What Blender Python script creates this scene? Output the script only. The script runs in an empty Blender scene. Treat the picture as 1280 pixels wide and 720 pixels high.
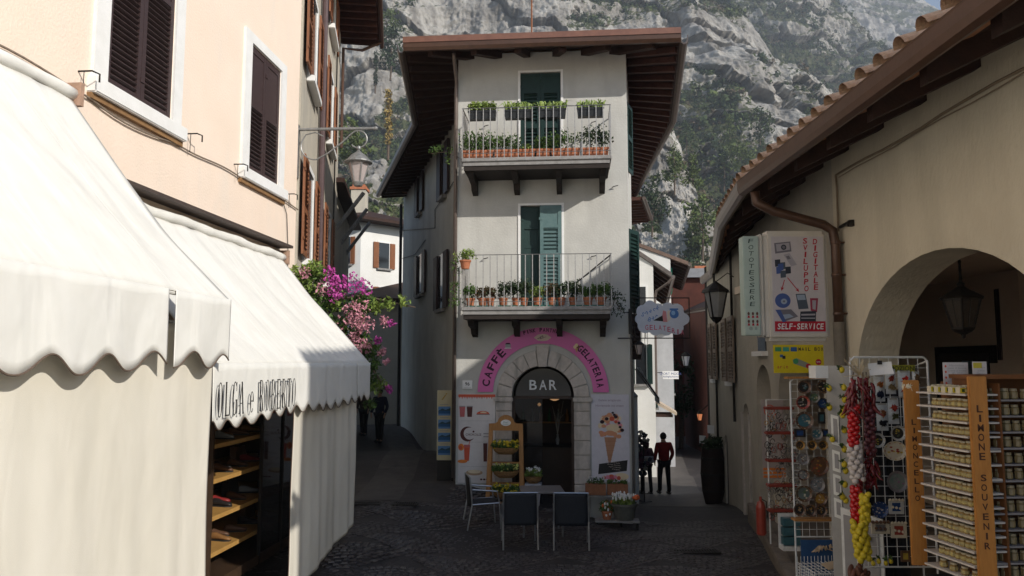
import bpy, bmesh, math, random
import numpy as np
from mathutils import Vector, Matrix, Euler
from math import sin, cos, pi, radians, sqrt, atan2
random.seed(7); rng = np.random.default_rng(7)
SC = bpy.context.scene; COL = SC.collection
# ------------------------------------------------------------------ camera, world, sun, exposure
FPX, PITCH, EYE = 961.0, radians(5.5), 2.9
cam = bpy.data.cameras.new('camera'); camo = bpy.data.objects.new('camera', cam); COL.objects.link(camo)
cam.sensor_width = 36; cam.lens = 36 * FPX / 1280; cam.clip_start = .05; cam.clip_end = 9000
camo.location = (0, 0, EYE); camo.rotation_euler = (radians(90) + PITCH, 0, 0); SC.camera = camo
SUNV = Vector((-.97, .9, -.71)).normalized()          # direction the light travels
W = bpy.data.worlds.new('World'); SC.world = W; W.use_nodes = True
nt = W.node_tree; bg = nt.nodes['Background']; sk = nt.nodes.new('ShaderNodeTexSky')
sk.sky_type = 'NISHITA'; sk.sun_disc = False; sk.sun_elevation = math.asin(-SUNV.z)
sk.sun_rotation = atan2(-SUNV.x, -SUNV.y); sk.altitude = 80; sk.air_density = 1.0; sk.dust_density = .6
nt.links.new(sk.outputs[0], bg.inputs[0]); bg.inputs[1].default_value = .15
sun = bpy.data.lights.new('sun', 'SUN'); sun.energy = 4.0; sun.angle = radians(.5); sun.color = (1, .95, .87)
suno = bpy.data.objects.new('sun', sun); COL.objects.link(suno)
suno.rotation_euler = SUNV.to_track_quat('-Z', 'Y').to_euler(); suno.location = (30, -30, 40)
SC.view_settings.view_transform = 'Standard'; SC.view_settings.look = 'None'
SC.view_settings.exposure = 0.05; SC.view_settings.gamma = 1
# ------------------------------------------------------------------ materials
MATS = {}
def mat(name, c, c2=None, s=3.0, rough=.8, bump=0., bs=60., metal=0., stretch=None, det=4, spec=.3, contrast=(.35, .65), c3=None, s3=.6):
    if name in MATS: return MATS[name]
    m = bpy.data.materials.new(name); m.use_nodes = True; N = m.node_tree.nodes; K = m.node_tree.links
    b = N['Principled BSDF']; b.inputs['Roughness'].default_value = rough; b.inputs['Metallic'].default_value = metal
    b.inputs['Specular IOR Level'].default_value = spec
    if c2 is None: c2 = tuple(x * .82 for x in c)
    tc = N.new('ShaderNodeTexCoord'); vec = tc.outputs['Object']
    if stretch:
        mp = N.new('ShaderNodeMapping'); mp.inputs['Scale'].default_value = stretch
        K.new(vec, mp.inputs['Vector']); vec = mp.outputs[0]
    n = N.new('ShaderNodeTexNoise'); n.inputs['Scale'].default_value = s; n.inputs['Detail'].default_value = det
    n.inputs['Roughness'].default_value = .65; K.new(vec, n.inputs['Vector'])
    r = N.new('ShaderNodeValToRGB'); r.color_ramp.elements[0].position = contrast[0]; r.color_ramp.elements[1].position = contrast[1]
    r.color_ramp.elements[0].color = (*c2, 1); r.color_ramp.elements[1].color = (*c, 1)
    K.new(n.outputs['Fac'], r.inputs['Fac']); col = r.outputs['Color']
    if c3:
        n3 = N.new('ShaderNodeTexNoise'); n3.inputs['Scale'].default_value = s3; n3.inputs['Detail'].default_value = 7; mp3 = N.new('ShaderNodeMapping'); mp3.inputs['Scale'].default_value = (1.7, 1.7, .4); K.new(vec, mp3.inputs[0]); K.new(mp3.outputs[0], n3.inputs['Vector'])
        r3 = N.new('ShaderNodeValToRGB'); r3.color_ramp.elements[0].position = .52; r3.color_ramp.elements[1].position = .72
        K.new(n3.outputs['Fac'], r3.inputs['Fac']); mx = N.new('ShaderNodeMix'); mx.data_type = 'RGBA'
        K.new(r3.outputs['Color'], mx.inputs[0]); K.new(col, mx.inputs[6]); mx.inputs[7].default_value = (*c3, 1); col = mx.outputs[2]
    K.new(col, b.inputs['Base Color'])
    if bump:
        n2 = N.new('ShaderNodeTexNoise'); n2.inputs['Scale'].default_value = bs; n2.inputs['Detail'].default_value = 3; K.new(vec, n2.inputs['Vector'])
        bp = N.new('ShaderNodeBump'); bp.inputs['Strength'].default_value = bump; bp.inputs['Distance'].default_value = .02
        K.new(n2.outputs['Fac'], bp.inputs['Height']); K.new(bp.outputs[0], b.inputs['Normal'])
    MATS[name] = m; return m
def crease(m, stretch, sc, dist):                    # broad soft folds in hanging cloth
    N = m.node_tree.nodes; K = m.node_tree.links; b = N['Principled BSDF']; tc = N.new('ShaderNodeTexCoord'); mp = N.new('ShaderNodeMapping'); mp.inputs['Scale'].default_value = stretch; mp.inputs['Rotation'].default_value = (.35, 0, .3); K.new(tc.outputs['Object'], mp.inputs[0])
    n = N.new('ShaderNodeTexNoise'); n.inputs['Scale'].default_value = sc; n.inputs['Detail'].default_value = 2.5; n.inputs['Roughness'].default_value = .45; n.inputs['Distortion'].default_value = .4; K.new(mp.outputs[0], n.inputs['Vector']); bp = N.new('ShaderNodeBump'); bp.inputs['Strength'].default_value = 1; bp.inputs['Distance'].default_value = dist; K.new(n.outputs['Fac'], bp.inputs['Height'])
    old = b.inputs['Normal'].links[0].from_socket if b.inputs['Normal'].links else None
    if old: K.new(old, bp.inputs['Normal'])
    K.new(bp.outputs[0], b.inputs['Normal'])
def flat(name, c, rough=.6): return mat('print_' + name, c, tuple(x * .92 for x in c), 8, rough)
def glassmat(name, c=(.02, .022, .025), rough=.08, alpha=None):
    m = mat(name, c, c, 2, rough, spec=.6)
    if alpha is not None: m.node_tree.nodes['Principled BSDF'].inputs['Alpha'].default_value = alpha
    return m
cream = mat('cream_plaster', (.85, .70, .575), (.81, .665, .54), 1.2, .85, .25, 35, c3=(.79, .67, .56), s3=2.2)
greyplaster = mat('grey_plaster', (.54, .53, .49), (.47, .46, .425), 1.6, .9, .25, 25, c3=(.42, .41, .38), s3=.9)
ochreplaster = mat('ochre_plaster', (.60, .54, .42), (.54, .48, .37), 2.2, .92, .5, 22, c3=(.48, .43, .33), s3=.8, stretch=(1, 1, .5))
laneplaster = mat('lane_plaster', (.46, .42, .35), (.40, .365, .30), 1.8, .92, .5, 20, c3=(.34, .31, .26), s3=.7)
whiteplaster = mat('white_plaster', (.74, .73, .70), (.68, .67, .63), 1.5, .9, .3, 20)
oldplaster = mat('old_plaster', (.52, .47, .38), (.44, .40, .33), 1.5, .9, .4, 20, c3=(.38, .35, .30), s3=.8)
pinkplaster = mat('arcade_plaster', (.74, .62, .50), (.68, .56, .45), 1.5, .9, .3, 20)
whitepaint = mat('white_paint', (.80, .79, .77), (.74, .73, .70), 5, .6, .1, 60)
stone = mat('carved_stone', (.60, .54, .49), (.50, .45, .40), 14, .8, .6, 90, c3=(.30, .28, .25), s3=4)
brownshut = mat('dark_brown_shutter', (.055, .034, .033), (.042, .026, .026), 6, .5, .1, 60, stretch=(1, 1, 6))
woodshut = mat('chestnut_shutter', (.27, .105, .045), (.18, .07, .03), 5, .55, .3, 50, stretch=(6, 6, 1))
greenshut = mat('green_shutter', (.012, .036, .030), (.009, .027, .023), 6, .5, .1, 50)
palegreen = mat('weathered_green_shutter', (.115, .185, .185), (.085, .15, .15), 6, .6, .1, 50)
brightgreen = mat('bright_green_shutter', (.02, .26, .17), (.015, .20, .13), 6, .5)
darkwood = mat('dark_roof_timber', (.045, .020, .013), (.030, .014, .010), 5, .7, .4, 30, stretch=(1, 1, 1))
redwood = mat('red_brown_soffit', (.080, .029, .019), (.05, .018, .012), 4, .7, .4, 30)
honeywood = mat('honey_wood', (.44, .21, .065), (.34, .155, .045), 7, .5, .2, 40, stretch=(8, 8, 1))
orangewood = mat('orange_wood', (.42, .175, .035), (.35, .14, .028), 7, .45, .2, 40, stretch=(8, 8, 1))
shelfwood = mat('pine_shelf', (.45, .26, .08), (.38, .21, .06), 7, .5)
gutter = mat('brown_gutter', (.10, .052, .033), (.08, .042, .027), 8, .38, .05, 30, metal=.3, spec=.5)
greygutter = mat('grey_brown_gutter', (.19, .15, .13), (.15, .12, .105), 8, .4, metal=.4, spec=.5)
railpale = mat('sunlit_pale_rail', (.40, .39, .375), (.28, .27, .26), 30, .45, metal=.3)  # galvanised bars, colour lifted to look sunlit
terracotta = mat('terracotta', (.46, .17, .085), (.36, .13, .065), 12, .8, .4, 60)
tilemat = mat('clay_roof_tile', (.50, .25, .145), (.34, .165, .10), 9, .85, .5, 50, c3=(.28, .22, .16), s3=5)
tilelight = mat('sunlit_clay_tile', (.68, .45, .30), (.52, .32, .2), 9, .85, .5, 50, c3=(.40, .30, .2), s3=5)  # clay tile colour brightened to a sunlit orange-tan
blackplastic = mat('black_plastic', (.025, .027, .028), (.018, .019, .02), 10, .45)
iron = mat('black_iron', (.022, .021, .02), (.03, .024, .02), 20, .5, .2, 80, metal=.4)
silver = mat('galvanised_metal', (.42, .42, .41), (.33, .33, .33), 20, .35, metal=.8, spec=.5)
rail = mat('weathered_rail', (.17, .165, .16), (.12, .115, .11), 20, .45, metal=.5)
slabgrey = mat('slab_grey', (.30, .29, .28), (.22, .21, .20), 8, .85, .3, 60)
canvas = mat('cream_canvas', (.74, .725, .68), (.70, .685, .635), 3, .9, .12, 300)
curtainmat = mat('curtain_canvas', (.68, .64, .555), (.63, .59, .50), 2.2, .92, .1, 300, stretch=(1, 1, .35))
crease(canvas, (2.0, .8, .8), 1.3, .035); crease(curtainmat, (1.8, 1, .8), 1.4, .022)
hemmat = mat('brown_hem', (.14, .10, .075), (.11, .08, .06), 20, .9)
alum = mat('brushed_aluminium', (.45, .47, .50), (.36, .38, .41), 20, .3, metal=.85, spec=.5)
textilene = mat('charcoal_mesh_fabric', (.016, .019, .026), (.011, .013, .018), 40, .65, .2, 300)
darkint = mat('dark_interior', (.018, .013, .011), (.010, .008, .007), 3, .9)  # near-black colour stands in for the darkness inside openings
darkglass = glassmat('dark_window_glass')
leafmat = mat('leaf_green', (.10, .17, .035), (.035, .075, .02), 9, .55, det=2)
leaflight = mat('leaf_light', (.24, .31, .07), (.10, .16, .03), 9, .55, det=2)
leafdark = mat('leaf_dark', (.035, .06, .022), (.02, .035, .014), 9, .55, det=2)
leafred = mat('leaf_red_green', (.17, .085, .045), (.05, .07, .03), 14, .55, det=2)
yellow = mat('yellow_petal', (.75, .60, .05), (.60, .45, .03), 14, .6)
magenta = mat('magenta_bract', (.50, .08, .33), (.36, .05, .26), 14, .6)
pinkflower = mat('faded_pink_bract', (.55, .27, .31), (.42, .17, .22), 14, .6)
barkmat = mat('bark', (.14, .10, .07), (.08, .06, .045), 12, .9, .5, 40)
# ------------------------------------------------------------------ helpers
def ray(px, py):
    dx = (px - 640) / FPX; dz = (360 - py) / FPX
    return Vector((dx, cos(PITCH) - dz * sin(PITCH), sin(PITCH) + dz * cos(PITCH)))
def onY(px, py, Y): r = ray(px, py); return Vector((r.x, r.y, r.z)) * (Y / r.y) + Vector((0, 0, EYE))
def onX(px, py, X): r = ray(px, py); return r * (X / r.x) + Vector((0, 0, EYE))
def onZ(px, py, Z): r = ray(px, py); return r * ((Z - EYE) / r.z) + Vector((0, 0, EYE))
class Fr:                                              # wall frame: x along the wall, y into it, z up
    def __init__(s, a, b):
        s.o = Vector((a[0], a[1], 0)); d = Vector((b[0] - a[0], b[1] - a[1], 0)); s.len = d.length
        s.x = d.normalized(); s.y = Vector((-s.x.y, s.x.x, 0)); s.rz = atan2(s.x.y, s.x.x)
    def hit(s, px, py, y=0):                           # where a sight line meets the plane y in front of / behind the wall
        r = ray(px, py); c = Vector((0, 0, EYE)); p0 = s.o + s.y * y; t = (p0 - c).dot(s.y) / r.dot(s.y); p = c + r * t
        return (p - s.o).dot(s.x), p.z
    def w(s, x, y, z): return s.o + s.x * x + s.y * y + Vector((0, 0, z))
class MB:
    def __init__(s): s.v = []; s.f = []; s.m = []
    def add(s, vs, fs, mi=0, M=None):
        o = len(s.v); s.v += [tuple(M @ Vector(v)) if M else tuple(v) for v in vs]
        s.f += [tuple(i + o for i in f) for f in fs]; s.m += [mi] * len(fs); return s
    def box(s, x0, x1, y0, y1, z0, z1, mi=0, M=None):
        vs = [(x, y, z) for x in (x0, x1) for y in (y0, y1) for z in (z0, z1)]
        return s.add(vs, [(0, 1, 3, 2), (4, 6, 7, 5), (0, 4, 5, 1), (2, 3, 7, 6), (0, 2, 6, 4), (1, 5, 7, 3)], mi, M)
    def bev(s, x0, x1, y0, y1, z0, z1, b, mi=0, M=None):   # bevelled box
        bm = bmesh.new(); bmesh.ops.create_cube(bm, size=1)
        for v in bm.verts: v.co = Vector((x0 + (v.co.x + .5) * (x1 - x0), y0 + (v.co.y + .5) * (y1 - y0), z0 + (v.co.z + .5) * (z1 - z0)))
        bmesh.ops.bevel(bm, geom=bm.edges[:], offset=b, segments=2, affect='EDGES'); s.bm(bm, mi, M); bm.free(); return s
    def bm(s, bm, mi=0, M=None):
        bm.verts.index_update(); return s.add([v.co.copy() for v in bm.verts], [[v.index for v in f.verts] for f in bm.faces], mi, M)
    def poly(s, pts, mi=0, M=None): return s.add(pts, [tuple(range(len(pts)))], mi, M)
    def prism(s, pts, d, mi=0, M=None):                # pts: 3D loop, d: Vector offset
        n = len(pts); d = Vector(d); a = [Vector(p) for p in pts]; vs = a + [p + d for p in a]
        return s.add(vs, [tuple(range(n))[::-1], tuple(range(n, 2 * n))] + [(i, (i + 1) % n, n + (i + 1) % n, n + i) for i in range(n)], mi, M)
    def plate(s, pts, y, t, mi=0, M=None):             # (x,z) outline standing in a wall frame, front at y, thickness t
        return s.prism([(p[0], y, p[1]) for p in pts], (0, t, 0), mi, M)
    def tube(s, path, r, n=8, mi=0, M=None, rr=None):
        P = [Vector(p) for p in path]; vs = []; k = len(P); prev = None
        for i, p in enumerate(P):
            t = (P[min(i + 1, k - 1)] - P[max(i - 1, 0)]); t = t.normalized() if t.length > 1e-9 else Vector((0, 0, 1))
            a = prev - t * prev.dot(t) if prev is not None else (Vector((0, 0, 1)).cross(t) if abs(t.z) < .9 else Vector((1, 0, 0)).cross(t))
            a.normalize(); prev = a; b = t.cross(a); q = rr[i] if rr else r
            vs += [p + (a * cos(2 * pi * j / n) + b * sin(2 * pi * j / n)) * q for j in range(n)]
        fs = [(i * n + j, i * n + (j + 1) % n, (i + 1) * n + (j + 1) % n, (i + 1) * n + j) for i in range(k - 1) for j in range(n)]
        return s.add(vs, fs + [tuple(range(n))[::-1], tuple(range((k - 1) * n, k * n))], mi, M)
    def lathe(s, prof, n=12, mi=0, M=None, rot0=0):
        vs = [(r * cos(2 * pi * j / n + rot0), r * sin(2 * pi * j / n + rot0), z) for r, z in prof for j in range(n)]; k = len(prof)
        fs = [(i * n + j, i * n + (j + 1) % n, (i + 1) * n + (j + 1) % n, (i + 1) * n + j) for i in range(k - 1) for j in range(n)]
        return s.add(vs, fs + [tuple(range(n))[::-1], tuple(range((k - 1) * n, k * n))], mi, M)
    def grid(s, fn, nu, nv, mi=0, M=None):
        vs = [fn(i / nu, j / nv) for i in range(nu + 1) for j in range(nv + 1)]; w = nv + 1
        return s.add(vs, [(i * w + j, (i + 1) * w + j, (i + 1) * w + j + 1, i * w + j + 1) for i in range(nu) for j in range(nv)], mi, M)
    def leaves(s, c, R, n, size, mi=0, flatn=0, sq=(1, 1, 1), droop=0):
        for _ in range(n):
            d = Vector((random.gauss(0, 1), random.gauss(0, 1), random.gauss(0, 1))).normalized() * (random.random() ** .5) * R
            p = Vector(c) + Vector((d.x * sq[0], d.y * sq[1], d.z * sq[2])); e = Euler((random.uniform(-1.2, 1.2), random.uniform(-1.2, 1.2), random.random() * 6.3)).to_matrix()
            q = size * random.uniform(.6, 1.3); k = len(s.v)
            for u, v, ww in ((-.5, 0, 0), (0, -.28, .06), (.6, 0, -.05), (0, .28, .06)): s.v.append(tuple(p + e @ Vector((u * q, v * q, ww * q))))
            s.f += [(k, k + 1, k + 2), (k, k + 2, k + 3)]; s.m += [mi, mi]
        return s
    def ball(s, c, r, mi=0, sub=1, jit=0, sq=(1, 1, 1)):
        bm = bmesh.new(); bmesh.ops.create_icosphere(bm, subdivisions=sub, radius=1)
        for v in bm.verts:
            q = r * (1 + random.uniform(-jit, jit)); v.co = Vector((c[0] + v.co.x * q * sq[0], c[1] + v.co.y * q * sq[1], c[2] + v.co.z * q * sq[2]))
        s.bm(bm, mi); bm.free(); return s
    def mesh(s, name, mats, smooth=False):
        me = bpy.data.meshes.new(name); me.from_pydata([tuple(v) for v in s.v], [], s.f)
        for m in (mats if isinstance(mats, (list, tuple)) else [mats]): me.materials.append(m)
        me.polygons.foreach_set('material_index', s.m)
        if smooth: me.polygons.foreach_set('use_smooth', [True] * len(s.f))
        me.update(); return me
    def build(s, name, mats, parent=None, smooth=False, kind=None, label=None, recalc=False):
        me = s.mesh(name, mats, smooth)
        if recalc:
            b = bmesh.new(); b.from_mesh(me); bmesh.ops.recalc_face_normals(b, faces=b.faces[:]); b.to_mesh(me); b.free()
        return put(name, me, parent, kind=kind, label=label)
KM = {}
def put(name, me, parent=None, loc=None, rot=None, kind=None, label=None, scale=None):
    o = bpy.data.objects.new(name, me); COL.objects.link(o)
    if parent: o.parent = parent; KM.setdefault(parent.name, []).append(o)
    if loc is not None: o.location = loc
    if rot is not None: o.rotation_euler = rot
    if scale is not None: o.scale = scale
    if kind: o['kind'] = kind
    if label: o['label'] = label
    return o
def tag(o, label, cat, group=None):
    o['label'] = label; o['category'] = cat
    if group: o['group'] = group
    return o
def thing(name, label, cat, loc=(0, 0, 0), rz=0, group=None):
    o = bpy.data.objects.new(name, None); COL.objects.link(o); o.location = loc; o.rotation_euler = (0, 0, rz); o.empty_display_size = .1
    return tag(o, label, cat, group)
def framed(name, fr, label, cat, group=None): return thing(name, label, cat, fr.o, fr.rz, group)
def copytree(src, loc, rz=None, label=None, scale=None, lvl=0, parent=None):
    c = src.copy(); COL.objects.link(c)
    if parent: c.parent = parent; KM.setdefault(parent.name, []).append(c)
    else:
        c.location = loc
        if rz is not None: c.rotation_euler = (0, 0, rz)
        if label: c['label'] = label
        if scale: c.scale = scale
    for k in KIDS(src): copytree(k, None, lvl=lvl + 1, parent=c)
    return c
def KIDS(o): return list(KM.get(o.name, []))
GL = {}
def glyphs(t, weight=0.0):
    if (t, weight) not in GL:
        cu = bpy.data.curves.new('tx', 'FONT'); cu.body = t; cu.size = 1; cu.align_x = 'CENTER'; cu.align_y = 'CENTER'; cu.offset = weight; cu.resolution_u = 3
        o = bpy.data.objects.new('tx', cu); COL.objects.link(o); bpy.context.view_layer.update()
        me = bpy.data.meshes.new_from_object(o.evaluated_get(bpy.context.evaluated_depsgraph_get()))
        vs = [v.co.copy() for v in me.vertices]; fs = [tuple(p.vertices) for p in me.polygons]
        bpy.data.objects.remove(o); bpy.data.curves.remove(cu); bpy.data.meshes.remove(me)
        cx = (min(v.x for v in vs) + max(v.x for v in vs)) / 2; cy = (min(v.y for v in vs) + max(v.y for v in vs)) / 2
        GL[(t, weight)] = ([Vector((v.x - cx, v.y - cy, 0)) for v in vs], fs, max(v.x for v in vs) - cx)
    return GL[(t, weight)]
def WR(x, y, z, rot=0, sx=1, sz=1, shear=0):           # lay a glyph (its x,y) on a wall frame at x,z in front plane y
    return Matrix.Translation((x, y, z)) @ Matrix.Rotation(-rot, 4, 'Y') @ Matrix(((sx, shear, 0, 0), (0, 0, -1, 0), (0, sz, 0, 0), (0, 0, 0, 1)))
def write(mb, t, x, y, z, h, mi=0, rot=0, wid=None, weight=.01, shear=0, M=None):
    vs, fs, hw = glyphs(t, weight); sx = h / .72
    if wid: sx = wid / (2 * hw)
    mb.add(vs, fs, mi, (M @ WR(x, y, z, rot, sx, h / .72, shear)) if M else WR(x, y, z, rot, sx, h / .72, shear)); return mb
def column(mb, t, x, y, ztop, zbot, h, mi=0, wid=None, shear=0, weight=.02, M=None):
    n = len(t)
    for i, ch in enumerate(t):
        if ch != ' ': write(mb, ch, x, y, ztop + (zbot - ztop) * (i + .5) / n, h, mi, wid=(wid * (.35 if ch == 'I' else 1)) if wid else None, shear=shear, weight=weight, M=M)
def wall(mb, x0, x1, z0, z1, holes=(), t=.35, mi=0, y=0, mr=None):
    """wall sheet with depth: holes are (a,b,bottom,top,rise): rise>0 = elliptical head above `top`"""
    mr = mi if mr is None else mr; xs = {x0, x1}
    for h in holes:
        a, b, c, d, r = h; xs |= {a, b}
        if r: xs |= {(a + b) / 2 - (b - a) / 2 * cos(pi * k / 24) for k in range(25)}
    xs = sorted(x for x in xs if x0 - 1e-6 <= x <= x1 + 1e-6); xs = [x for i, x in enumerate(xs) if i == 0 or x - xs[i - 1] > 1e-6]
    def top(h, x):
        a, b, c, d, r = h; u = (x - (a + b) / 2) / ((b - a) / 2); return d + r * sqrt(max(0, 1 - u * u))
    for xa, xb in zip(xs, xs[1:]):
        xm = (xa + xb) / 2; hs = sorted([h for h in holes if h[0] - 1e-6 <= xm <= h[1] + 1e-6], key=lambda h: h[2]); lo = (z0, z0)
        for h in hs + [None]:
            hi = (h[2], h[2]) if h else (z1, z1)
            if hi[0] - lo[0] > 1e-6 or hi[1] - lo[1] > 1e-6:
                for yy, fl in ((y, 0), (y + t, 1)):
                    q = [(xa, yy, lo[0]), (xb, yy, lo[1]), (xb, yy, hi[1]), (xa, yy, hi[0])]; mb.poly(q[::-1] if fl else q, mi)
            if h:
                lo = (top(h, xa), top(h, xb))
                mb.poly([(xa, y, h[2]), (xa, y + t, h[2]), (xb, y + t, h[2]), (xb, y, h[2])], mr)
                mb.poly([(xa, y, lo[0]), (xb, y, lo[1]), (xb, y + t, lo[1]), (xa, y + t, lo[0])], mr)
    for h in holes:
        a, b, c, d, r = h
        mb.poly([(a, y, c), (a, y, d), (a, y + t, d), (a, y + t, c)], mr); mb.poly([(b, y, c), (b, y + t, c), (b, y + t, d), (b, y, d)], mr)
    mb.poly([(x0, y, z0), (x0, y + t, z0), (x0, y + t, z1), (x0, y, z1)], mi); mb.poly([(x1, y, z0), (x1, y, z1), (x1, y + t, z1), (x1, y + t, z0)], mi)
    mb.poly([(x0, y, z1), (x0, y + t, z1), (x1, y + t, z1), (x1, y, z1)], mi); return mb
_sl = {}
def shutter(parent, w, h, m, loc, rz=0, slat_from=0.0, slat_to=1.0, pitch=.055, panels=False, label=None, slats=True, mid=None):
    """louvred leaf hinged at its local x=0; children named slat"""
    st = .07 if w > .35 else .05; b = MB(); t = .04
    b.box(0, st, 0, t, 0, h); b.box(w - st, w, 0, t, 0, h); b.box(st, w - st, .002, t - .002, 0, .09); b.box(st, w - st, .002, t - .002, h - .09, h)
    zs0 = .09 + (h - .18) * slat_from; zs1 = .09 + (h - .18) * slat_to
    if mid: b.box(st, w - st, .001, t - .001, mid - .05, mid + .05)
    if slat_from > 0: b.box(st, w - st, .001, t - .001, zs0 - .06, zs0); b.box(st, w - st, .012, t - .012, .09, zs0 - .06)
    if slat_to < 1: b.box(st, w - st, .001, t - .001, zs1, zs1 + .06); b.box(st, w - st, .012, t - .012, zs1 + .06, h - .09)
    b.box(st, w - st, t - .009, t - .004, zs0, zs1)
    for zz in (.25, h - .3): b.box(-.02, .05, -.012, -.001, zz, zz + .05)      # strap hinges
    o = b.build('shutter', m, parent, label=label); o.location = loc; o.rotation_euler = (0, 0, rz)
    if slats:
        key = (round(w, 2), m.name)
        if key not in _sl: q = MB(); q.box(st + .003, w - st - .003, -.024, .024, -.004, .004); _sl[key] = q.mesh('slat', m)
        n = int((zs1 - zs0) / pitch)
        for i in range(n):
            z = zs0 + (i + .5) * (zs1 - zs0) / n
            if mid and abs(z - mid) < .06: continue
            put('slat', _sl[key], o, (0, t / 2 - .004, z), (radians(-38), 0, 0))
    return o
# ------------------------------------------------------------------ numpy noise
_T = rng.random((64, 64, 64)).astype(np.float32)
def vnoise(P):
    i = np.floor(P).astype(int); f = P - i; f = f * f * (3 - 2 * f); i &= 63; j = (i + 1) & 63
    def g(a, b, c): return _T[a, b, c]
    x0, y0, z0 = i.T; x1, y1, z1 = j.T; fx, fy, fz = f.T
    a = g(x0, y0, z0) * (1 - fx) + g(x1, y0, z0) * fx; b = g(x0, y1, z0) * (1 - fx) + g(x1, y1, z0) * fx
    c = g(x0, y0, z1) * (1 - fx) + g(x1, y0, z1) * fx; d = g(x0, y1, z1) * (1 - fx) + g(x1, y1, z1) * fx
    return (a * (1 - fy) + b * fy) * (1 - fz) + (c * (1 - fy) + d * fy) * fz
def fbm(P, oct=5, ridged=False, gain=.5):
    s = np.zeros(len(P)); a = 1; t = 0; P = P.copy()
    for k in range(oct):
        n = vnoise(P + k * 17.3)
        s += a * (1 - abs(2 * n - 1) if ridged else n); t += a; a *= gain; P = P * 2.07
    return s / t
# ------------------------------------------------------------------ ground height
GP = np.array([(-3, 9.9, .1), (-2.4, 11.5, .34), (-2.3, 14, .40), (-1.1, 15.7, .48), (-2.5, 20, .58), (-5, 28, .52), (-6, 36, .45), (0, 12.2, 0), (.5, 15.5, .10),
    (2.3, 15.4, -.25), (1, 10, 0), (3, 10, 0), (3, 16, -.32), (3.2, 20, -.72), (3.6, 24, -1.05), (5, 30, -1.3), (6, 40, -1.3), (4, 6, 0), (0, 5, 0), (-3, 4, .05),
    (4.5, 12, -.1), (0, -10, 0), (-40, 0, 0), (40, 0, 0), (-40, 60, 1), (60, 60, -1), (0, 80, -1), (-400, 400, 0), (400, 400, -2), (0, -600, -2), (1500, 1500, -2), (-1500, 1500, -2)])
def zg(x, y):
    w = 1 / (np.hypot(GP[:, 0] - x, GP[:, 1] - y) + .25) ** 3; return float((w * GP[:, 2]).sum() / w.sum())
# ================================================================== GROUND
def coords(a, b, fine, ext):
    c = list(np.arange(a, b + .001, fine)); s = fine; x = b
    while x < ext: s *= 1.45; x += s; c.append(x)
    s = fine; x = a; pre = []
    while x > -ext: s *= 1.45; x -= s; pre.append(x)
    return pre[::-1] + c
gx = coords(-8, 9, .5, 3000); gy = coords(-4, 44, .5, 3000)
cobble_ground = mat('dark_porphyry_paving', (.042, .036, .035), (.024, .020, .020), 9, .62, .6, 26, c3=(.065, .055, .05), s3=.7, spec=.4)
g = MB(); nY = len(gy)
g.add([(x, y, zg(x, y)) for x in gx for y in gy], [(i * nY + j, (i + 1) * nY + j, (i + 1) * nY + j + 1, i * nY + j + 1) for i in range(len(gx) - 1) for j in range(nY - 1)])
g.build('ground', cobble_ground, smooth=True, kind='structure')
def strip(name, pts, m, lift=.006, nd=14):              # sheet following the ground between two polylines
    b = MB(); n = len(pts) - 1
    def fn(u, v):
        k = min(int(u * n), n - 1); t = u * n - k; a = Vector(pts[k][0]).lerp(Vector(pts[k + 1][0]), t); c = Vector(pts[k][1]).lerp(Vector(pts[k + 1][1]), t)
        p = a.lerp(c, v); return (p.x, p.y, zg(p.x, p.y) + lift)
    b.grid(fn, nd * n, 6); return b.build(name, m, kind='structure', smooth=True)
strip('bounce_paving', [((-30, -60), (30, -60)), ((-30, -30), (30, -30)), ((-10, -4), (7, -4)), ((-4.6, 1.5), (3, 1.5))], mat('pale_bounce_stone', (.42, .39, .35), (.34, .32, .29), 2, .8))  # unseen pale paving added to bounce sunlight onto the bar front
slabm = mat('worn_paving_slabs', (.085, .075, .07), (.05, .044, .042), 4, .6, .6, 24, c3=(.035, .03, .03), s3=2, spec=.4)
strip('lane_paving_band', [((-2.95, 14.3), (-2.05, 14.3)), ((-3.3, 22), (-2.4, 22)), ((-5.4, 31), (-4.5, 31))], slabm)
lanefloor = mat('smooth_lane_paving', (.105, .092, .082), (.07, .062, .056), 2.5, .6, .4, 18, spec=.4)
strip('lane_pavement', [((2.75, 17.5), (4.75, 17.5)), ((3.35, 23), (5.5, 23)), ((4.1, 31), (6.9, 31)), ((5, 42), (8.6, 42))], lanefloor)
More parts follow.
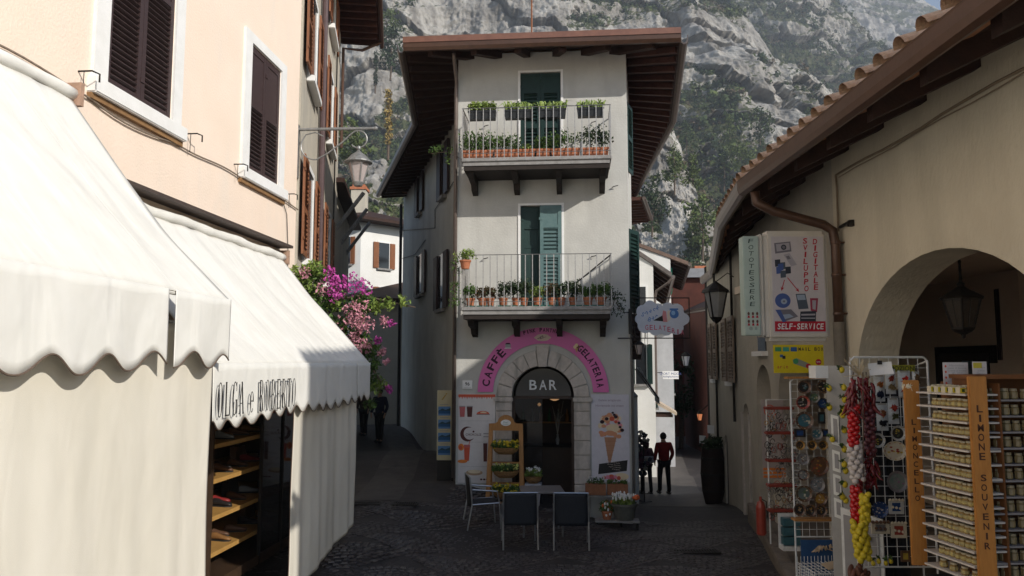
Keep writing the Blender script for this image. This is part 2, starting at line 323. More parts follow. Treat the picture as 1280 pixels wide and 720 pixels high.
# porphyry setts laid in fans over the little square: tiny, so one mass
sb = MB(); R0 = 1.05
def sett(x, y, a, s):
    z = zg(x, y); c, d = cos(a) * s * .5, sin(a) * s * .5; h = random.uniform(.004, .010); tx, ty = random.uniform(-.0025, .0025), random.uniform(-.0025, .0025)
    k = len(sb.v); q = [(-1, -1), (1, -1), (1, 1), (-1, 1)]
    for f_, zz in ((1.0, -.01), (.82, h)):
        for u, v in q: sb.v.append((x + (u * c - v * d) * f_, y + (u * d + v * c) * f_, z + zz + (u * tx + v * ty if zz > 0 else 0)))
    sb.f += [(k + 4, k + 5, k + 6, k + 7)] + [(k + i, k + (i + 1) % 4, k + 4 + (i + 1) % 4, k + 4 + i) for i in range(4)]
    mi = random.choice((0, 0, 0, 1, 1, 2)); sb.m += [mi] * 5
for ix in range(-5, 8):
    for iy in range(4, 20):
        cx = ix * R0 * 1.42 + (R0 * .71 if iy % 2 else 0); cy = iy * R0 * .72 + .4
        for kr in range(1, 12):
            r = kr * R0 / 11; n = max(1, int(r * pi * .5 / .1))
            for k in range(n):
                a = pi / 4 + (k + .5) / n * pi / 2; x = cx + r * cos(a) * 1.0; y = cy + r * sin(a)
                if not (-3.6 < x < 4.4 and 6.5 < y < 17.5): continue
                if kr < 4 and iy > 4 and False: continue
                if y > 15.3 + (0.1 if x < 0 else -.1) and -1.2 < x < 2.6: continue
                if y > 14.2 and x < -1.2: continue
                if r < R0 * .45 and (kr % 2): pass
                sett(x + random.uniform(-.008, .008), y + random.uniform(-.008, .008), a, .088 * random.uniform(.9, 1.08))
sm = [mat('sett_dark', (.045, .037, .037), (.030, .024, .025), 6, .5, .4, 60, spec=.5), mat('sett_purple', (.066, .053, .050), (.045, .036, .036), 6, .5, .4, 60, spec=.5), mat('sett_pale', (.10, .088, .08), (.07, .06, .056), 6, .5, .4, 60, spec=.5)]
sb.build('paving_setts', sm, kind='stuff')
# drain grates
def grate(x, y, w, d, rz, n, label):
    t = thing('drain_grate', label, 'drain grate', (x, y, zg(x, y) + .004), rz); b = MB()
    b.box(-w / 2, w / 2, -d / 2, -d / 2 + .025, 0, .022); b.box(-w / 2, w / 2, d / 2 - .025, d / 2, 0, .022); b.box(-w / 2, -w / 2 + .025, -d / 2 + .025, d / 2 - .025, 0, .022); b.box(w / 2 - .025, w / 2, -d / 2 + .025, d / 2 - .025, 0, .022)
    b.build('frame', iron, t); b = MB(); b.box(-w / 2 + .02, w / 2 - .02, -d / 2 + .02, d / 2 - .02, .001, .006); b.build('sump', darkint, t)
    q = MB(); q.box(-.008, .008, -d / 2 + .026, d / 2 - .026, .007, .021); me = q.mesh('bar', iron)
    for i in range(n): put('bar', me, t, (-w / 2 + .03 + (w - .06) * (i + .5) / n, 0, 0))
grate(-2.62, 13.9, .62, .26, 0, 14, 'long dark drain grate across the left lane mouth, nearer the white curtains')
grate(-1.9, 13.9, .46, .26, 0, 10, 'shorter dark drain grate across the left lane mouth, nearer the grey bar')
grate(2.85, 12.3, .75, .22, .05, 16, 'narrow drain grate in the open paving right of the flower bench')
# raised pavement along the right-hand arcade
pavm = mat('pale_concrete_kerb', (.20, .165, .13), (.15, .125, .10), 3, .8, .4, 30, c3=(.12, .10, .085), s3=1.2)
E1 = Vector((4.66, 15.55, 0)); E0 = Vector((3.53, 10.1, 0)); dE = (E0 - E1).normalized(); En = E0 + dE * 7.5
pb = MB(); pb.prism([(E1.x, E1.y, -1), (En.x, En.y, -1), (12, En.y, -1), (12, E1.y, -1)], (0, 0, 1.12)); pb.build('pavement', pavm, kind='structure')
nr = Vector((-dE.y, dE.x, 0)); nr = nr if nr.x > 0 else -nr
a1 = E1 + nr * .42; a0 = En + nr * .42
pb = MB(); pb.prism([(a1.x, a1.y, .121), (a0.x, a0.y, .121), (12, a0.y, .121), (12, a1.y - .3, .121)], (0, 0, .11)); pb.build('arcade_floor', pavm, kind='structure')
# kerb stones, each a piece of the pavement edge
kb = MB(); kb.bev(-.44, .44, -.09, .09, -.07, .02, .008); kme = kb.mesh('kerb_stone', [mat('kerb_stone', (.24, .20, .165), (.17, .145, .12), 5, .8, .5, 40)])
pav = bpy.data.objects['pavement']; ln = (En - E1).length; nk = int(ln / .9)
for i in range(nk):
    p = E1 + dE * (i + .5) * ln / nk + nr * .085; put('kerb_stone', kme, pav, (p.x, p.y, .122 + random.uniform(-.003, .003)), (0, 0, atan2(dE.y, dE.x)))

# ================================================================== LEFT: CREAM HOUSE
L = Fr((-4.8, 0), (-4.8 + .885, 10)); LC = 12.9
house = framed('cream_house', L, 'cream plastered house on the left with two pairs of dark brown shutters above white awnings', 'house')
wins = [(7.60, 8.84, 5.70, 7.72), (10.95, 12.06, 5.66, 7.56)]
b = MB(); wall(b, -7, LC, -1, 11.5, [(a, c, z0, z1, 0) for a, c, z0, z1 in wins] + [(8.9, 12.0, -1, 2.55, 0)], .4); b.box(-7, LC, 6, 6.3, -1, 11.5); b.box(LC - .3, LC - .002, .4, 6, -1, 11.5); b.box(-7, -6.7, .4, 6, -1, 11.5)
b.build('wall', cream, house)
b = MB(); b.box(-7.5, LC + .5, -.9, 6.5, 11.5, 11.7); b.build('roof', darkwood, house)
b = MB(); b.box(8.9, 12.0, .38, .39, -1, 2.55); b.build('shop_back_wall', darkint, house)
for a, c, z0, z1 in wins:
    f = MB(); f.box(a - .24, a - .01, -.035, .05, z0 - .0, z1 + .16); f.box(c + .01, c + .2, -.035, .05, z0 - .0, z1 + .16); f.box(a - .01, c + .01, -.035, .05, z1 + .01, z1 + .16)
    fo = f.build('window_surround', whitepaint, house)
    s_ = MB(); s_.bev(a - .28, c + .24, -.10, .18, z0 - .17, z0 - .002, .012); s_.build('sill', whitepaint, fo)
    g_ = MB(); g_.box(a - .05, c + .05, .25, .26, z0, z1); g_.build('window_pane', darkglass, house)
    w = (c - a) / 2 - .006
    shutter(house, w, z1 - z0 - .02, brownshut, (a + .003, .0, z0 + .01), 0, 0 if a < 9 else 0, .80 if a < 9 else .52, .062)
    shutter(house, w, z1 - z0 - .02, brownshut, (a + .009 + w, .0, z0 + .01), 0, 0, .70 if a < 9 else .50, .062)
    s_ = MB(); s_.box(a - .28, c + .22, -.05, .0, z0 - .23, z0 - .173); s_.build('timber_strip', mat('raw_timber', (.30, .17, .075), (.20, .11, .05), 9, .7), house)
    for xx, sg in ((a - .42, 1), (c + .38, -1)):
        h = MB(); h.tube([(xx, 0, z0 - .02), (xx, -.14, z0 - .02), (xx + .09, -.16, z0 - .02), (xx + .09, -.16, z0 - .10)], .009, 6); h.tube([(xx, -.06, z0 - .02), (xx + .01, -.05, z0 - .25)], .005, 4); h.build('shutter_hook', iron, house)
cb = MB(); pts = []
for i in range(60):
    x = 2 + i * .185; sag = .05 * sin(i * .9) * (1 if 30 < i < 38 else .2)
    pts.append((x, -.028, 5.49 + .02 * sin(i * .6) - (abs(sin((x - 7.34) / 1.6 * pi)) * .10 if 7.34 < x < 8.94 else 0)))
cb.tube(pts, .011, 5); cb.build('cable', mat('old_cable', (.25, .20, .15), (.17, .13, .1), 20, .7), house)
cb = MB(); cb.tube([(12.3, -.02, 5.45), (12.45, -.02, 5.3), (12.55, -.02, 4.7), (12.55, -.02, 2.6)], .007, 4); cb.build('cable', iron, house)

# awnings
def awning(name, label, x0, x1, zc, pr, zf, valh, pitch, notch=None, cass=(None, None), hold=True):
    t = framed(name, L, label, 'awning'); n = 80; ph = random.random() * 9
    def cz(u, v):
        x = x0 + (x1 - x0) * u; w = (x - x0) / .9
        zz = zc + (zf - zc) * v - .10 * sin(pi * v) ** 1.0 * (.55 + .45 * sin(w * 2.1 + ph))
        zz += .018 * sin((x * 3.1 + v * 2.4 + ph)) * sin(pi * v); q_ = (x1 - x); zz -= .022 * abs(sin((x * 2.2 - v * 2.6) * 1.7 + ph)) ** 6 * sin(pi * min(1, v * 1.1)) + .02 * math.exp(-((q_ - .35 - .5 * v) / .06) ** 2) * sin(pi * v) + .010 * abs(sin(x * 7 - v * 3)) ** 4 * (1 - v)
        return (x, -.12 - (pr - .12) * v, zz)
    c = MB(); c.grid(cz, n, 26); o = c.build('canvas', canvas, t, smooth=True)
    sm_ = o.modifiers.new('thickness', 'SOLIDIFY'); sm_.thickness = .004
    for k in range(int((x1 - x0) / 1.2)):
        xs_ = x1 - .9 - k * 1.2; sm2 = MB(); sm2.tube([tuple(Vector(cz((xs_ - x0) / (x1 - x0), v)) + Vector((0, 0, .003))) for v in np.linspace(0, 1, 22)], .0035, 4); sm2.build('seam', hemmat if False else mat('seam_thread', (.60, .58, .53), None, 9, .9), t)
    # valance with scalloped hem
    segs = [(x0, x1)] if not notch else [(x0, notch[0]), (notch[1], x1)]
    for a, c_ in segs:
        m = int((c_ - a) / .02); v = MB(); hem = MB()
        amp_ = .125 if pitch > .4 else .08
        def low(x): return zf - valh + (.05 if pitch < .4 else 0) + amp_ * (.5 + .5 * cos((x - x0) / pitch * 2 * pi)) ** 1.25 + .02 * sin(x * 2.3)
        def yy(x, q): return -pr - .012 - .012 * q * sin(x * 4.2 + ph) - .006 * q * sin(x * 11.1)
        def fn(u, q): x = a + (c_ - a) * u; return (x, yy(x, q), (zf + .01) * (1 - q) + low(x) * q)
        v.grid(fn, m, 8); o = v.build('valance', canvas, t, smooth=True); s2 = o.modifiers.new('thickness', 'SOLIDIFY'); s2.thickness = .003
        hem.tube([(x, yy(x, 1) - .002, low(x)) for x in np.linspace(a, c_, m)], .007 if pitch > .4 else .006, 5); hem.build('hem', hemmat, t)
    r = MB(); r.tube([(x0, -pr + .02, zf - .01), (x1 + .02, -pr + .02, zf - .01)], .018, 8); r.build('front_bar', canvas if hold else alum, t)
    r = MB(); P = [(x, -.11 + .01 * sin(x * 7), zc + .05 + .01 * sin(x * 5)) for x in np.linspace(cass[0], cass[1], 40)]; r.tube(P, .06, 10, rr=[.06 + .003 * sin(i * 1.7) for i in range(40)]); r.build('fabric_roll', canvas, t, smooth=True)
    for xx in (cass[0] + .01, cass[1]):
        k = MB(); k.box(xx, xx + .05, -.2, .0, zc - .06, zc + .16); k.build('bracket', mat('aged_bracket', (.45, .28, .2), (.3, .2, .14), 12, .7), t)
    for xx in (x0 + .6, x1 - .5):
        k = MB(); k.tube([(xx, -.05, zc - .12), (xx - .1, -pr * .5, (zc + zf) / 2 - .22), (xx, -pr + .04, zf - .03)], .02, 6); k.build('arm', alum, t)
    return t
awning('awning', 'large near white awning with broad scalloped valance over a curtained shopfront', .8, 6.95, 5.32, 1.70, 3.44, .60, .55, notch=(5.92, 6.02), cass=(.7, 6.95))
aw2 = awning('awning', 'white awning with black serif lettering on its scalloped valance', 6.96, 12.07, 4.50, 1.55, 2.88, .62, .345, notch=(11.35, 11.38), cass=(7.0, 12.12))
b = MB(); b.box(7.4, 12.2, -.24, .0, 4.70, 4.74); b.build('flashing', mat('dark_flashing', (.08, .06, .05), (.06, .045, .04), 9, .6), aw2)
# serif lettering OLGA e ROBERTO, stroke by stroke
def serif(mb, ch, x, z, w, h, y):
    T = w * .25; t = w * .10; M_ = lambda p: (x + p[0] * w, y, z + p[1] * h)
    def bar(p, q, th): 
        a = Vector((p[0] * w, p[1] * h)); c = Vector((q[0] * w, q[1] * h)); d = (c - a).normalized(); n_ = Vector((-d.y, d.x)) * th / 2
        mb.prism([(x + v.x, y, z + v.y) for v in (a + n_, a - n_, c - n_, c + n_)], (0, -.0012, 0))
    def sf(px, pz, ww=.30): bar((px - ww / 2, pz), (px + ww / 2, pz), h * .035)
    def arc(cx, cz, rx, rz, a0, a1, thick=T, thin=t):
        n_ = 20; o = []; i_ = []
        for k in range(n_ + 1):
            a = radians(a0 + (a1 - a0) * k / n_); th = thin + (thick - thin) * abs(cos(a)) ** 1.5
            o.append((cx * w + (rx * w) * cos(a), cz * h + (rz * h) * sin(a))); i_.append((cx * w + (rx * w - th) * cos(a), cz * h + (rz * h - thin) * sin(a)))
        for k in range(n_): mb.prism([(x + p[0], y, z + p[1]) for p in (o[k], o[k + 1], i_[k + 1], i_[k])], (0, -.0012, 0))
    if ch == 'O': arc(.5, .5, .5, .52, 0, 360)
    if ch == 'L': bar((.22, 0), (.22, 1), T); sf(.22, 1); sf(.22, .015); bar((.22, .02), (.9, .02), h * .04); bar((.9, 0), (.93, .28), t)
    if ch == 'G': arc(.52, .5, .5, .52, 50, 310); bar((.84, .03), (.84, .45), T); sf(.84, .45, .36); bar((.84, .72), (.86, 1), t)
    if ch == 'A': bar((.08, 0), (.5, 1), t); bar((.5, 1), (.88, 0), T); bar((.22, .33), (.75, .33), t * .8); sf(.08, .015, .28); sf(.88, .015, .34)
    if ch == 'e': arc(.5, .33, .45, .34, 0, 320); bar((.1, .36), (.92, .36), h * .035)
    if ch in 'RB':
        bar((.2, 0), (.2, 1), T); sf(.2, 1); sf(.2, .015); arc(.45, .755, .42, .265, -90, 90)
        if ch == 'R': bar((.5, .5), (.9, 0), T); sf(.92, .015, .26)
        else: arc(.45, .255, .48, .27, -90, 90)
        for zz in (1, .49, .0): bar((.2, zz), (.47, zz), h * .03)
    if ch == 'E': bar((.22, 0), (.22, 1), T); bar((.05, 1), (.85, 1), h * .04); bar((.05, 0), (.9, 0), h * .04); bar((.22, .5), (.65, .5), h * .035); bar((.85, .78), (.85, 1), t); bar((.9, 0), (.92, .26), t); bar((.65, .38), (.65, .62), t)
    if ch == 'T': bar((.5, 0), (.5, 1), T); sf(.5, .015, .4); bar((.02, 1), (.98, 1), h * .04); bar((.03, .78), (.03, 1), t); bar((.97, .78), (.97, 1), t)
tb = MB(); xs = 6.86
xs = 6.99
for ch in 'OLGA e ROBERTO':
    w_ = {' ': .09, 'e': .13}.get(ch, .146)
    if ch != ' ': serif(tb, ch, xs, 2.415, w_ * .70, .30, -1.60)
    xs += w_
tb.build('lettering', mat('black_paint', (.02, .018, .016), (.015, .014, .013), 9, .7), aw2)

# curtains
def curtain(label, x0, x1, y, ztop, bot, amp, nf, open_hem=False, seed=0):
    t = framed('curtain', L, label, 'curtain'); rs = random.Random(seed); ph = [rs.random() * 6 for _ in range(5)]
    def fn(u, v):
        x = x0 + (x1 - x0) * u; q = .35 + .65 * v
        f_ = amp * (sin(x * nf + ph[0] + v * .8) + .55 * sin(x * nf * 2.3 + ph[1] - v * 1.1) + .3 * sin(x * nf * 4.7 + ph[2])) * q
        f_ += amp * .8 * sin(x * 2.2 + v * 5 + ph[3]) * sin(pi * v) * .6
        w = L.w(x, 0, 0); zb = bot(x)
        return (x + .03 * sin(v * 7 + x * 3) * v, y + f_, ztop + (zb - ztop) * v)
    c = MB(); c.grid(fn, int((x1 - x0) / .025), 50); o = c.build('cloth', curtainmat, t, smooth=True); s2 = o.modifiers.new('thickness', 'SOLIDIFY'); s2.thickness = .003
    r = MB(); r.tube([(x0 - .02, y, ztop + .015), (x1 + .02, y, ztop + .015)], .014, 6); r.build('curtain_rod', alum, t)
    h = MB(); h.tube([tuple(Vector(fn(0, v / 30)) + Vector((-.004, 0, 0))) for v in range(31)], .006, 4); h.build('edge_hem', hemmat, t)
    return t
curtain('broad cream curtain hanging below the near awning down to the paving', .8, 6.92, -1.58, 3.2, lambda x: .06, .009, 4.5, seed=3)
def cb2(x): p = L.w(x, -1.5, 0); return .28 + .27 * max(0, (x - 9.6)) / 2
curtain('narrower cream curtain, half in shadow, right of the lettered shopfront', 9.15, 11.62, -1.47, 2.78, cb2, .020, 4.5, seed=11)

# shop display case behind the gap in the curtains
case = framed('display_cabinet', L, 'glass fronted wooden display cabinet under the lettered awning', 'cabinet')
X0, X1, Y0, Y1, Z0, Z1 = 8.95, 11.75, -.62, .33, .30, 2.62
b = MB(); b.box(X0, X1, Y0, Y1, Z0, Z0 + .12); b.box(X0, X1, Y1 - .03, Y1, Z0 + .12, Z1); b.box(X1 - .05, X1, Y0, Y1 - .03, Z0 + .12, Z1); b.box(X0, X1, Y0, Y1, Z1, Z1 + .05); b.box(X0, X0 + .04, Y0, Y1 - .03, Z0 + .12, Z1); b.build('carcass', mat('walnut_case', (.06, .035, .02), (.04, .024, .015), 5, .5), case)
shelves = [.72, 1.13, 1.55, 1.95]
for i, z in enumerate(shelves):
    b = MB(); b.box(X0 + .045, X1 - .055, Y0 + .06, Y1 - .035, z - .05, z); b.build('shelf', shelfwood, case)
gl = glassmat('shop_glass', (.02, .02, .02), .03, .72)
for i in range(2):
    b = MB(); xa = 10.33 + (X1 - 10.33) * i / 2; b.box(xa + .01, xa + (X1 - 10.33) / 2 - .01, Y0 + .012, Y0 + .018, Z0 + .13, Z1 - .01); b.build('glass_pane', gl, case)
for xx in (10.33, 11.04, 11.72):
    b = MB(); b.box(xx - .016, xx + .016, Y0 - .01, Y0 + .03, Z0, Z1); b.build('frame_post', iron, case)
def shoe(x, y, z, rz, m, label):
    t = thing('shoe', label, 'shoe', L.w(x, y, z), L.rz + rz)
    b = MB(); sec = [(-.13, .032, .075), (-.10, .036, .088), (-.04, .034, .085), (.02, .036, .06), (.08, .043, .048), (.125, .036, .036), (.145, .012, .02)]
    n = 10; vs = []
    for xx, w, h in sec: vs += [(xx, w * cos(a), .012 + h * .5 + h * .5 * sin(a)) for a in [2 * pi * k / n for k in range(n)]]
    b.add(vs, [(i * n + j, (i + 1) * n + j, (i + 1) * n + (j + 1) % n, i * n + (j + 1) % n) for i in range(len(sec) - 1) for j in range(n)] + [tuple(range(n)), tuple(range((len(sec) - 1) * n, len(sec) * n))[::-1]])
    b.build('upper', m, t, smooth=True, recalc=True)
    b = MB(); b.prism([(-.135, -.03, 0), (-.04, -.034, 0), (.08, -.045, 0), (.14, -.02, 0), (.14, .02, 0), (.08, .045, 0), (-.04, .034, 0), (-.135, .03, 0)], (0, 0, .014)); b.build('sole', blackplastic, t)
shm = {'tan': mat('tan_leather', (.22, .11, .04), None, 8, .45), 'dark red': mat('red_leather', (.20, .02, .02), None, 8, .4), 'black': mat('black_leather', (.02, .018, .018), None, 8, .4), 'grey': mat('grey_suede', (.2, .2, .2), None, 8, .8), 'brown': mat('brown_leather', (.09, .045, .025), None, 8, .45)}
nm = ['lowest', 'second lowest', 'third', 'topmost']
cols = ['black', 'grey', 'dark red', 'tan']; k = 0
for i, z in enumerate(shelves):
    for j, cc in enumerate(['brown', cols[i], 'black' if i != 0 else 'tan']):
        shoe(10.25 + j * .5, -.32 + .05 * (j % 2), z, random.uniform(-2.0, -1.2), shm[cc], '%s leather shoe %s on the %s cabinet shelf' % (cc, ['at the left end', 'in the middle', 'at the right end'][j], nm[i]))
for i, z in enumerate(shelves):
    shoe(9.75, -.36, z, -1.7, shm[['tan', 'black', 'brown', 'grey'][i]], '%s shoe nearest the curtain edge on the %s cabinet shelf' % (['tan', 'black', 'brown', 'grey'][i], nm[i]))
    shoe(9.98, -.22, z, -1.4, shm[['brown', 'dark red', 'black', 'tan'][i]], '%s shoe set back near the curtain edge on the %s cabinet shelf' % (['brown', 'dark red', 'black', 'tan'][i], nm[i]))
def handbag(x, y, z, m, label, s=1):
    t = thing('handbag', label, 'handbag', L.w(x, y, z), L.rz)
    b = MB(); b.prism([(-.17 * s, -.05, 0), (.17 * s, -.05, 0), (.14 * s, -.035, .2 * s), (-.14 * s, -.035, .2 * s)], (0, .09, 0)); b.build('body', m, t)
    b = MB(); b.tube([(-.09 * s, 0, .19 * s), (-.08 * s, 0, .29 * s), (0, 0, .33 * s), (.08 * s, 0, .29 * s), (.09 * s, 0, .19 * s)], .008, 6); b.build('handle', m, t)
handbag(10.55, -.1, 1.13, shm['black'], 'black handbag behind the shoes on the second lowest cabinet shelf')
handbag(11.15, -.08, .72, shm['brown'], 'brown handbag behind the shoes on the lowest cabinet shelf')
handbag(10.8, -.08, 1.55, shm['brown'], 'brown handbag behind the shoes on the third cabinet shelf')
# potted climber and post between cabinet and curtain
t = thing('potted_climber', 'thin dried climbing plant in a pot beside the display cabinet', 'plant', L.w(12.1, -.35, zg(-3.9, 12) + .0), 0)
b = MB(); b.lathe([(.10, 0), (.13, .22), (.145, .22), (.145, .25), (.12, .25), (.11, .2)], 14); b.build('pot', terracotta, t)
b = MB()
for k in range(3): b.tube([(.03 * k, 0, .2), (.03 * sin(k * 2), .02, .8), (.05 * cos(k), .03, 1.4), (.04 * k - .04, 0, 2.0)], .009, 5)
b.build('stem', barkmat, t); b = MB()
for k in range(14): b.leaves((random.uniform(-.1, .1), random.uniform(-.08, .08), random.uniform(.6, 2.1)), .12, 7, .07)
b.build('foliage', leafred, t)

# ================================================================== LEFT: SECOND HOUSE with chestnut shutters
L2 = Fr((-3.66, 12.95), (-4.97 - .02, 21.6)); l2 = L2.len
h2 = framed('grey_house', L2, 'tall old grey house with chestnut brown shutters beyond the cream house', 'house')
b = MB(); b.box(.02, l2, 0, 5.5, -1, 12.4); b.build('wall', oldplaster, h2)
W2s = [(a, c, z0, z1) for a, c in ((.82, 2.05), (4.95, 6.2)) for z0, z1 in ((4.75, 6.5), (8.15, 9.95), (11.0, 12.3))]
for a, c, z0, z1 in W2s:
    b = MB(); b.box(a, c, -.02, .0, z0, z1); wo = b.build('window', darkglass, h2)
    b = MB(); b.bev(a - .12, c + .12, -.15, .0, z0 - .12, z0 - .003, .01); b.build('sill', whitepaint, wo)
    b = MB(); b.box(a - .1, a - .001, -.045, 0, z0, z1 + .1); b.box(c + .001, c + .1, -.045, 0, z0, z1 + .1); b.box(a - .001, c + .001, -.045, 0, z1 + .002, z1 + .1); b.build('surround', whitepaint, wo)
    for xx, an in ((a - .74, 0), (c + .11, 0)):
        w = .62; shutter(h2, w, z1 - z0, woodshut, (xx, -.10, z0), an, 0, 1, .075, mid=(z1 - z0) * .45)
b = MB(); b.tube([(3.0, -.09, 12.4), (3.0, -.09, zg(-4, 16) + .02)], .065, 10); b.build('drainpipe', mat('plum_drainpipe', (.10, .065, .065), (.08, .05, .05), 9, .45), h2)
b = MB(); b.tube([(6.98, -.05, 12.4), (6.98, -.05, .5)], .02, 6); b.build('cable', iron, h2)
b = MB(); b.box(-.02, l2 + .9, -1.1, 5.8, 12.52, 12.62); rf = b.build('roof', redwood, h2)
for i in range(22):
    b = MB(); b.box(i * .44, i * .44 + .10, -1.05, 0, 12.36, 12.515); b.build('rafter', redwood, rf)
b = MB(); b.tube([(-.02, -1.16, 12.52), (l2 + .95, -1.16, 12.5)], .07, 8); b.build('gutter', gutter, h2)
b = MB(); b.tube([(l2 + .5, -1.14, 12.45), (l2 + .45, -.6, 12.15), (l2 - .1, -.09, 11.95), (l2 - .1, -.09, 9)], .045, 8); b.build('downpipe', gutter, h2)

# street lamp on scrolled bracket
lamp = thing('wall_lamp', 'grey metal lantern hanging from a scrolled bracket on the cream house corner', 'street lamp', (-3.66, 12.9, 6.88), 0)
pm = mat('lamp_grey_paint', (.27, .27, .265), (.19, .19, .185), 14, .45, metal=.4)
b = MB(); b.tube([(0, 0, 0), (1.3, 0, .02)], .027, 10); b.ball((1.32, 0, .02), .038, sub=2); b.box(-.03, 0, -.05, .05, -.85, .08); b.build('bracket_arm', pm, lamp, smooth=False)
P = [(.02, 0, -.12)] + [(.28 + .24 * cos(a), 0, -.29 + .24 * sin(a)) for a in np.linspace(2.4, 4.9, 16)]
P2 = [(.05 + .25, 0, -.53), (.5, 0, -.42), (.75, 0, -.22), (.88, 0, -.09)] + [(1.02 + .15 * cos(a), 0, -.17 + .15 * sin(a)) for a in np.linspace(2.3, -2.4, 18)]
b = MB(); b.tube([(.42, 0, -.12), (.28, 0, -.05), (.12, 0, -.09)] + P[2:], .012, 6); b.build('scroll', pm, lamp); b = MB(); b.tube(P2, .013, 6); b.build('scroll', pm, lamp)
lan = MB(); Mx = Matrix.Translation((1.03, 0, 0))
lan.lathe([(.0, -.28), (.035, -.30), (.04, -.34), (.02, -.37), (.05, -.40), (.12, -.45), (.2, -.54), (.24, -.56), (.24, -.585), (.19, -.60)], 16, M=Mx); lan.build('lantern_hood', pm, lamp, smooth=False)
b = MB(); b.lathe([(.17, -.60), (.085, -.92)], 6, M=Mx); fm = mat('frosted_lamp_glass', (.42, .36, .34), (.34, .29, .28), 3, .25, spec=.6); b.build('glass', fm, lamp)
b = MB()
for k in range(6):
    a = k * pi / 3; b.tube([(1.03 + .18 * cos(a), .18 * sin(a), -.60), (1.03 + .09 * cos(a), .09 * sin(a), -.93)], .011, 5)
b.lathe([(.095, -.92), (.10, -.93), (.085, -.96), (.07, -.99), (.02, -1.0)], 12, M=Mx); b.build('cage', pm, lamp)

# bougainvillea spilling off the corner
bg_ = thing('bougainvillea', 'bougainvillea with magenta and faded pink bracts spilling off the cream house corner', 'shrub', (-3.5, 12.9, 0.4), 0)
b = MB(); b.tube([(-.1, .1, 0), (0, 0, 1.2), (.15, -.1, 2.4), (.4, -.1, 3.5), (1.0, -.15, 3.6), (1.9, -.2, 3.4)], .035, 7, rr=[.045, .04, .035, .03, .02, .01]); b.tube([(.4, -.1, 3.4), (.9, -.2, 2.8), (1.5, -.3, 2.0)], .018, 6); b.build('stem', barkmat, bg_)
fo = [MB(), MB(), MB(), MB()]
def bp(px, py, Y=12.6): p = onY(px, py, Y); return (p.x + 3.5, p.y - 12.9, p.z - .4)
for (px, py, R, n, k) in [(378, 352, .30, 420, 0), (392, 338, .18, 160, 0), (368, 370, .2, 160, 0), (395, 345, .2, 120, 1), (385, 375, .25, 220, 0), (400, 385, .28, 260, 1), (398, 410, .22, 180, 1), (420, 375, .22, 120, 0), (440, 390, .26, 160, 1), (455, 378, .2, 120, 1), (470, 383, .14, 70, 0), (485, 380, .12, 40, 0), (505, 378, .12, 36, 0), (430, 410, .25, 140, 1), (450, 430, .2, 120, 1), (465, 440, .18, 90, 1), (468, 455, .1, 40, 1), (474, 482, .16, 60, 0), (466, 475, .16, 60, 1), (463, 505, .12, 30, 1), (378, 385, .2, 150, 1)]:
    fo[k].leaves(bp(px, py), R, int(n * 1.3), .085, sq=(1, .8, 1))
for (px, py, R, n, k) in [(415, 352, .14, 60, 2), (412, 338, .1, 36, 2), (425, 358, .2, 90, 2), (440, 355, .2, 90, 2), (455, 360, .16, 60, 2), (418, 368, .14, 50, 2), (402, 362, .12, 30, 3), (380, 340, .12, 30, 3), (450, 385, .18, 60, 3), (438, 392, .2, 80, 3), (445, 405, .2, 90, 3), (458, 405, .16, 60, 3), (442, 425, .14, 60, 3), (455, 432, .14, 60, 3), (480, 402, .1, 36, 3), (490, 404, .07, 30, 2), (472, 426, .08, 30, 2), (478, 440, .09, 36, 3), (483, 452, .07, 30, 3), (487, 487, .08, 40, 2), (422, 412, .12, 20, 3)]:
    fo[k].leaves(bp(px, py, 12.4), R, int(n * 1.3), .062, sq=(1, .6, 1))
fo[0].build('foliage', leaflight, bg_); fo[1].build('foliage', leafmat, bg_); fo[2].build('bracts', magenta, bg_, kind='stuff'); fo[3].build('bracts', pinkflower, bg_, kind='stuff')

# houses closing the left lane
def simplehouse(name, label, pts, z0, z1, m, roofm=None, over=.6, rh=.25, ridge=1.2, cat='house'):
    t = thing(name, label, cat, (pts[0][0], pts[0][1], 0)); o = Vector((pts[0][0], pts[0][1]))
    q = [(p[0] - o.x, p[1] - o.y) for p in pts]; b = MB(); b.prism([(x, y, z0) for x, y in q], (0, 0, z1 - z0)); b.build('wall', m, t, recalc=True)
    c = Vector((sum(p[0] for p in q) / len(q), sum(p[1] for p in q) / len(q)))
    e = [Vector(p) + (Vector(p) - c).normalized() * over * 1.3 for p in q]; b = MB(); n = len(e)
    vs = [(v.x, v.y, z1) for v in e] + [(v.x, v.y, z1 + rh * .5) for v in e] + [(c.x, c.y, z1 + ridge)]
    b.add(vs, [tuple(range(n))[::-1]] + [(i, (i + 1) % n, n + (i + 1) % n, n + i) for i in range(n)] + [(n + i, n + (i + 1) % n, 2 * n) for i in range(n)]); b.build('roof', roofm or redwood, t, recalc=True)
    return t, o
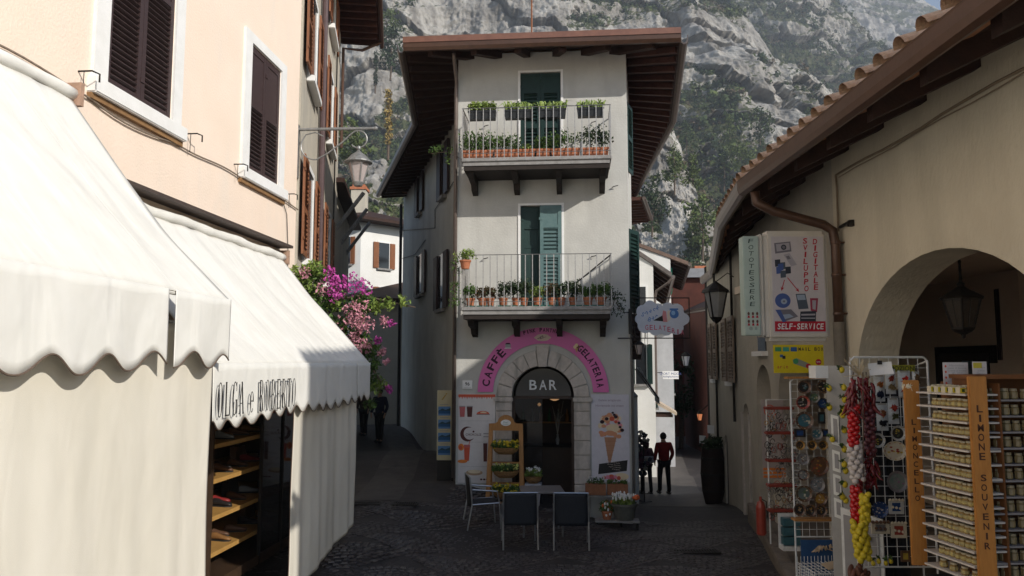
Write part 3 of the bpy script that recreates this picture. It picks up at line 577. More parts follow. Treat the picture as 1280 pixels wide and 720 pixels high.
def wallwin(t, o, fr, x0, x1, z0, z1, shm_, sill=True, op=True, surround=True):
    """small far window with two open leaves on wall frame fr; t is the house empty at o"""
    M = Matrix.Translation((fr.o.x - o.x, fr.o.y - o.y, 0)) @ Matrix.Rotation(fr.rz, 4, 'Z')
    b = MB(); b.box(x0, x1, -.015, .01, z0, z1, M=M); w = b.build('window', darkglass, t)
    if surround: b = MB(); b.box(x0 - .07, x0 - .001, -.03, .01, z0, z1 + .07, M=M); b.box(x1 + .001, x1 + .07, -.03, .01, z0, z1 + .07, M=M); b.box(x0 - .001, x1 + .001, -.03, .01, z1 + .001, z1 + .07, M=M); b.build('surround', whitepaint, w)
    if sill: b = MB(); b.box(x0 - .12, x1 + .12, -.12, .01, z0 - .08, z0 - .002, M=M); b.build('sill', slabgrey, w)
    if shm_ and op:
        wd = (x1 - x0) / 2
        for xx in (x0 - wd - .03, x1 + .03):
            b = MB(); b.box(xx, xx + wd, -.07, -.035, z0, z1, M=M)
            for k in range(int((z1 - z0) / .09)): zz = z0 + .06 + k * .09; b.box(xx + .05, xx + wd - .05, -.082, -.071, zz, zz + .045, M=M)
            b.build('shutter', shm_, t)
    return w
# timber-eaved shed roof and white house with chimney at the lane end
t, o = simplehouse('dark_eaved_house', 'low dark timber eaved house beyond the grey one in the left lane', [(-6.6, 22.0), (-5.15, 22.0), (-6.0, 28.0), (-9, 28.0)], -1, 7.9, oldplaster, darkwood, .8)
for k in range(3):
    b = MB(); p = Vector((1.5 - k * .35, .2 + k * 2.4, 0)); b.tube([(p.x - .1, p.y, 6.7), (p.x + .75, p.y, 7.85)], .06, 6); b.build('brace', slabgrey, t)
t, o = simplehouse('white_house', 'white house with brown shutters and brick topped chimney closing the left lane', [(-9.2, 33.5), (-6.6, 33.2), (-4.2, 35.6), (-6, 40), (-10, 40)], -1, 9.0, whiteplaster, darkwood, .7)
FA = Fr((-9.2, 33.5), (-6.6, 33.2)); FB = Fr((-6.6, 33.2), (-4.2, 35.6))
wallwin(t, o, FA, 1.75, 2.15, 7.15, 8.35, woodshut); wallwin(t, o, FB, .95, 1.5, 7.05, 8.2, woodshut); wallwin(t, o, FB, 1.0, 1.6, 5.2, 6.2, woodshut)
b = MB(); b.box(1.9, 2.55, .8, 1.5, 9.2, 10.7); ch = b.build('chimney', oldplaster, t); b = MB(); b.box(1.85, 2.6, .75, 1.55, 10.702, 10.82); b.box(1.95, 2.5, .85, 1.45, 10.82, 10.95); b.build('chimney_cap', terracotta, ch)
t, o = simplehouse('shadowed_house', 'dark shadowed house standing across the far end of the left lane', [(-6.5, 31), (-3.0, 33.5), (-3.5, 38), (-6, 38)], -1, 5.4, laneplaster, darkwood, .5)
# ================================================================== CENTRAL BAR HOUSE
FL, FRt, R1, R2, BL, L1 = [Vector(p) for p in ((-1.13, 15.7), (2.357, 15.395), (3.12, 19.8), (3.75, 29.2), (-4.22, 29.5), (-1.45, 19.9))]
C = Fr(FL, FRt); CW = C.len
bar = framed('bar_house', C, 'three storey grey plastered bar house with two flowered balconies between the two lanes', 'house')
b = MB(); D3 = (1.31, 2.15, 6.86, 8.92, 0); D2 = (1.31, 2.15, 4.03, 6.10, 0); DB = (1.13, 2.38, -1, 2.20, .62)
wall(b, 0, CW, -1, 9.36, [D3, D2, DB], .45)
def cl(v): d = Vector((v[0], v[1], 0)) - C.o; return (d.dot(C.x), d.dot(C.y))
def sidewall(mb, a, c, z0=-1.5, z1=9.36):
    (ax, ay), (cx, cy) = cl(a), cl(c); mb.poly([(ax, ay, z0), (cx, cy, z0), (cx, cy, z1), (ax, ay, z1)])
sidewall(b, L1, FL); sidewall(b, BL, L1); sidewall(b, FRt, R1); sidewall(b, R1, R2); sidewall(b, R2, BL)
b.build('wall', greyplaster, bar)
# roof: soffit, rafters, fascia gutter, hipped tiled top
OV = [(-2.17, 15.0), (3.30, 14.55), (4.16, 19.6), (4.63, 29.6), (-5.0, 28.7), (-2.50, 19.9)]
ov = [cl(p) for p in OV]; ZE = 9.16
inner = [cl(p) for p in ((FL.x, FL.y), (FRt.x, FRt.y), (R1.x, R1.y), (R2.x, R2.y), (BL.x, BL.y), (L1.x, L1.y))]
rf = MB(); n = 6
rf.add([(x, y, ZE + .02) for x, y in ov] + [(x, y, 9.40) for x, y in inner], [(i, (i + 1) % n, n + (i + 1) % n, n + i) for i in range(n)])
roof = rf.build('roof', darkwood, bar)
ccx, ccy = sum(p[0] for p in ov) / 6, sum(p[1] for p in ov) / 6
b = MB(); b.add([(x, y, ZE + .09) for x, y in ov] + [(ccx * .6 + x * .4, ccy * .6 + y * .4, 10.2) for x, y in ov], [(i, (i + 1) % n, n + (i + 1) % n, n + i) for i in range(n)] + [tuple(range(n, 2 * n))]); b.build('tile_bed', tilemat, roof)
def rafters(p0, p1, q0, q1, k, m=darkwood, w=.1, name='rafter', zo=0):
    for i in range(k):
        t = (i + .5) / k; a = Vector(p0).lerp(Vector(p1), t); c = Vector(q0).lerp(Vector(q1), t); d = (c - a).normalized(); s_ = Vector((-d.y, d.x)) * w / 2
        e = MB(); e.add([(a.x - s_.x, a.y - s_.y, ZE - .11 + zo), (a.x + s_.x, a.y + s_.y, ZE - .11 + zo), (c.x + s_.x, c.y + s_.y, 9.26 + zo), (c.x - s_.x, c.y - s_.y, 9.26 + zo),
            (a.x - s_.x, a.y - s_.y, ZE + .015 + zo), (a.x + s_.x, a.y + s_.y, ZE + .015 + zo), (c.x + s_.x, c.y + s_.y, 9.395 + zo), (c.x - s_.x, c.y - s_.y, 9.395 + zo)], [(0, 3, 2, 1), (0, 1, 5, 4), (1, 2, 6, 5), (2, 3, 7, 6), (3, 0, 4, 7)])
        e.build(name, m, roof, recalc=True)
def ins(a, c, t=.06): return tuple(Vector(a).lerp(Vector(c), t))
rafters(ins(ov[0], inner[0]), ins(ov[1], inner[1]), (inner[0][0], inner[0][1] + .05), (inner[1][0], inner[1][1] + .05), 6, w=.14)
rafters(ins(ov[1], inner[1]), ins(ov[2], inner[2]), inner[1], inner[2], 10, redwood); rafters(ins(ov[2], inner[2]), ins(ov[3], inner[3]), inner[2], inner[3], 22, redwood)
rafters(ins(ov[5], inner[5]), ins(ov[0], inner[0]), inner[5], inner[0], 9); rafters(ins(ov[4], inner[4]), ins(ov[5], inner[5]), inner[4], inner[5], 20)
for a, c, m in ((ov[0], ov[1], gutter), (ov[1], ov[2], greygutter), (ov[2], ov[3], greygutter), (ov[5], ov[0], greygutter), (ov[4], ov[5], greygutter)):
    a = Vector(a); c = Vector(c); d = (c - a).normalized(); o_ = Vector((d.y, -d.x)) * .06; e = MB()
    prof = [(0, .11), (.0, -.01), (.05, -.07), (.11, -.07), (.15, -.01), (.155, .11), (.14, .11), (.13, 0), (.1, -.05), (.055, -.05), (.02, 0)]
    on = Vector((d.y, -d.x)); pts = [Vector((a.x + on.x * u, a.y + on.y * u, ZE + .02 + v)) for u, v in prof]; dd = c - a
    e.prism(pts, (dd.x, dd.y, 0)); e.build('gutter', m, bar, recalc=True)
a = Vector(ov[0]); c = Vector(ov[1]); dd = c - a; e = MB(); e.prism([(a.x, a.y - .02, ZE + .10), (a.x, a.y - .17, ZE + .10), (a.x, a.y - .17, ZE + .22), (a.x, a.y - .02, ZE + .25)], (dd.x, dd.y, 0)); e.build('fascia', mat('sunlit_brown_fascia', (.20, .095, .065), (.15, .07, .05), 5, .5, spec=.4), roof, recalc=True)  # brown-red strip coloured as if lit by the sun
# clay tiles along the front eave: cover tiles one by one
tm = MB()
def coppo(u, v):
    a = pi * u; r = .095 + .018 * (1 - v); return (r * cos(a), v * .45, r * .62 * sin(a) + .05 * v)
tm.grid(coppo, 7, 1); tm.grid(lambda u, v: tuple(Vector(coppo(u, v)) * Vector((1, 1, 1)) - Vector((0, 0, .014))), 7, 1); tme = tm.mesh('roof_tile', tilemat, True)
for rrow in range(2):
    N = 27
    for i in range(N):
        p = a.lerp(c, (i + .5) / N); put('roof_tile', tme, roof, (p.x, p.y + .0 + rrow * .33, ZE + .14 + rrow * .10 + random.uniform(-.006, .006)), (radians(16), 0, random.uniform(-.04, .04)))
e = MB(); e.tube([(1.55, .0, 9.6), (1.55, .0, 11.9)], .018, 5); e.tube([(1.0, .0, 11.6), (2.1, .0, 11.75)], .006, 4); e.build('aerial', mat('rusty_mast', (.30, .12, .05), (.2, .08, .04), 12, .7), roof)
# drainpipe at the left corner
e = MB(); e.tube([(.0, -.62, ZE - .02), (-.0, -.55, ZE - .12), (-.02, -.10, ZE - .42), (-.035, -.055, ZE - .6), (-.035, -.055, .6)], .04, 9); e.build('drainpipe', greygutter, bar, smooth=True)
e = MB(); e.tube([(CW + .03, -.03, 3.6), (CW + .03, -.03, -.2)], .018, 6); e.build('conduit', rail, bar)
# second, lower roof further along the right side
def wl_(x, y, z): q = cl((x, y)); return (q[0], q[1], z)
e = MB(); e.prism([wl_(4.0, 27.4, 8.72), wl_(4.72, 27.3, 8.72), wl_(5.72, 31.4, 8.72), wl_(5.0, 32.6, 8.72), wl_(3.6, 32.4, 8.72)], (0, 0, .12)); ao = e.build('annex_roof', redwood, bar, recalc=True)
for i in range(8):
    t_ = (i + .5) / 8; e = MB(); x, y = 4.72 + 1.0 * t_, 27.3 + 4.1 * t_; p = Vector(wl_(x - .06, y, 8.62)); q = Vector(wl_(x - 1.2, y + .35, 8.62)); e.prism([p, p + Vector((0, .10, 0)), p + Vector((0, .10, .098)), p + Vector((0, 0, .098))], q - p); e.build('rafter', redwood, ao, recalc=True)
e = MB(); e.tube([wl_(4.75, 27.25, 8.78), wl_(5.78, 31.4, 8.78)], .07, 7); e.build('gutter', greygutter, bar)
e = MB(); e.tube([wl_(4.62, 28.6, 9.1), wl_(4.2, 28.0, 8.8), wl_(3.75, 27.2, 8.7)], .05, 7); e.build('downpipe', greygutter, bar)
e = MB(); e.prism([wl_(3.5, 29.3, -2), wl_(4.35, 29.3, -2), wl_(4.7, 32.0, -2), wl_(3.5, 32, -2)], (0, 0, 10.7)); e.build('annex_wall', greyplaster, bar, recalc=True)
# green door leaves on the balconies
for (xa, xb, z0, z1, r_), which in ((D3, 3), (D2, 2)):
    e = MB(); e.box(xa - .05, xa - .002, -.02, .0, z0, z1 + .045); e.box(xb + .002, xb + .05, -.02, .0, z0, z1 + .045); e.box(xa - .002, xb + .002, -.02, 0, z1 + .002, z1 + .045); dfr = e.build('door_surround', whitepaint, bar)
    e = MB(); e.box(xa, xb, .40, .43, z0, z1); e.build('balcony_doorway', darkint, bar)
    w = (xb - xa) / 2 - .004; h = z1 - z0 - .02
    if which == 3:
        shutter(bar, w, h, greenshut, (xa + .002, .03, z0 + .01), 0, 0, .82, .075, mid=h * .45); shutter(bar, w, h, greenshut, (xa + .006 + w, .03, z0 + .01), 0, 0, .82, .075, mid=h * .45)
    else:
        shutter(bar, w, h, greenshut, (xa + .002, .05, z0 + .01), .16, .62, .80, .075, slats=False)
        shutter(bar, w + .02, h, palegreen, (xa + .006 + w - .02, -.06, z0 + .01), .02, 0, .80, .075, mid=h * .5, label='paler grey green leaf standing proud of the dark one')
# small wall hooks
for x, z in ((.55, 5.0), (2.75, 5.02), (.55, 7.78), (2.78, 7.8), (3.2, 6.45)):
    e = MB(); e.tube([(x, 0, z), (x, -.06, z), (x + .1, -.07, z + .02)], .009, 5); e.build('hook', iron, bar)
# balconies
def balcony(z, xa, xb, proj, label_parts):
    s_ = MB(); s_.bev(xa, xb, -proj, -.002, z - .075, z, .01); s_.box(xa + .03, xb - .03, -proj + .03, -.003, z - .15, z - .076); sl = s_.build('balcony_slab', slabgrey, bar)
    u = MB(); u.box(xa + .04, xb - .04, -proj + .05, -.003, z - .24, z - .152); u.build('balcony_beam', mat('smoked_timber', (.032, .024, .020), (.022, .017, .014), 7, .8), sl)
    cm = MB(); cm.prism([(-.055, -proj + .14, -.221), (-.055, -proj + .14, -.28), (-.055, -proj + .26, -.36), (-.055, -.32, -.40), (-.055, -.24, -.50), (-.055, -.003, -.56), (-.055, -.003, -.221)], (.11, 0, 0)); me = cm.mesh('corbel', mat('smoked_timber', (.032, .024, .020), (.022, .017, .014), 7, .8))
    for i in range(4): put('corbel', me, sl, (xa + .16 + (xb - xa - .32) * i / 3, 0, z))
    H = 1.0; r = MB(); y = -proj + .04
    r.box(xa + .0, xb - .0, y - .012, y + .012, z + H, z + H + .012); r.box(xa + .01, xb - .01, y - .010, y + .010, z + .09, z + .10)
    for x in (xa + .01, xb - .01): r.box(x - .012, x + .012, y + .012, -.002, z + H, z + H + .012); r.box(x - .01, x + .01, y + .010, -.002, z + .09, z + .10)
    ro = r.build('railing', rail, sl)
    q = MB(); q.box(-.0085, .0085, -.0085, .0085, .0, H); me = q.mesh('bar', railpale)
    for i in range(22): put('bar', me, ro, (xa + .01 + (xb - xa - .02) * i / 21, y, z))
    for x in (xa + .01, xb - .01):
        for k in range(1, 6): put('bar', me, ro, (x, y + k * (proj - .05) / 6, z))
    return sl
balcony(6.88, .22, 3.14, .92, ''); B1 = balcony(3.96, .23, 3.12, .92, '')
e = MB(); e.tube([(2.35, -.02, 4.42), (3.1, -.86, 4.94)], .014, 6); e.build('rail_brace', rail, B1)
# arched stone surround with separate stones
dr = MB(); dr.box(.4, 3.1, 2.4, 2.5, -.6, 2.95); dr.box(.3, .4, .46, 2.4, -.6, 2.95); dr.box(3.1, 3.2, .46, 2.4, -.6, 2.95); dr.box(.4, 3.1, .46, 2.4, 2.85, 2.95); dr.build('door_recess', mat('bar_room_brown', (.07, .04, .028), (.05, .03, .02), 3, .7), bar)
ct = thing('bar_counter', 'dim wooden counter deep inside the bar doorway', 'counter', C.o, C.rz); e = MB(); e.bev(.9, 2.9, 1.5, 1.9, -.3, 1.05, .01); e.build('counter', mat('counter_wood', (.05, .024, .012), None, 6, .5), ct); e = MB(); e.box(.85, 2.95, 1.45, 1.95, 1.052, 1.09); e.build('top', darkint, ct)
for k in range(9):
    bt = thing('bottle', '%s bottle on the shelf deep inside the bar doorway' % ['first', 'second', 'third', 'fourth', 'fifth', 'sixth', 'seventh', 'eighth', 'ninth'][k], 'bottle', C.w(1.0 + k * .2, 2.25, 1.55), 0, 'bottles in the dim bar'); e = MB(); e.lathe([(.035, 0), (.04, .02), (.04, .17), (.014, .22), (.014, .29)], 8); e.build('glass', mat('bottle_%d' % (k % 3), [(.3, .12, .03), (.05, .12, .05), (.3, .3, .28)][k % 3], None, 5, .15, spec=.8), bt)
e = MB(); e.box(.9, 2.9, 2.1, 2.39, 1.52, 1.545); e.build('wall_shelf', honeywood, ct)
dj = MB(); dj.box(1.131, 1.19, .06, .14, -.3, 2.2); dj.box(2.32, 2.379, .06, .14, -.3, 2.2); dj.box(1.19, 2.32, .07, .13, 2.16, 2.22); dso = dj.build('door_frame', mat('door_brown', (.05, .028, .02), (.035, .02, .015), 6, .5), bar)
gp = MB(); gp.box(1.19, 1.74, .095, .10, -.2, 2.16); gp.build('glass_pane', glassmat('bar_glass', (.02, .02, .02), .04, .3), dso); gp = MB(); gp.plate([(1.20 + .56 * (1 - cos(pi * k / 20)), 2.221 + .55 * sin(pi * k / 20)) for k in range(21)], .095, .006); gp.build('fanlight', glassmat('bar_fanlight', (.015, .012, .012), .1), dso)
cxm = 1.755
for sg in (-1, 1):
    for i in range(9):                                   # jamb blocks
        z0 = -.35 + i * .285; z1 = z0 + .275; x0, x1 = (cxm - .625 - .315, cxm - .62) if sg < 0 else (cxm + .62, cxm + .625 + .315)
        if z0 > 2.0: break
        if z1 > 2.1: z1 = 2.1
        e = MB(); e.bev(x0, x1, -.055, .02, z0, z1, .012); e.build('stone', stone, bar)
    e = MB(); x0, x1 = (cxm - .99, cxm - .60) if sg < 0 else (cxm + .60, cxm + .99); e.bev(x0, x1, -.085, .02, 2.105, 2.20, .015); e.build('impost', stone, bar)
nv = 11
for i in range(nv):
    a0, a1 = pi * i / nv + .008, pi * (i + 1) / nv - .008; key = i == nv // 2
    ri, ro_ = (.60, 1.02) if key else (.622, .93); pts = []
    for k in range(5): a = a0 + (a1 - a0) * k / 4; pts.append((cxm - ro_ * cos(a), 2.205 + ro_ * sin(a)))
    for k in range(5): a = a1 + (a0 - a1) * k / 4; pts.append((cxm - ri * cos(a), 2.205 + ri * sin(a)))
    e = MB(); y_ = -.10 if key else -.055; e.plate(pts[::-1], y_, .075 - (0 if key else 0) + .03); o = e.build('stone', stone, bar, recalc=True); md = o.modifiers.new('bevel', 'BEVEL'); md.width = .01; md.segments = 2
# BAR lettering on the fanlight, bar interior
whl = flat('white_letters', (.72, .73, .74)); blk = flat('black', (.02, .02, .02)); 
e = MB()
for i, ch in enumerate('BAR'): write(e, ch, cxm + (i - 1) * .20, .085, 2.44, .20, weight=.012, wid=.15)
e.build('lettering', whl, dso)
lm = bpy.data.materials.new('shelf_lamp_glow'); lm.use_nodes = True; lb = lm.node_tree.nodes['Principled BSDF']; lb.inputs['Emission Color'].default_value = (1, .55, .25, 1); lb.inputs['Emission Strength'].default_value = .35; lb.inputs['Base Color'].default_value = (.4, .2, .1, 1); MATS['glow'] = lm
for x, z, w in ((1.95, 2.1, .10), (1.62, 1.98, .04)):
    t = thing('interior_lamp', 'dim amber lamp glowing inside the bar doorway, %s' % ('the wider one' if w > .05 else 'the smaller one'), 'lamp', C.w(x, 1.2, z), C.rz); e = MB(); e.lathe([(w * .3, -.03), (w, 0), (w * .8, .03), (w * .2, .045)], 12); e.build('shade', lm, t)
t = thing('vase', 'vase of pale dried twigs standing inside the bar doorway', 'vase', C.w(2.0, 1.6, 1.1), C.rz); e = MB(); e.lathe([(.03, 0), (.045, .1), (.02, .18), (.028, .22)], 10); e.build('body', slabgrey, t)
e = MB()
for k in range(7): e.tube([(0, 0, .2), (.05 * cos(k), .0, .5), (.13 * cos(k * 1.3), .0, .95 - .06 * k)], .005, 4)
e.build('twig', mat('dried_twig', (.35, .30, .24), None, 9, .8), t)
# pink arched sign
sg = framed('arched_sign', C, 'pink arched sign reading CAFFE and GELATERIA around the bar doorway', 'sign'); pink = mat('pink_sign_board', (.66, .155, .40), (.62, .135, .37), 2, .5, spec=.4)
e = MB(); pts = []; RO, RI = 1.315, 1.0
sq = .985
for k in range(33): a = pi * k / 32; pts.append((cxm - RO * cos(a), 2.30 + RO * sq * sin(a)))
for k in range(33): a = pi - pi * k / 32; pts.append((cxm - RI * cos(a) * 1.0, 2.30 + RI * .97 * sin(a)))
n = len(pts)
for k in range(32): q = [pts[k], pts[k + 1], pts[n - 2 - k], pts[n - 1 - k]]; e.plate(q[::-1], -.035, .018)
e.build('board', pink, sg, recalc=True)
prp = flat('dark_purple', (.045, .012, .03))
def arctext(mb, txt, r, a0, a1, h, y, cz=2.30, wid=None, weight=.03):
    for i, ch in enumerate(txt):
        a = radians(a0 + (a1 - a0) * i / (len(txt) - 1)) if len(txt) > 1 else radians(a0)
        if ch != ' ': write(mb, ch, cxm - r * cos(a), y, cz + r * sin(a), h, 0, rot=pi / 2 - a, wid=(wid * (.4 if ch == 'I' else 1)) if wid else None, weight=weight)
e = MB(); arctext(e, 'CAFFÈ', 1.155, 9, 43, .15, -.0365, wid=.13); arctext(e, 'GELATERIA', 1.155, 131, 173, .135, -.0365, wid=.085); arctext(e, 'PINK PANTHER', 1.245, 73, 107, .075, -.0365, wid=.052, weight=.03); e.build('lettering', prp, sg)
e = MB(); e.plate([(cxm + .16 * cos(a) * (1 + .1 * cos(6 * a)), 3.39 + .07 * sin(a)) for a in np.linspace(0, 2 * pi, 24, endpoint=False)], -.0365, .003); e.build('badge', flat('cream_badge', (.66, .5, .42)), sg)
e = MB(); write(e, 'Bar', cxm, -.0378, 3.395, .07, weight=.0, shear=.15); e.build('badge_lettering', prp, sg)
e = MB()                                                  # little steaming cup
for (x, z, w, h, mi) in ((cxm - .70, 3.17, .15, .02, 0), ):
    e.plate([(x - w / 2, z), (x + w / 2, z), (x + w / 2 - .02, z + .02), (x - w / 2 + .02, z + .02)], -.0368, .003, 0)
    e.plate([(x - .045, z + .021), (x + .045, z + .021), (x + .06, z + .085), (x - .06, z + .085)], -.0368, .003, 1); e.plate([(x - .058, z + .086), (x + .058, z + .086), (x + .03, z + .115), (x - .03, z + .115)], -.0368, .003, 2)
e.build('cup_print', [whl, flat('grey_cup', (.35, .36, .36)), prp], sg)
e = MB(); x, z = cxm + .68, 3.18; e.plate([(x, z - .10), (x + .035, z + .0), (x - .035, z + .0)], -.0368, .003, 0)
for k, (u, v) in enumerate(((-.03, .02), (.03, .025), (0, .055))): e.plate([(x + u + .035 * cos(a), z + v + .035 * sin(a)) for a in np.linspace(0, 2 * pi, 10, endpoint=False)], -.0372 - k * .0006, .003, 1 + k % 2)
e.build('cone_print', [flat('wafer', (.5, .3, .12)), flat('cream_scoop', (.75, .6, .35)), flat('choc_scoop', (.18, .07, .05))], sg)
t = framed('wall_plaque', C, 'small white number plaque on the bar house wall left of the pink arch', 'plaque'); e = MB(); e.box(.13, .33, -.02, 0, 2.36, 2.53); e.build('plate', whitepaint, t); e = MB(); e.box(.15, .31, -.0225, -.0205, 2.375, 2.38); write(e, '96', .23, -.0225, 2.46, .07, weight=.01); e.build('lettering', blk, t)
# posters
def disc(mb, x, z, rx, rz, y, mi, n=18, a0=0, a1=2 * pi): mb.plate([(x + rx * cos(a), z + rz * sin(a)) for a in np.linspace(a0, a1, n, endpoint=(a1 - a0) < 6.2)][::-1], y, .0015, mi)
wht = flat('poster_white', (.66, .62, .60)); lav = flat('poster_lavender', (.62, .60, .66)); cof = flat('coffee_brown', (.10, .03, .025)); redp = flat('poster_red', (.60, .10, .05)); orp = flat('poster_orange', (.75, .22, .04)); crm = flat('poster_cream', (.75, .62, .42)); waf = flat('poster_wafer', (.42, .22, .13)); pkp = flat('poster_pink', (.70, .25, .33)); gry = flat('poster_grey', (.30, .29, .29)); tan = flat('poster_tan', (.45, .30, .18)); blu = flat('poster_blue', (.05, .16, .42))
t = framed('drinks_poster', C, 'white poster of coffees and red drinks on the bar wall left of the doorway', 'poster')
e = MB(); e.box(.05, .80, -.022, 0, .50, 2.25); e.build('board', wht, t); e = MB(); Y_ = -.0240
e.box(.05, .80, -.024, -.0222, 2.20, 2.25, 2)
for k in range(15): e.plate([(.06 + k * .05, 2.20), (.095 + k * .05, 2.20), (.078 + k * .05, 2.17 - .02 * (k % 2))][::-1], Y_, .0015, 2)
for x, m1 in ((.13, 1), (.28, 0)):
    e.plate([(x - .045, 1.80), (x + .045, 1.80), (x + .06, 2.0), (x - .06, 2.0)], Y_, .0015, m1); e.plate([(x - .065, 2.001), (x + .065, 2.001), (x + .06, 2.02), (x - .06, 2.02)], Y_, .0015, 3)
disc(e, .55, 1.86, .13, .06, Y_, 2, a0=0, a1=pi); disc(e, .56, 1.87, .07, .04, Y_ - .001, 4, a0=.2, a1=2.9); e.plate([(.42, 1.845), (.69, 1.845), (.69, 1.855), (.42, 1.855)], Y_, .0015, 0)
for k in range(14):                                      # coffee crescent
    a0, a1 = 1.0 + k * .34, 1.0 + (k + 1) * .34; w0, w1 = .075 * sin(pi * k / 14), .075 * sin(pi * (k + 1) / 14)
    e.plate([(.24 + .15 * cos(a0), 1.46 + .15 * sin(a0)), (.24 + .15 * cos(a1), 1.46 + .15 * sin(a1)), (.24 + (.151 - w1) * cos(a1), 1.46 + (.151 - w1) * sin(a1)), (.24 + (.1515 - w0) * cos(a0), 1.46 + (.1515 - w0) * sin(a0))], Y_, .0015, 0)
write(e, 'CHOKOLIZ', .36, Y_ - .001, 1.45, .045, 0, weight=.01); disc(e, .36, 1.51, .02, .02, Y_ - .001, 0)
for z in (1.40, 1.46): e.box(.56, .68, Y_, Y_ + .0015, z, z + .02, 3)
e.plate([(.18, .93), (.27, .93), (.29, 1.2), (.17, 1.2)], Y_, .0015, 2); e.plate([(.165, 1.201), (.295, 1.201), (.29, 1.25), (.17, 1.25)], Y_, .0015, 1); e.plate([(.26, 1.251), (.275, 1.251), (.30, 1.33), (.285, 1.33)], Y_, .0015, 2)
disc(e, .11, 1.2, .06, .07, Y_ - .0008, 5); disc(e, .14, .92, .10, .035, Y_ - .0008, 5); disc(e, .10, 1.19, .035, .04, Y_ - .0014, 2)
for x in (.60, .70): e.plate([(x - .035, .92), (x + .035, .92), (x + .042, 1.28), (x - .042, 1.28)], Y_, .0015, 0 if x < .65 else 6)
disc(e, .38, .70, .17, .055, Y_, 7); disc(e, .38, .72, .13, .035, Y_ - .0008, 4)
for x in (.52, .58, .64): disc(e, x, .57, .025, .018, Y_, 0)
for z in (1.72, 1.30, .82): e.box(.10, .74, Y_, Y_ + .0015, z, z + .004, 3)
e.build('print', [cof, flat('rose_cup', (.5, .13, .13)), redp, gry, crm, orp, waf, tan], t, recalc=True)
t = framed('ice_cream_poster', C, 'white poster of a giant ice cream cone on the bar wall right of the doorway', 'poster')
e = MB(); e.box(2.72, 3.46, -.022, 0, .55, 2.26); e.build('board', lav, t); e = MB()
e.plate([(3.05, .90), (3.08, .90), (3.21, 1.42), (2.97, 1.42)], Y_, .0015, 0)
for k in range(5): z = .98 + k * .09; w = .03 + .11 * (z - .9) / .5; e.box(3.06 + .03 * (z - .9) - w * .8, 3.06 + .05 * (z - .9) + w, Y_ - .0008, Y_ - .0003, z, z + .006, 6)
rs = random.Random(5)
for k in range(46):
    a = rs.random() * 6.28; r = rs.random() ** .5; x = 3.10 + .26 * r * cos(a); z = 1.62 + .23 * r * sin(a); disc(e, x, z, rs.uniform(.035, .07), rs.uniform(.03, .055), Y_ - .0008 - k * .00006, rs.choice((1, 1, 2, 2, 3)), 9)
disc(e, 3.14, 1.60, .14, .08, Y_ - .0040, 1); disc(e, 3.08, 1.50, .10, .05, Y_ - .0042, 2)
for k, (x, z, r) in enumerate(((2.93, 1.72, .045), (3.02, 1.78, .04), (3.20, 1.82, .04), (3.17, 1.86, .03), (3.26, 1.70, .03), (3.32, 1.56, .04), (3.14, 1.90, .025), (3.28, 1.62, .03))): disc(e, x, z, r, r * .85, Y_ - .0045 - k * .0001, 4, 10)
disc(e, 3.12, 1.78, .05, .045, Y_ - .0056, 5); disc(e, 3.20, 1.72, .035, .03, Y_ - .0057, 5)
for k, tx in enumerate(('Gelato artigianale', 'Homemade ice cream')): write(e, tx, 3.08, Y_, 2.14 - k * .10, .045, 7, weight=.0)
e.plate([(2.84, .70), (3.40, .77), (3.42, .98), (2.86, .90)], Y_ - .001, .0015, 8)
for k, tx in enumerate(('gelato naturale buono', 'alla frutta, alle creme', 'yogurt e cioccolato', 'senza glutine')): write(e, tx, 3.13 + .02 * k, Y_ - .0025, .93 - k * .045, .022, 9, rot=-.12, weight=.0)
for k in range(5): disc(e, 3.10 + .09 * (k - 2) * .8, .66 - .015 * abs(k - 2), .055 - .008 * abs(k - 2), .04, Y_, 3 if k % 2 else 5, 10)
disc(e, 3.11, .62, .05, .04, Y_ - .002, 10)
disc(e, 3.30, .66, .14, .07, Y_ + .0004, 1)
e.build('print', [waf, crm, flat('apricot_ice', (.66, .30, .16)), pkp, flat('dark_berry', (.03, .012, .02)), redp, flat('wafer_line', (.33, .16, .09)), flat('poster_text', (.30, .22, .30)), blk, flat('cream_text', (.6, .5, .45)), flat('ring_red', (.55, .1, .15))], t, recalc=True)
# hanging sign on the right corner
t = thing('hanging_sign', 'cloud shaped snack bar sign in a black iron frame on the right corner', 'sign', (2.40, 15.25, 0), 0)
e = MB()
for z in (3.37, 4.17): e.tube([(-.03, 0, z), (1.13, 0, z)], .012, 6)
for x in (.03, 1.12): e.tube([(x, 0, 3.37), (x, 0, 4.17)], .012, 6)
e.tube([(-.30, .05, 3.37), (-.03, 0, 3.37)], .012, 6); e.tube([(-.2, .03, 3.88), (.03, 0, 3.88)], .010, 6); e.box(-.08, -.02, -.05, .05, 3.45, 3.95)
for x in (.25, .8): e.tube([(x, 0, 3.37), (x, 0, 3.50)], .008, 5); e.tube([(x, 0, 4.17), (x, 0, 4.0)], .008, 5)
e.build('frame', iron, t)
pts = []
lobes = [(.24, 3.62, .15), (.45, 3.55, .13), (.66, 3.54, .12), (.86, 3.58, .14), (1.0, 3.75, .12), (.88, 3.92, .13), (.70, 3.96, .12), (.50, 3.95, .11), (.34, 4.0, .12), (.20, 3.90, .13), (.14, 3.75, .10)]
for a in np.linspace(0, 2 * pi, 90, endpoint=False):
    best = 0; c0 = Vector((.56, 3.77)); d = Vector((cos(a), sin(a)))
    for x, z, r in lobes:
        v = Vector((x, z)) - c0; bq = v.dot(d); cc = v.length_squared - r * r; ds = bq * bq - cc
        if ds > 0: best = max(best, bq + sqrt(ds))
    pts.append((c0.x + d.x * best, c0.y + d.y * best))
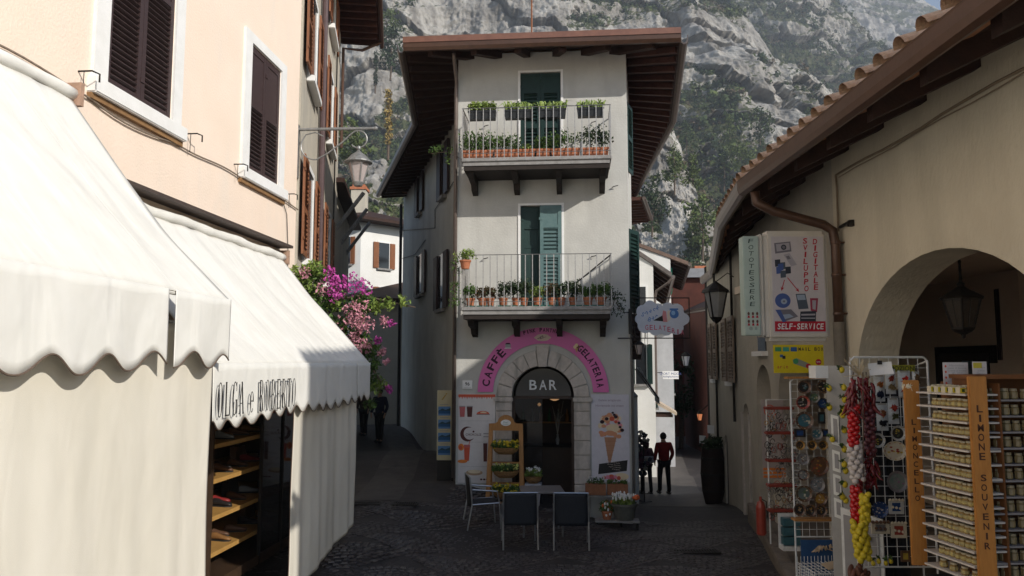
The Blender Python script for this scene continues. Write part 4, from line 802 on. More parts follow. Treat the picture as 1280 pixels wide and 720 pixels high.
e = MB(); e.plate(pts[::-1], -.012, .024, 0); e.build('board', flat('sign_pale_blue', (.60, .63, .70)), t, recalc=True)
e = MB(); sy = -.0135; sb_ = flat('sign_blue', (.08, .20, .48)); sr_ = flat('sign_red', (.55, .10, .16))
for i, ch in enumerate('Snack'): write(e, ch, .20 + i * .075, sy, 3.84 + i * .033, .085, 0, rot=-.42, weight=.01)
for i, ch in enumerate('Bar'): write(e, ch, .33 + i * .07, sy, 3.74 + i * .03, .085, 0, rot=-.42, weight=.01)
for i, ch in enumerate('GELATERIA'): write(e, ch, .27 + i * .088, sy, 3.56 - .018 * sin(i * .8 + 2) - .012 * i + .04, .10, 1, wid=.062 * (.4 if ch == 'I' else 1), weight=.01)
e.plate([(.40, 3.72), (.62, 3.70), (.60, 3.83)], sy, .002, 3)
e.plate([(.60, 3.69), (.68, 3.69), (.66, 3.90), (.60, 3.92), (.585, 3.83)], sy - .0005, .002, 2); e.plate([(.681, 3.69), (.74, 3.74), (.74, 3.93), (.681, 3.90)], sy - .0005, .002, 4); disc(e, .82, 3.85, .09, .09, sy - .001, 0); disc(e, .80, 3.87, .04, .045, sy - .002, 5); e.plate([(.73, 3.92), (.90, 3.93), (.90, 3.96), (.73, 3.96)], sy - .0028, .001, 0)
e.build('print', [sb_, sr_, flat('strawberry', (.62, .25, .26)), blk, flat('vanilla', (.75, .62, .5)), flat('sign_lightblue', (.3, .5, .75))], t, recalc=True)
# small wall lantern under the sign
def smalllantern(name, label, x, y, z, s=1, gm=None, arm=None):
    t = thing(name, label, 'lantern', (x, y, z), 0); e = MB(); e.lathe([(.01, .16 * s), (.03 * s, .14 * s), (.10 * s, .09 * s), (.11 * s, .07 * s)], 8); e.lathe([(.05 * s, -.12 * s), (.03 * s, -.15 * s), (.0, -.17 * s)], 8)
    for k in range(4): a = pi / 4 + k * pi / 2; e.tube([(.095 * s * cos(a), .095 * s * sin(a), .07 * s), (.05 * s * cos(a), .05 * s * sin(a), -.12 * s)], .006 * s, 4)
    if arm: e.tube([(0, 0, .15 * s), (arm[0] * .5, arm[1] * .5, .22 * s), arm], .012, 6)
    e.build('cage', iron, t); e = MB(); e.lathe([(.088 * s, .068 * s), (.046 * s, -.118 * s)], 8); e.build('glass', gm or fm, t); return t
smalllantern('wall_lantern', 'small black wall lantern directly below the cloud shaped sign', 2.52, 15.28, 3.17, 1.0, arm=(-.15, .05, .3))
# green leaves folded out along the right flank
sd = thing('side_shutter', 'dark green shutter leaf standing open on the right flank beside the lower balcony', 'shutter', (2.44, 15.82, 0), radians(58)); shutter(sd, .52, 1.75, greenshut, (0, 0, 3.92), 0, 0, 1, .08, mid=.85)
sd = thing('side_shutter', 'dark green shutter leaf high on the right flank near the top balcony', 'shutter', (2.47, 16.0, 0), radians(69)); shutter(sd, .5, 1.5, greenshut, (0, 0, 6.95), 0, 0, 1, .08, mid=.75)
sd = thing('side_shutter', 'black green shutter leaf standing open right above the cloud shaped sign', 'shutter', (2.45, 15.95, 0), radians(55)); shutter(sd, .5, .95, brownshut, (0, 0, 2.95), 0, 0, 1, .08)
# left flank windows, cables, pipe
CB = Fr(BL, L1); lf = framed('left_flank_fittings', CB, 'dark shuttered windows along the shaded left flank of the bar house', 'windows')
def flankwin(px0, px1, py0, py1, nm='window'):
    x0, zt = CB.hit(px0, py0); x1, _ = CB.hit(px1, py0); _, zb = CB.hit((px0 + px1) / 2, py1); e = MB(); e.box(x0, x1, -.03, .01, zb, zt); w = e.build(nm, darkglass, lf)
    e = MB(); e.box(x0 - .1, x1 + .1, -.14, .01, zb - .1, zb - .002); e.build('sill', slabgrey, w)
    for xx in (x0 - .6, x1 + .02): e = MB(); e.box(xx, xx + .55, -.09, -.035, zb, zt); e.build('shutter', brownshut, lf)
    return x0, x1, zb, zt
flankwin(554, 558, 185, 245); flankwin(524.5, 527.5, 222, 266); flankwin(524, 530, 320, 368); flankwin(550, 557, 320, 386)
for P_ in ([(545, 262), (545, 285), (504, 288)], [(533, 300), (520, 318), (504, 323)], [(570, 225), (545, 262)]):
    e = MB(); e.tube([(CB.hit(x, y)[0], -.03, CB.hit(x, y)[1]) for x, y in P_], .012, 4); e.build('cable', iron, lf)
x, z = CB.hit(504, 262); e = MB(); e.tube([(x, -.08, z + .2), (x, -.08, .4)], .06, 7); e.build('drainpipe', iron, lf)
# ================================================================== RIGHT: ARCADED HOUSE
RW = Fr((4.3, 10.15), (4.3, 0)); arc_h = framed('arcade_house', RW, 'ochre plastered arcaded house with deep dark eaves on the right', 'house')
b = MB(); wall(b, 0, 6.6, -1, 5.95, [(.53, 4.27, -1, 2.70, 1.33), (4.9, 6.3, -1, 2.70, .7)], .5)
P2 = [(4.3, 10.15), (4.75, 15.5), (5.5, 21.6)]
def rl(p): return (10.15 - p[1], p[0] - 4.3)
b.build('wall', ochreplaster, arc_h)
W2 = Fr(P2[1], P2[0]); W3 = Fr(P2[2], P2[1])
def inframe(fr): return Matrix.Rotation(-RW.rz, 4, 'Z') @ Matrix.Translation(fr.o - RW.o) @ Matrix.Rotation(fr.rz, 4, 'Z')
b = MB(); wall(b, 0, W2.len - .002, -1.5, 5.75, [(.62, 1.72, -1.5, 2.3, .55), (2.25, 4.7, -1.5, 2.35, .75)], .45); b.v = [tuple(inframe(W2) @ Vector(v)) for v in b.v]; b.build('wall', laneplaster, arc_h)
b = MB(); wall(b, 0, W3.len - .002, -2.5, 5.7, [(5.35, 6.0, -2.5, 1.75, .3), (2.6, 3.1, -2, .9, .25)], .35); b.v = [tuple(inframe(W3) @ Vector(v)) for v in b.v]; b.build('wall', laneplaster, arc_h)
b = MB()                                                   # arcade interior, back wall, ceiling, end walls
b.box(-6.4, 6.6, 3.6, 3.9, -1, 5.0); b.box(-6.4, 6.6, .51, 3.59, 4.35, 4.5); b.box(-6.4, -6.1, 1.0, 3.59, -1, 4.34); b.build('arcade_room', pinkplaster, arc_h)
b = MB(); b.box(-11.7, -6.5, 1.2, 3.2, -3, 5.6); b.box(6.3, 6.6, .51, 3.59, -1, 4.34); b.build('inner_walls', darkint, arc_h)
eave = [rl(p) for p in ((3.20, 3.7), (3.20, 10.25), (3.62, 12.9), (5.42, 20.5), (5.6, 22.2))]; wl = [rl(p) for p in ((4.3, 3.7), (4.3, 10.15), (4.5, 12.6), (5.6, 20.4), (5.75, 22.2))]
rdg = [rl(p) for p in ((8.2, 3.7), (8.2, 11.0), (8.2, 14), (8.0, 20.4), (7.9, 22.2))]; ZG = 5.255
b = MB(); n = 5; ZW = ZG + .58
b.add([(x, y, ZG) for x, y in eave] + [(x, y, ZW) for x, y in wl] + [(x, y, ZG + .06) for x, y in eave] + [(x, y, 7.1) for x, y in rdg], [(i, i + 1, n + i + 1, n + i) for i in range(4)] + [(2 * n + i, 3 * n + i, 3 * n + i + 1, 2 * n + i + 1) for i in range(4)] + [(i, 2 * n + i, 2 * n + i + 1, i + 1) for i in range(4)] + [(0, n, 3 * n, 2 * n), (n - 1, 2 * n - 1, 4 * n - 1, 3 * n - 1)]); rr_ = b.build('roof', darkwood, arc_h)
b = MB(); b.add([(x, y, ZW) for x, y in wl] + [(x, y, 7.05) for x, y in rdg] + [(x, y, 0) for x, y in rdg], [(n + i, 2 * n + i, 2 * n + i + 1, n + i + 1) for i in range(4)]); b.build('rear_wall', ochreplaster, arc_h)
def beam(a, za, c, zc, w, h, m, par):
    a = Vector((a[0], a[1], za)); c = Vector((c[0], c[1], zc)); d = (c - a).normalized(); s_ = Vector((-d.y, d.x, 0)).normalized() * w / 2; e = MB()
    e.prism([a - s_, a + s_, a + s_ + Vector((0, 0, h)), a - s_ + Vector((0, 0, h))], c - a); return e.build('rafter', m, par, recalc=True)
for i in range(4):
    L_ = (Vector(eave[i + 1]) - Vector(eave[i])).length; k = max(1, round(L_ / .9))
    for j in range(k):
        t = (j + .45) / k; a = Vector(eave[i]).lerp(Vector(eave[i + 1]), t); c = Vector(wl[i]).lerp(Vector(wl[i + 1]), t); a2 = a.lerp(c, .1); beam(a2, ZG - .14, (c.x, c.y), ZW - .24, .13, .21, darkwood, rr_)
for i in range(4):
    a = Vector(eave[i]); c = Vector(eave[i + 1]); d = (c - a).normalized(); on = Vector((-d.y, d.x)); on = on if on.y < 0 else -on; e = MB()
    pts = [Vector((a.x + on.x * u, a.y + on.y * u, ZG + v)) for u, v in [(-.01, .09), (-.01, -.04), (.015, -.09), (.07, -.115), (.12, -.09), (.14, -.03), (.142, .07), (.15, .085), (.13, .085), (.12, -.02), (.07, -.08), (.02, 0)]]
    e.prism(pts, (c.x - a.x, c.y - a.y, 0)); e.build('gutter', gutter, arc_h, recalc=True)
# clay cover tiles at the eave, two courses
tm2 = MB()
def cop(u, v): a = pi * u; r = .070 + .018 * (1 - v); return (r * cos(a), v * .46, r * .95 * sin(a))
tm2.grid(cop, 8, 1); tm2.grid(lambda u, v: tuple(Vector(cop(u, v)) * .86 + Vector((0, .01, -.002))), 8, 1); tme2 = tm2.mesh('roof_tile', tilelight, False)
for i in range(3):
    a = Vector(eave[i]); c = Vector(eave[i + 1]); k = round((c - a).length / .345); d = (c - a).normalized()
    for j in range(k):
        p = a.lerp(c, (j + .5) / k)
        for r_ in range(2): put('roof_tile', tme2, rr_, (p.x, p.y - .10 + r_ * .34, ZG + .165 + r_ * .12 + random.uniform(-.008, .008)), (radians(19), 0, random.uniform(-.07, .07)))
bed = MB(); sl = (7.1 - ZG - .06) / (3.9)
for i in range(3):
    bed.add([(eave[i][0], eave[i][1] + .05, ZG + .075), (eave[i + 1][0], eave[i + 1][1] + .05, ZG + .075), (rdg[i + 1][0], rdg[i + 1][1], 7.13), (rdg[i][0], rdg[i][1], 7.13)], [(0, 1, 2, 3)])
bed.build('tile_bed', tilemat, rr_)
# cable and its bracket, downpipe
e = MB(); e.tube([(x, -.03 - .01 * (i % 2), 5.34 + .015 * sin(i)) for i, x in enumerate(np.linspace(6.5, .22, 16))] + [(.21, -.03, 5.2), (.21, -.03, 4.6)], .014, 5); e.tube([(x, -.035, 5.30 + .01 * sin(i * 1.7)) for i, x in enumerate(np.linspace(6.5, .3, 14))], .006, 4); e.build('cable', mat('plaster_coloured_cable', (.25, .19, .13), (.2, .15, .1), 9, .8), arc_h)
e = MB(); e.tube([(.25, -1.12, 5.12), (.24, -1.1, 4.98), (.27, -.9, 4.86), (.27, -.25, 4.68), (.27, -.13, 4.60), (.27, -.10, 4.4), (.27, -.10, 3.40)], .062, 12); e.build('downpipe', gutter, arc_h, smooth=True)
for z in (4.42, 4.0, 3.5): e = MB(); e.lathe([(.066, z), (.07, z + .01), (.07, z + .03), (.066, z + .04)], 12, M=Matrix.Translation((.27, -.10, 0))); e.box(.22, .32, -.05, 0, z + .01, z + .03); e.build('pipe_clip', gutter, arc_h)
e = MB(); e.tube([(.27, -.10, 3.41), (.27, -.10, .2)], .072, 12); e.build('lower_pipe', mat('weathered_iron_pipe', (.22, .19, .15), (.16, .14, .11), 9, .7), arc_h, smooth=True)
e = MB(); e.box(.55, .62, -.06, 0, 4.60, 4.68); e.tube([(.3, -.05, 4.64), (.6, -.05, 4.66)], .02, 6); e.build('cable_bracket', iron, arc_h)
t = framed('floodlight', RW, 'pale grey floodlight fixed under the near end of the right hand eave', 'light'); p = onY(1262, 8, 5.2); q = (10.15 - p.y, p.x - 4.3)
e = MB(); e.bev(q[0] - .12, q[0] + .12, q[1] - .10, q[1] + .14, p.z - .05, p.z + .06, .015, M=None); e.build('housing', mat('lamp_housing_grey', (.55, .56, .58), None, 4, .4), t); e = MB(); e.box(q[0] - .02, q[0] + .02, q[1] + .0, q[1] + .03, p.z + .061, p.z + .25); e.build('bracket', iron, t)
e = MB(); e.box(q[0] - .09, q[0] + .09, q[1] - .07, q[1] + .11, p.z - .056, p.z - .0505); e.build('lens', darkglass, t)
# windows and doors of the lane front
def mwin(fr, nm, x0, x1, z0, z1, leaf=None, lw=.5, an=0):
    M = inframe(fr); e = MB(); e.box(x0, x1, -.02, .01, z0, z1, M=M); w = e.build('window', darkglass, arc_h)
    e = MB(); e.box(x0 - .1, x1 + .1, -.12, .01, z0 - .09, z0 - .002, M=M); e.build('sill', whitepaint, w)
    if leaf:
        for xx in (x0 - lw - .04, x1 + .04): o = shutter(arc_h, lw, z1 - z0, leaf, (0, 0, 0), 0, 0, 1, .07, mid=(z1 - z0) * .5); o.matrix_local = M @ Matrix.Translation((xx, -.09, z0)) @ Matrix.Rotation(an, 4, 'Z')
oldshut = mat('faded_brown_shutter', (.27, .20, .15), (.19, .14, .10), 6, .6)
mwin(W3, 'w', 3.75, 4.0, 2.45, 3.92, oldshut, .72); mwin(W3, 'w', 1.2, 1.5, 2.45, 3.92, oldshut, .55); mwin(W2, 'w', .9, 1.5, 3.1, 4.4, None)
e = MB(); e.box(2.55, 3.15, .05, .08, -1.6, 1.3, M=inframe(W3)); e.box(5.3, 6.05, .1, .13, -1.6, 2.2, M=inframe(W3)); e.build('doorway_boards', brownshut, arc_h)
e = MB(); e.tube([tuple(inframe(W3) @ Vector(v)) for v in ((1.9, -.06, 5.6), (1.9, -.06, -1.2))], .03, 6); e.tube([tuple(inframe(W3) @ Vector(v)) for v in ((4.6, -.06, 5.6), (4.6, -.06, 1.6))], .03, 6); e.build('drainpipe', iron, arc_h)
# stone door jamb
e = MB(); M = inframe(W3); e.box(5.2, 5.34, -.03, .02, -1.2, 1.85, M=M); e.box(6.01, 6.12, -.03, .02, -1.2, 1.85, M=M); e.build('door_jamb', stone, arc_h)

# hanging wrought iron lantern in the arch
t = thing('hanging_lantern', 'large black wrought iron lantern hanging inside the right hand arch', 'lantern', (5.25, 8.95, 3.72), 0)
e = MB(); e.tube([(0, 0, .62), (0, 0, .10)], .014, 6)
for k in range(5): e.lathe([(.008, .12 + k * .10), (.022, .15 + k * .10), (.008, .18 + k * .10)], 6)
e.build('chain', iron, t); e = MB(); e.lathe([(.02, .11), (.05, .09), (.04, .06), (.10, .02), (.24, -.06), (.26, -.075), (.25, -.09)], 6); e.build('hood', iron, t)
e = MB(); e.lathe([(.215, -.09), (.12, -.42)], 6); e.build('glass', glassmat('smoked_lantern_glass', (.05, .04, .03), .2, .55), t)
e = MB()
for k in range(6): a = k * pi / 3; e.tube([(.22 * cos(a), .22 * sin(a), -.09), (.125 * cos(a), .125 * sin(a), -.43)], .012, 5); c_ = (k + .5) * pi / 3; e.tube([(.19 * cos(c_), .19 * sin(c_), -.09), (.11 * cos(c_), .11 * sin(c_), -.42)], .005, 4)
e.lathe([(.13, -.42), (.135, -.44), (.10, -.47), (.03, -.50), (.02, -.54), (.0, -.55)], 6); e.build('cage', iron, t)
# things on the arcade's back wall
BWf = Fr((7.9, 14), (7.9, 0))
t = framed('shop_window', BWf, 'dark framed shop window on the arcade back wall behind the jar shelves', 'window'); 
def bw(px, py): return BWf.hit(px, py)
x0, z1 = bw(1172, 434); x1, _ = bw(1246, 434); e = MB(); e.box(x0, x1, -.06, 0, .4, z1); e.build('frame', darkint, t); e = MB(); e.box(x0 + .1, x1 - .1, -.075, -.062, .6, z1 - .12); e.build('pane', darkglass, t)
e = MB(); e.box(x0 + .9, x0 + 1.2, -.09, -.076, z1 - .7, z1 - .25); e.box(x0 + 1.35, x0 + 1.55, -.09, -.076, z1 - .8, z1 - .35); e.build('notice', flat('dim_blue_notice', (.12, .16, .18)), t)
t = framed('wall_niche', BWf, 'tall narrow niche with a pale notice on the arcade back wall right of the lantern', 'niche'); x0, z1 = bw(1245, 362); x1, z0 = bw(1264, 450); e = MB(); e.box(x0, x1, -.04, 0, z0, z1); e.build('recess', darkint, t)
e = MB(); e.box(x0 + .08, x0 + .11, -.07, -.041, z0, z1); e.box(x1 - .12, x1 - .08, -.07, -.041, z0, z1); e.build('frame', brownshut, t); e = MB(); e.box(x0 + .14, x1 - .14, -.06, -.042, z0, z0 + .42); e.build('notice', mat('dim_paper', (.5, .45, .36), None, 4, .8), t)
t = framed('wall_pier', BWf, 'pale plaster pier on the arcade back wall at the right edge', 'pier'); e = MB(); e.box(x1 + .02, x1 + .5, -.14, 0, 1.2, 4.3); e.box(x0 - .02, x1 + .5, -.16, 0, 1.9, z0 - .05); e.build('body', pinkplaster, t)

# ---- signs at the pipe
SF = Fr((0, 9.86), (1, 9.86))
def sp(px, py, dy=0): p = onY(px, py, 9.86 + dy); return p.x, p.z
warmwhite = mat('aged_white_plastic', (.60, .56, .50), (.54, .50, .44), 4, .45)
t = thing('photo_sign', 'white box sign with photo gadgets and red lettering beside the downpipe', 'sign', (0, 9.86, 0), 0)
e = MB(); e.bev(3.27, 4.09, 0, .28, 3.17, 4.60, .05); e.build('case', warmwhite, t, smooth=False)
e = MB(); e.box(3.355, 4.03, -.004, .0, 3.27, 4.52); e.build('panel', flat('panel_lilac_white', (.52, .48, .50)), t)
red = flat('sign_crimson', (.42, .012, .03)); e = MB(); y = -.0055
for tx, p0, p1 in (('SVILUPPO', (1006, 297), (1008, 365)), ('DIGITALE', (1018.5, 298), (1020, 363))):
    (x0, za), (x1, zb) = sp(*p0), sp(*p1); n = len(tx)
    for i, ch in enumerate(tx): f_ = (i + .5) / n; write(e, ch, x0 + (x1 - x0) * f_, y, za + (zb - za) * f_, .072, 0, wid=.055 * (.4 if ch == 'I' else 1), weight=.02, shear=.012)
e.box(3.37, 4.02, y, -.0042, 3.29, 3.42); e.build('lettering', red, t)
e = MB()
for i, ch in enumerate('SELF-SERVICE'): write(e, ch, 3.425 + i * .0498, -.007, 3.355, .075, 0, wid=.04 * (.35 if ch == 'I' else (.6 if ch == '-' else 1)), weight=.02, shear=.012) if ch != '-' else e.box(3.41 + i * .0498, 3.437 + i * .0498, -.007, -.0062, 3.35, 3.362)
e.build('lettering', whl, t)
def pr(mb, pts, mi, yy=-.0055): mb.plate([sp(*p) for p in pts][::-1], yy, .001, mi)
def zp(x, y): return (920 + x / 4.8, 280 + y / 4.8)
e = MB(); pr(e, [zp(228, 115), zp(325, 105), zp(332, 165), zp(235, 178)], 0); pr(e, [zp(238, 122), zp(318, 113), zp(322, 155), zp(244, 166)], 1, -.0062)
x, z = sp(*zp(285, 140)); disc(e, x, z, .035, .035, -.007, 2); disc(e, x, z, .02, .02, -.0078, 0)
pr(e, [zp(285, 185), zp(320, 175), zp(365, 245), zp(330, 255)], 1); pr(e, [zp(298, 195), zp(316, 190), zp(328, 208), zp(310, 214)], 0, -.0062)
for k, (x, y_) in enumerate(((232, 215), (262, 232), (240, 258), (295, 258), (265, 282), (250, 240))): pr(e, [zp(x, y_), zp(x + 32, y_ - 3), zp(x + 34, y_ + 38), zp(x + 2, y_ + 42)], 2 + k % 3, -.0055 - k * .0005)
for (a_, b_) in (((290, 335), (272, 402)), ((308, 322), (378, 408))):
    d = Vector((b_[0] - a_[0], b_[1] - a_[1])).normalized(); n_ = Vector((-d.y, d.x)) * 2.5; A = Vector(a_); B = Vector(b_)
    pr(e, [zp(*(A + n_)), zp(*(B - d * 12 + n_)), zp(*(B - d * 12 - n_)), zp(*(A - n_))], 5); pr(e, [zp(*(B - d * 26 + n_ * 4.5)), zp(*B), zp(*(B - d * 26 - n_ * 4.5)), zp(*(B - d * 16))], 5)
x, z = sp(*zp(280, 460)); disc(e, x, z, .10, .095, -.0055, 4, 24); disc(e, x + .015, z - .01, .04, .036, -.0062, 6, 16); disc(e, x + .015, z - .01, .015, .014, -.0069, 0, 12)
pr(e, [zp(235, 515), zp(330, 512), zp(372, 555), zp(280, 590)], 0, -.0069); pr(e, [zp(270, 545), zp(320, 540), zp(345, 556), zp(290, 572)], 6, -.0075); pr(e, [zp(235, 515), zp(265, 514), zp(300, 585), zp(280, 590)], 4, -.0078)
pr(e, [zp(357, 420), zp(415, 418), zp(435, 508), zp(375, 512)], 3, -.0055); pr(e, [zp(363, 426), zp(410, 424), zp(418, 455), zp(370, 457)], 6, -.0062); pr(e, [zp(443, 445), zp(492, 445), zp(485, 530), zp(447, 520)], 7, -.0060); pr(e, [zp(456, 458), zp(480, 458), zp(476, 515), zp(458, 510)], 1, -.0068); pr(e, [zp(385, 525), zp(480, 522), zp(478, 585), zp(383, 585)], 2, -.0066); pr(e, [zp(390, 540), zp(475, 538), zp(474, 548), zp(390, 550)], 1, -.0072); pr(e, [zp(390, 562), zp(475, 562), zp(474, 568), zp(390, 568)], 1, -.0073)
e.build('print', [flat('gadget_grey', (.16, .15, .18)), flat('gadget_light', (.36, .34, .38)), flat('gadget_dark', (.03, .035, .05)), flat('gadget_slate', (.07, .09, .12)), flat('gadget_blue', (.06, .10, .28)), red, flat('gadget_paleblue', (.30, .36, .46)), flat('gadget_red', (.30, .04, .08))], t, recalc=True)
t = thing('photo_strip_sign', 'narrow pale green vertical sign left of the white box sign', 'sign', (0, 9.86, 0), 0)
e = MB(); e.bev(3.00, 3.20, .02, .22, 3.24, 4.53, .01); e.build('case', mat('pale_green_panel', (.42, .50, .45), (.38, .46, .41), 4, .5), t); e = MB(); e.bev(3.203, 3.265, .03, .24, 3.22, 4.56, .02); e.build('edge_trim', warmwhite, t)
e = MB()
for i, ch in enumerate('FOTOTESSERE'): write(e, ch, 3.10, .0185, 4.465 - i * .082, .058, 0, wid=.062, weight=.0, shear=.015)
for r_ in range(2):
    for k in range(3): disc(e, 3.045 + k * .055, 3.52 - r_ * .10, .015, .022, .0185, 1, 10); e.plate([(3.03 + k * .055, 3.465 - r_ * .10), (3.06 + k * .055, 3.465 - r_ * .10), (3.055 + k * .055, 3.495 - r_ * .10), (3.035 + k * .055, 3.495 - r_ * .10)][::-1], .0185, .001, 2)
disc(e, 3.07, 3.33, .025, .025, .0185, 3, 14); e.box(3.12, 3.15, .0185, .0195, 3.31, 3.35, 3); e.build('lettering', [flat('dark_green_ink', (.02, .04, .035)), flat('face_brown', (.12, .05, .04)), red, flat('dim_grey_ink', (.3, .36, .33))], t, recalc=True)
t = thing('mail_box_sign', 'yellow sign reading MAIL BOX below the white box sign', 'sign', (0, 9.86, 0), 0)
e = MB(); e.box(3.35, 3.99, .02, .04, 2.76, 3.12); e.build('board', flat('sign_yellow', (.62, .48, .01)), t); e = MB(); y = .0185
for i, ch in enumerate('MAIL BOX'):
    if ch != ' ': write(e, ch, 3.685 + i * .041, y, 3.065, .045, 0, wid=.032 * (.35 if ch == 'I' else 1), weight=.02)
for k, m1 in enumerate((1, 2, 3)): e.box(3.37 + k * .10, 3.45 + k * .10, y, y + .001, 3.035, 3.09, m1)
e.box(3.43, 3.47, y, y + .001, 2.96, 2.995, 3); e.box(3.46, 3.50, y - .001, y, 2.94, 2.98, 0); 
for i, ch in enumerate('arie'): write(e, ch, 3.405 + i * .037, y, 2.835, .05, 4, weight=.0)
e.plate([(3.59, 2.93), (3.64, 2.95), (3.80, 2.88), (3.83, 2.83), (3.78, 2.82), (3.60, 2.88)], y, .001, 5); disc(e, 3.63, 2.91, .035, .035, y - .0008, 1, 10); disc(e, 3.79, 2.85, .035, .03, y - .0008, 4, 10); disc(e, 3.92, 2.90, .038, .038, y, 4, 16); write(e, 'SMS', 3.92, y - .001, 2.90, .022, 6, weight=0)
e.build('print', [blk, flat('mail_green', (.05, .25, .10)), flat('mail_teal', (.05, .30, .22)), flat('mail_blue', (.03, .10, .28)), red, flat('mail_grey', (.25, .25, .2)), whl], t, recalc=True)
# ================================================================== PLANTS ON THE BALCONIES
def ordn(i): return ['leftmost', 'second from the left', 'third from the left', 'fourth from the left', 'fifth from the left', 'sixth from the left', 'seventh from the left', 'eighth from the left', 'ninth from the left', 'tenth from the left', 'eleventh from the left', 'rightmost'][i]
def foliage(par, w, d, z, h, mat_, n, size, spiky=False, flowers=None, name='foliage'):
    b = MB()
    if spiky:
        for _ in range(n):
            x = random.uniform(-w / 2, w / 2); y = random.uniform(-d / 2, d / 2); a = random.uniform(-.9, .9); c_ = random.uniform(-.7, .7); q = h * random.uniform(.6, 1.2); k = len(b.v)
            m_ = Vector((x + a * q * .4, y + c_ * q * .4, z + q * .8)); e_ = Vector((x + a * q * 1.0, y + c_ * q, z + q * random.uniform(.35, .9))); s_ = Vector((.012, .006, 0))
            b.v += [tuple(Vector((x, y, z)) - s_), tuple(Vector((x, y, z)) + s_), tuple(m_ + s_), tuple(m_ - s_), tuple(e_)]; b.f += [(k, k + 1, k + 2, k + 3), (k + 3, k + 2, k + 4)]; b.m += [0, 0]
    else:
        for _ in range(max(4, int(n / 4.5))):
            cx, cy = random.uniform(-w / 2, w / 2), random.uniform(-d / 2, d / 2); b.leaves((cx, cy, z + h * random.uniform(.25, .75)), h * .36, 16, size)
        for _ in range(int(n / 20)): x = random.uniform(-w / 2, w / 2); b.tube([(x, 0, z - .02), (x + random.uniform(-.05, .05), 0, z + h * .8)], .004, 4)
    o = b.build(name, mat_, par)
    if flowers: f_ = MB(); [f_.leaves((random.uniform(-w / 2, w / 2), random.uniform(-d / 2, d / 2), z + h * random.uniform(.5, 1)), .02, 4, .035) for _ in range(flowers[1])]; f_.build('flowers', flowers[0], par)
    return o
def trough(x, y, z, w, h, d, m, label, grp, fmat, fh, n=120, spiky=False, size=.06, flowers=None, drop=0):
    t = thing('planter', label, 'planter', C.w(x, y, z), C.rz, grp); b = MB()
    wt = w / 2; b.add([(-wt * .94, -d / 2 * .85, 0), (wt * .94, -d / 2 * .85, 0), (wt * .94, d / 2 * .85, 0), (-wt * .94, d / 2 * .85, 0), (-wt, -d / 2, h), (wt, -d / 2, h), (wt, d / 2, h), (-wt, d / 2, h), (-wt + .02, -d / 2 + .02, h - .02), (wt - .02, -d / 2 + .02, h - .02), (wt - .02, d / 2 - .02, h - .02), (-wt + .02, d / 2 - .02, h - .02)],
        [(0, 3, 2, 1), (0, 1, 5, 4), (1, 2, 6, 5), (2, 3, 7, 6), (3, 0, 4, 7), (8, 9, 10, 11), (4, 5, 9, 8), (5, 6, 10, 9), (6, 7, 11, 10), (7, 4, 8, 11)]); b.box(-wt - .008, wt + .008, -d / 2 - .008, -d / 2 + .001, h - .035, h + .004); b.build('box', m, t)
    foliage(t, w * .92, d * .8, h - .02, fh, fmat, n, size, spiky, flowers); return t
for i, (px, w, fm_, sp_) in enumerate(((603, .55, leaflight, False), (648, .55, leaflight, True), (690, .55, leaflight, True), (738, .52, leaflight, True))):
    x, _ = C.hit(px, 145, -.78); z = 7.66
    trough(x, -.775, z + .02, w, .17, .17, blackplastic, '%s black window box hanging on the top balcony railing, %s' % (['leftmost', 'second from left', 'third from left', 'rightmost'][i], ['bushy bright green plants', 'thin pale grassy leaves', 'tall pale grassy leaves', 'sparse arching grassy leaves'][i]), 'black window boxes on the top balcony railing', fm_, .22 if not sp_ else .2, 260 if not sp_ else 120, sp_, .065)
for i, (px, w, fm_, fh) in enumerate(((598, .60, leafmat, .42), (634, .50, leafmat, .36), (659, .30, leaflight, .16), (679, .28, leafmat, .30), (707, .56, leafmat, .42), (744, .52, leafdark, .46))):
    x, _ = C.hit(px, 190, -.75)
    trough(x, -.74, 6.885, w, .17, .18, terracotta, '%s terracotta trough on the top balcony floor with %s' % (ordn(i) if i < 5 else 'rightmost', ['dense green leaves', 'airy green stems', 'almost no leaves', 'a leafy green bush', 'low green plants', 'tall dark leaves']  [i]), 'terracotta troughs on the top balcony floor', fm_, fh, [260, 120, 30, 140, 110, 150][i], False, .06)
def pot(x, y, z, r, h, label, grp, fmat, fh, n=80, size=.055, flowers=None, spread=1.2, m=terracotta, fr=C, loc=None):
    t = thing('potted_plant', label, 'potted plant', loc or fr.w(x, y, z), fr.rz, grp); b = MB(); b.lathe([(r * .68, 0), (r * .93, h * .8), (r * 1.05, h * .8), (r * 1.05, h), (r * .9, h), (r * .88, h * .9)], 14); b.build('pot', m, t)
    foliage(t, r * 2 * spread, r * 2 * spread, h, fh, fmat, n, size, False, flowers); return t
desc = ['red green leaves', 'bronze leaves', 'red tinged leaves beside the silvery plant', 'dark round leaves', 'dark bushy leaves', 'tall dark leaves before the door', 'trailing silvery leaves', 'sparse purple leaves', 'dark reddish leaves', 'tall dark green leaves', 'olive succulent leaves', 'bushy olive leaves']
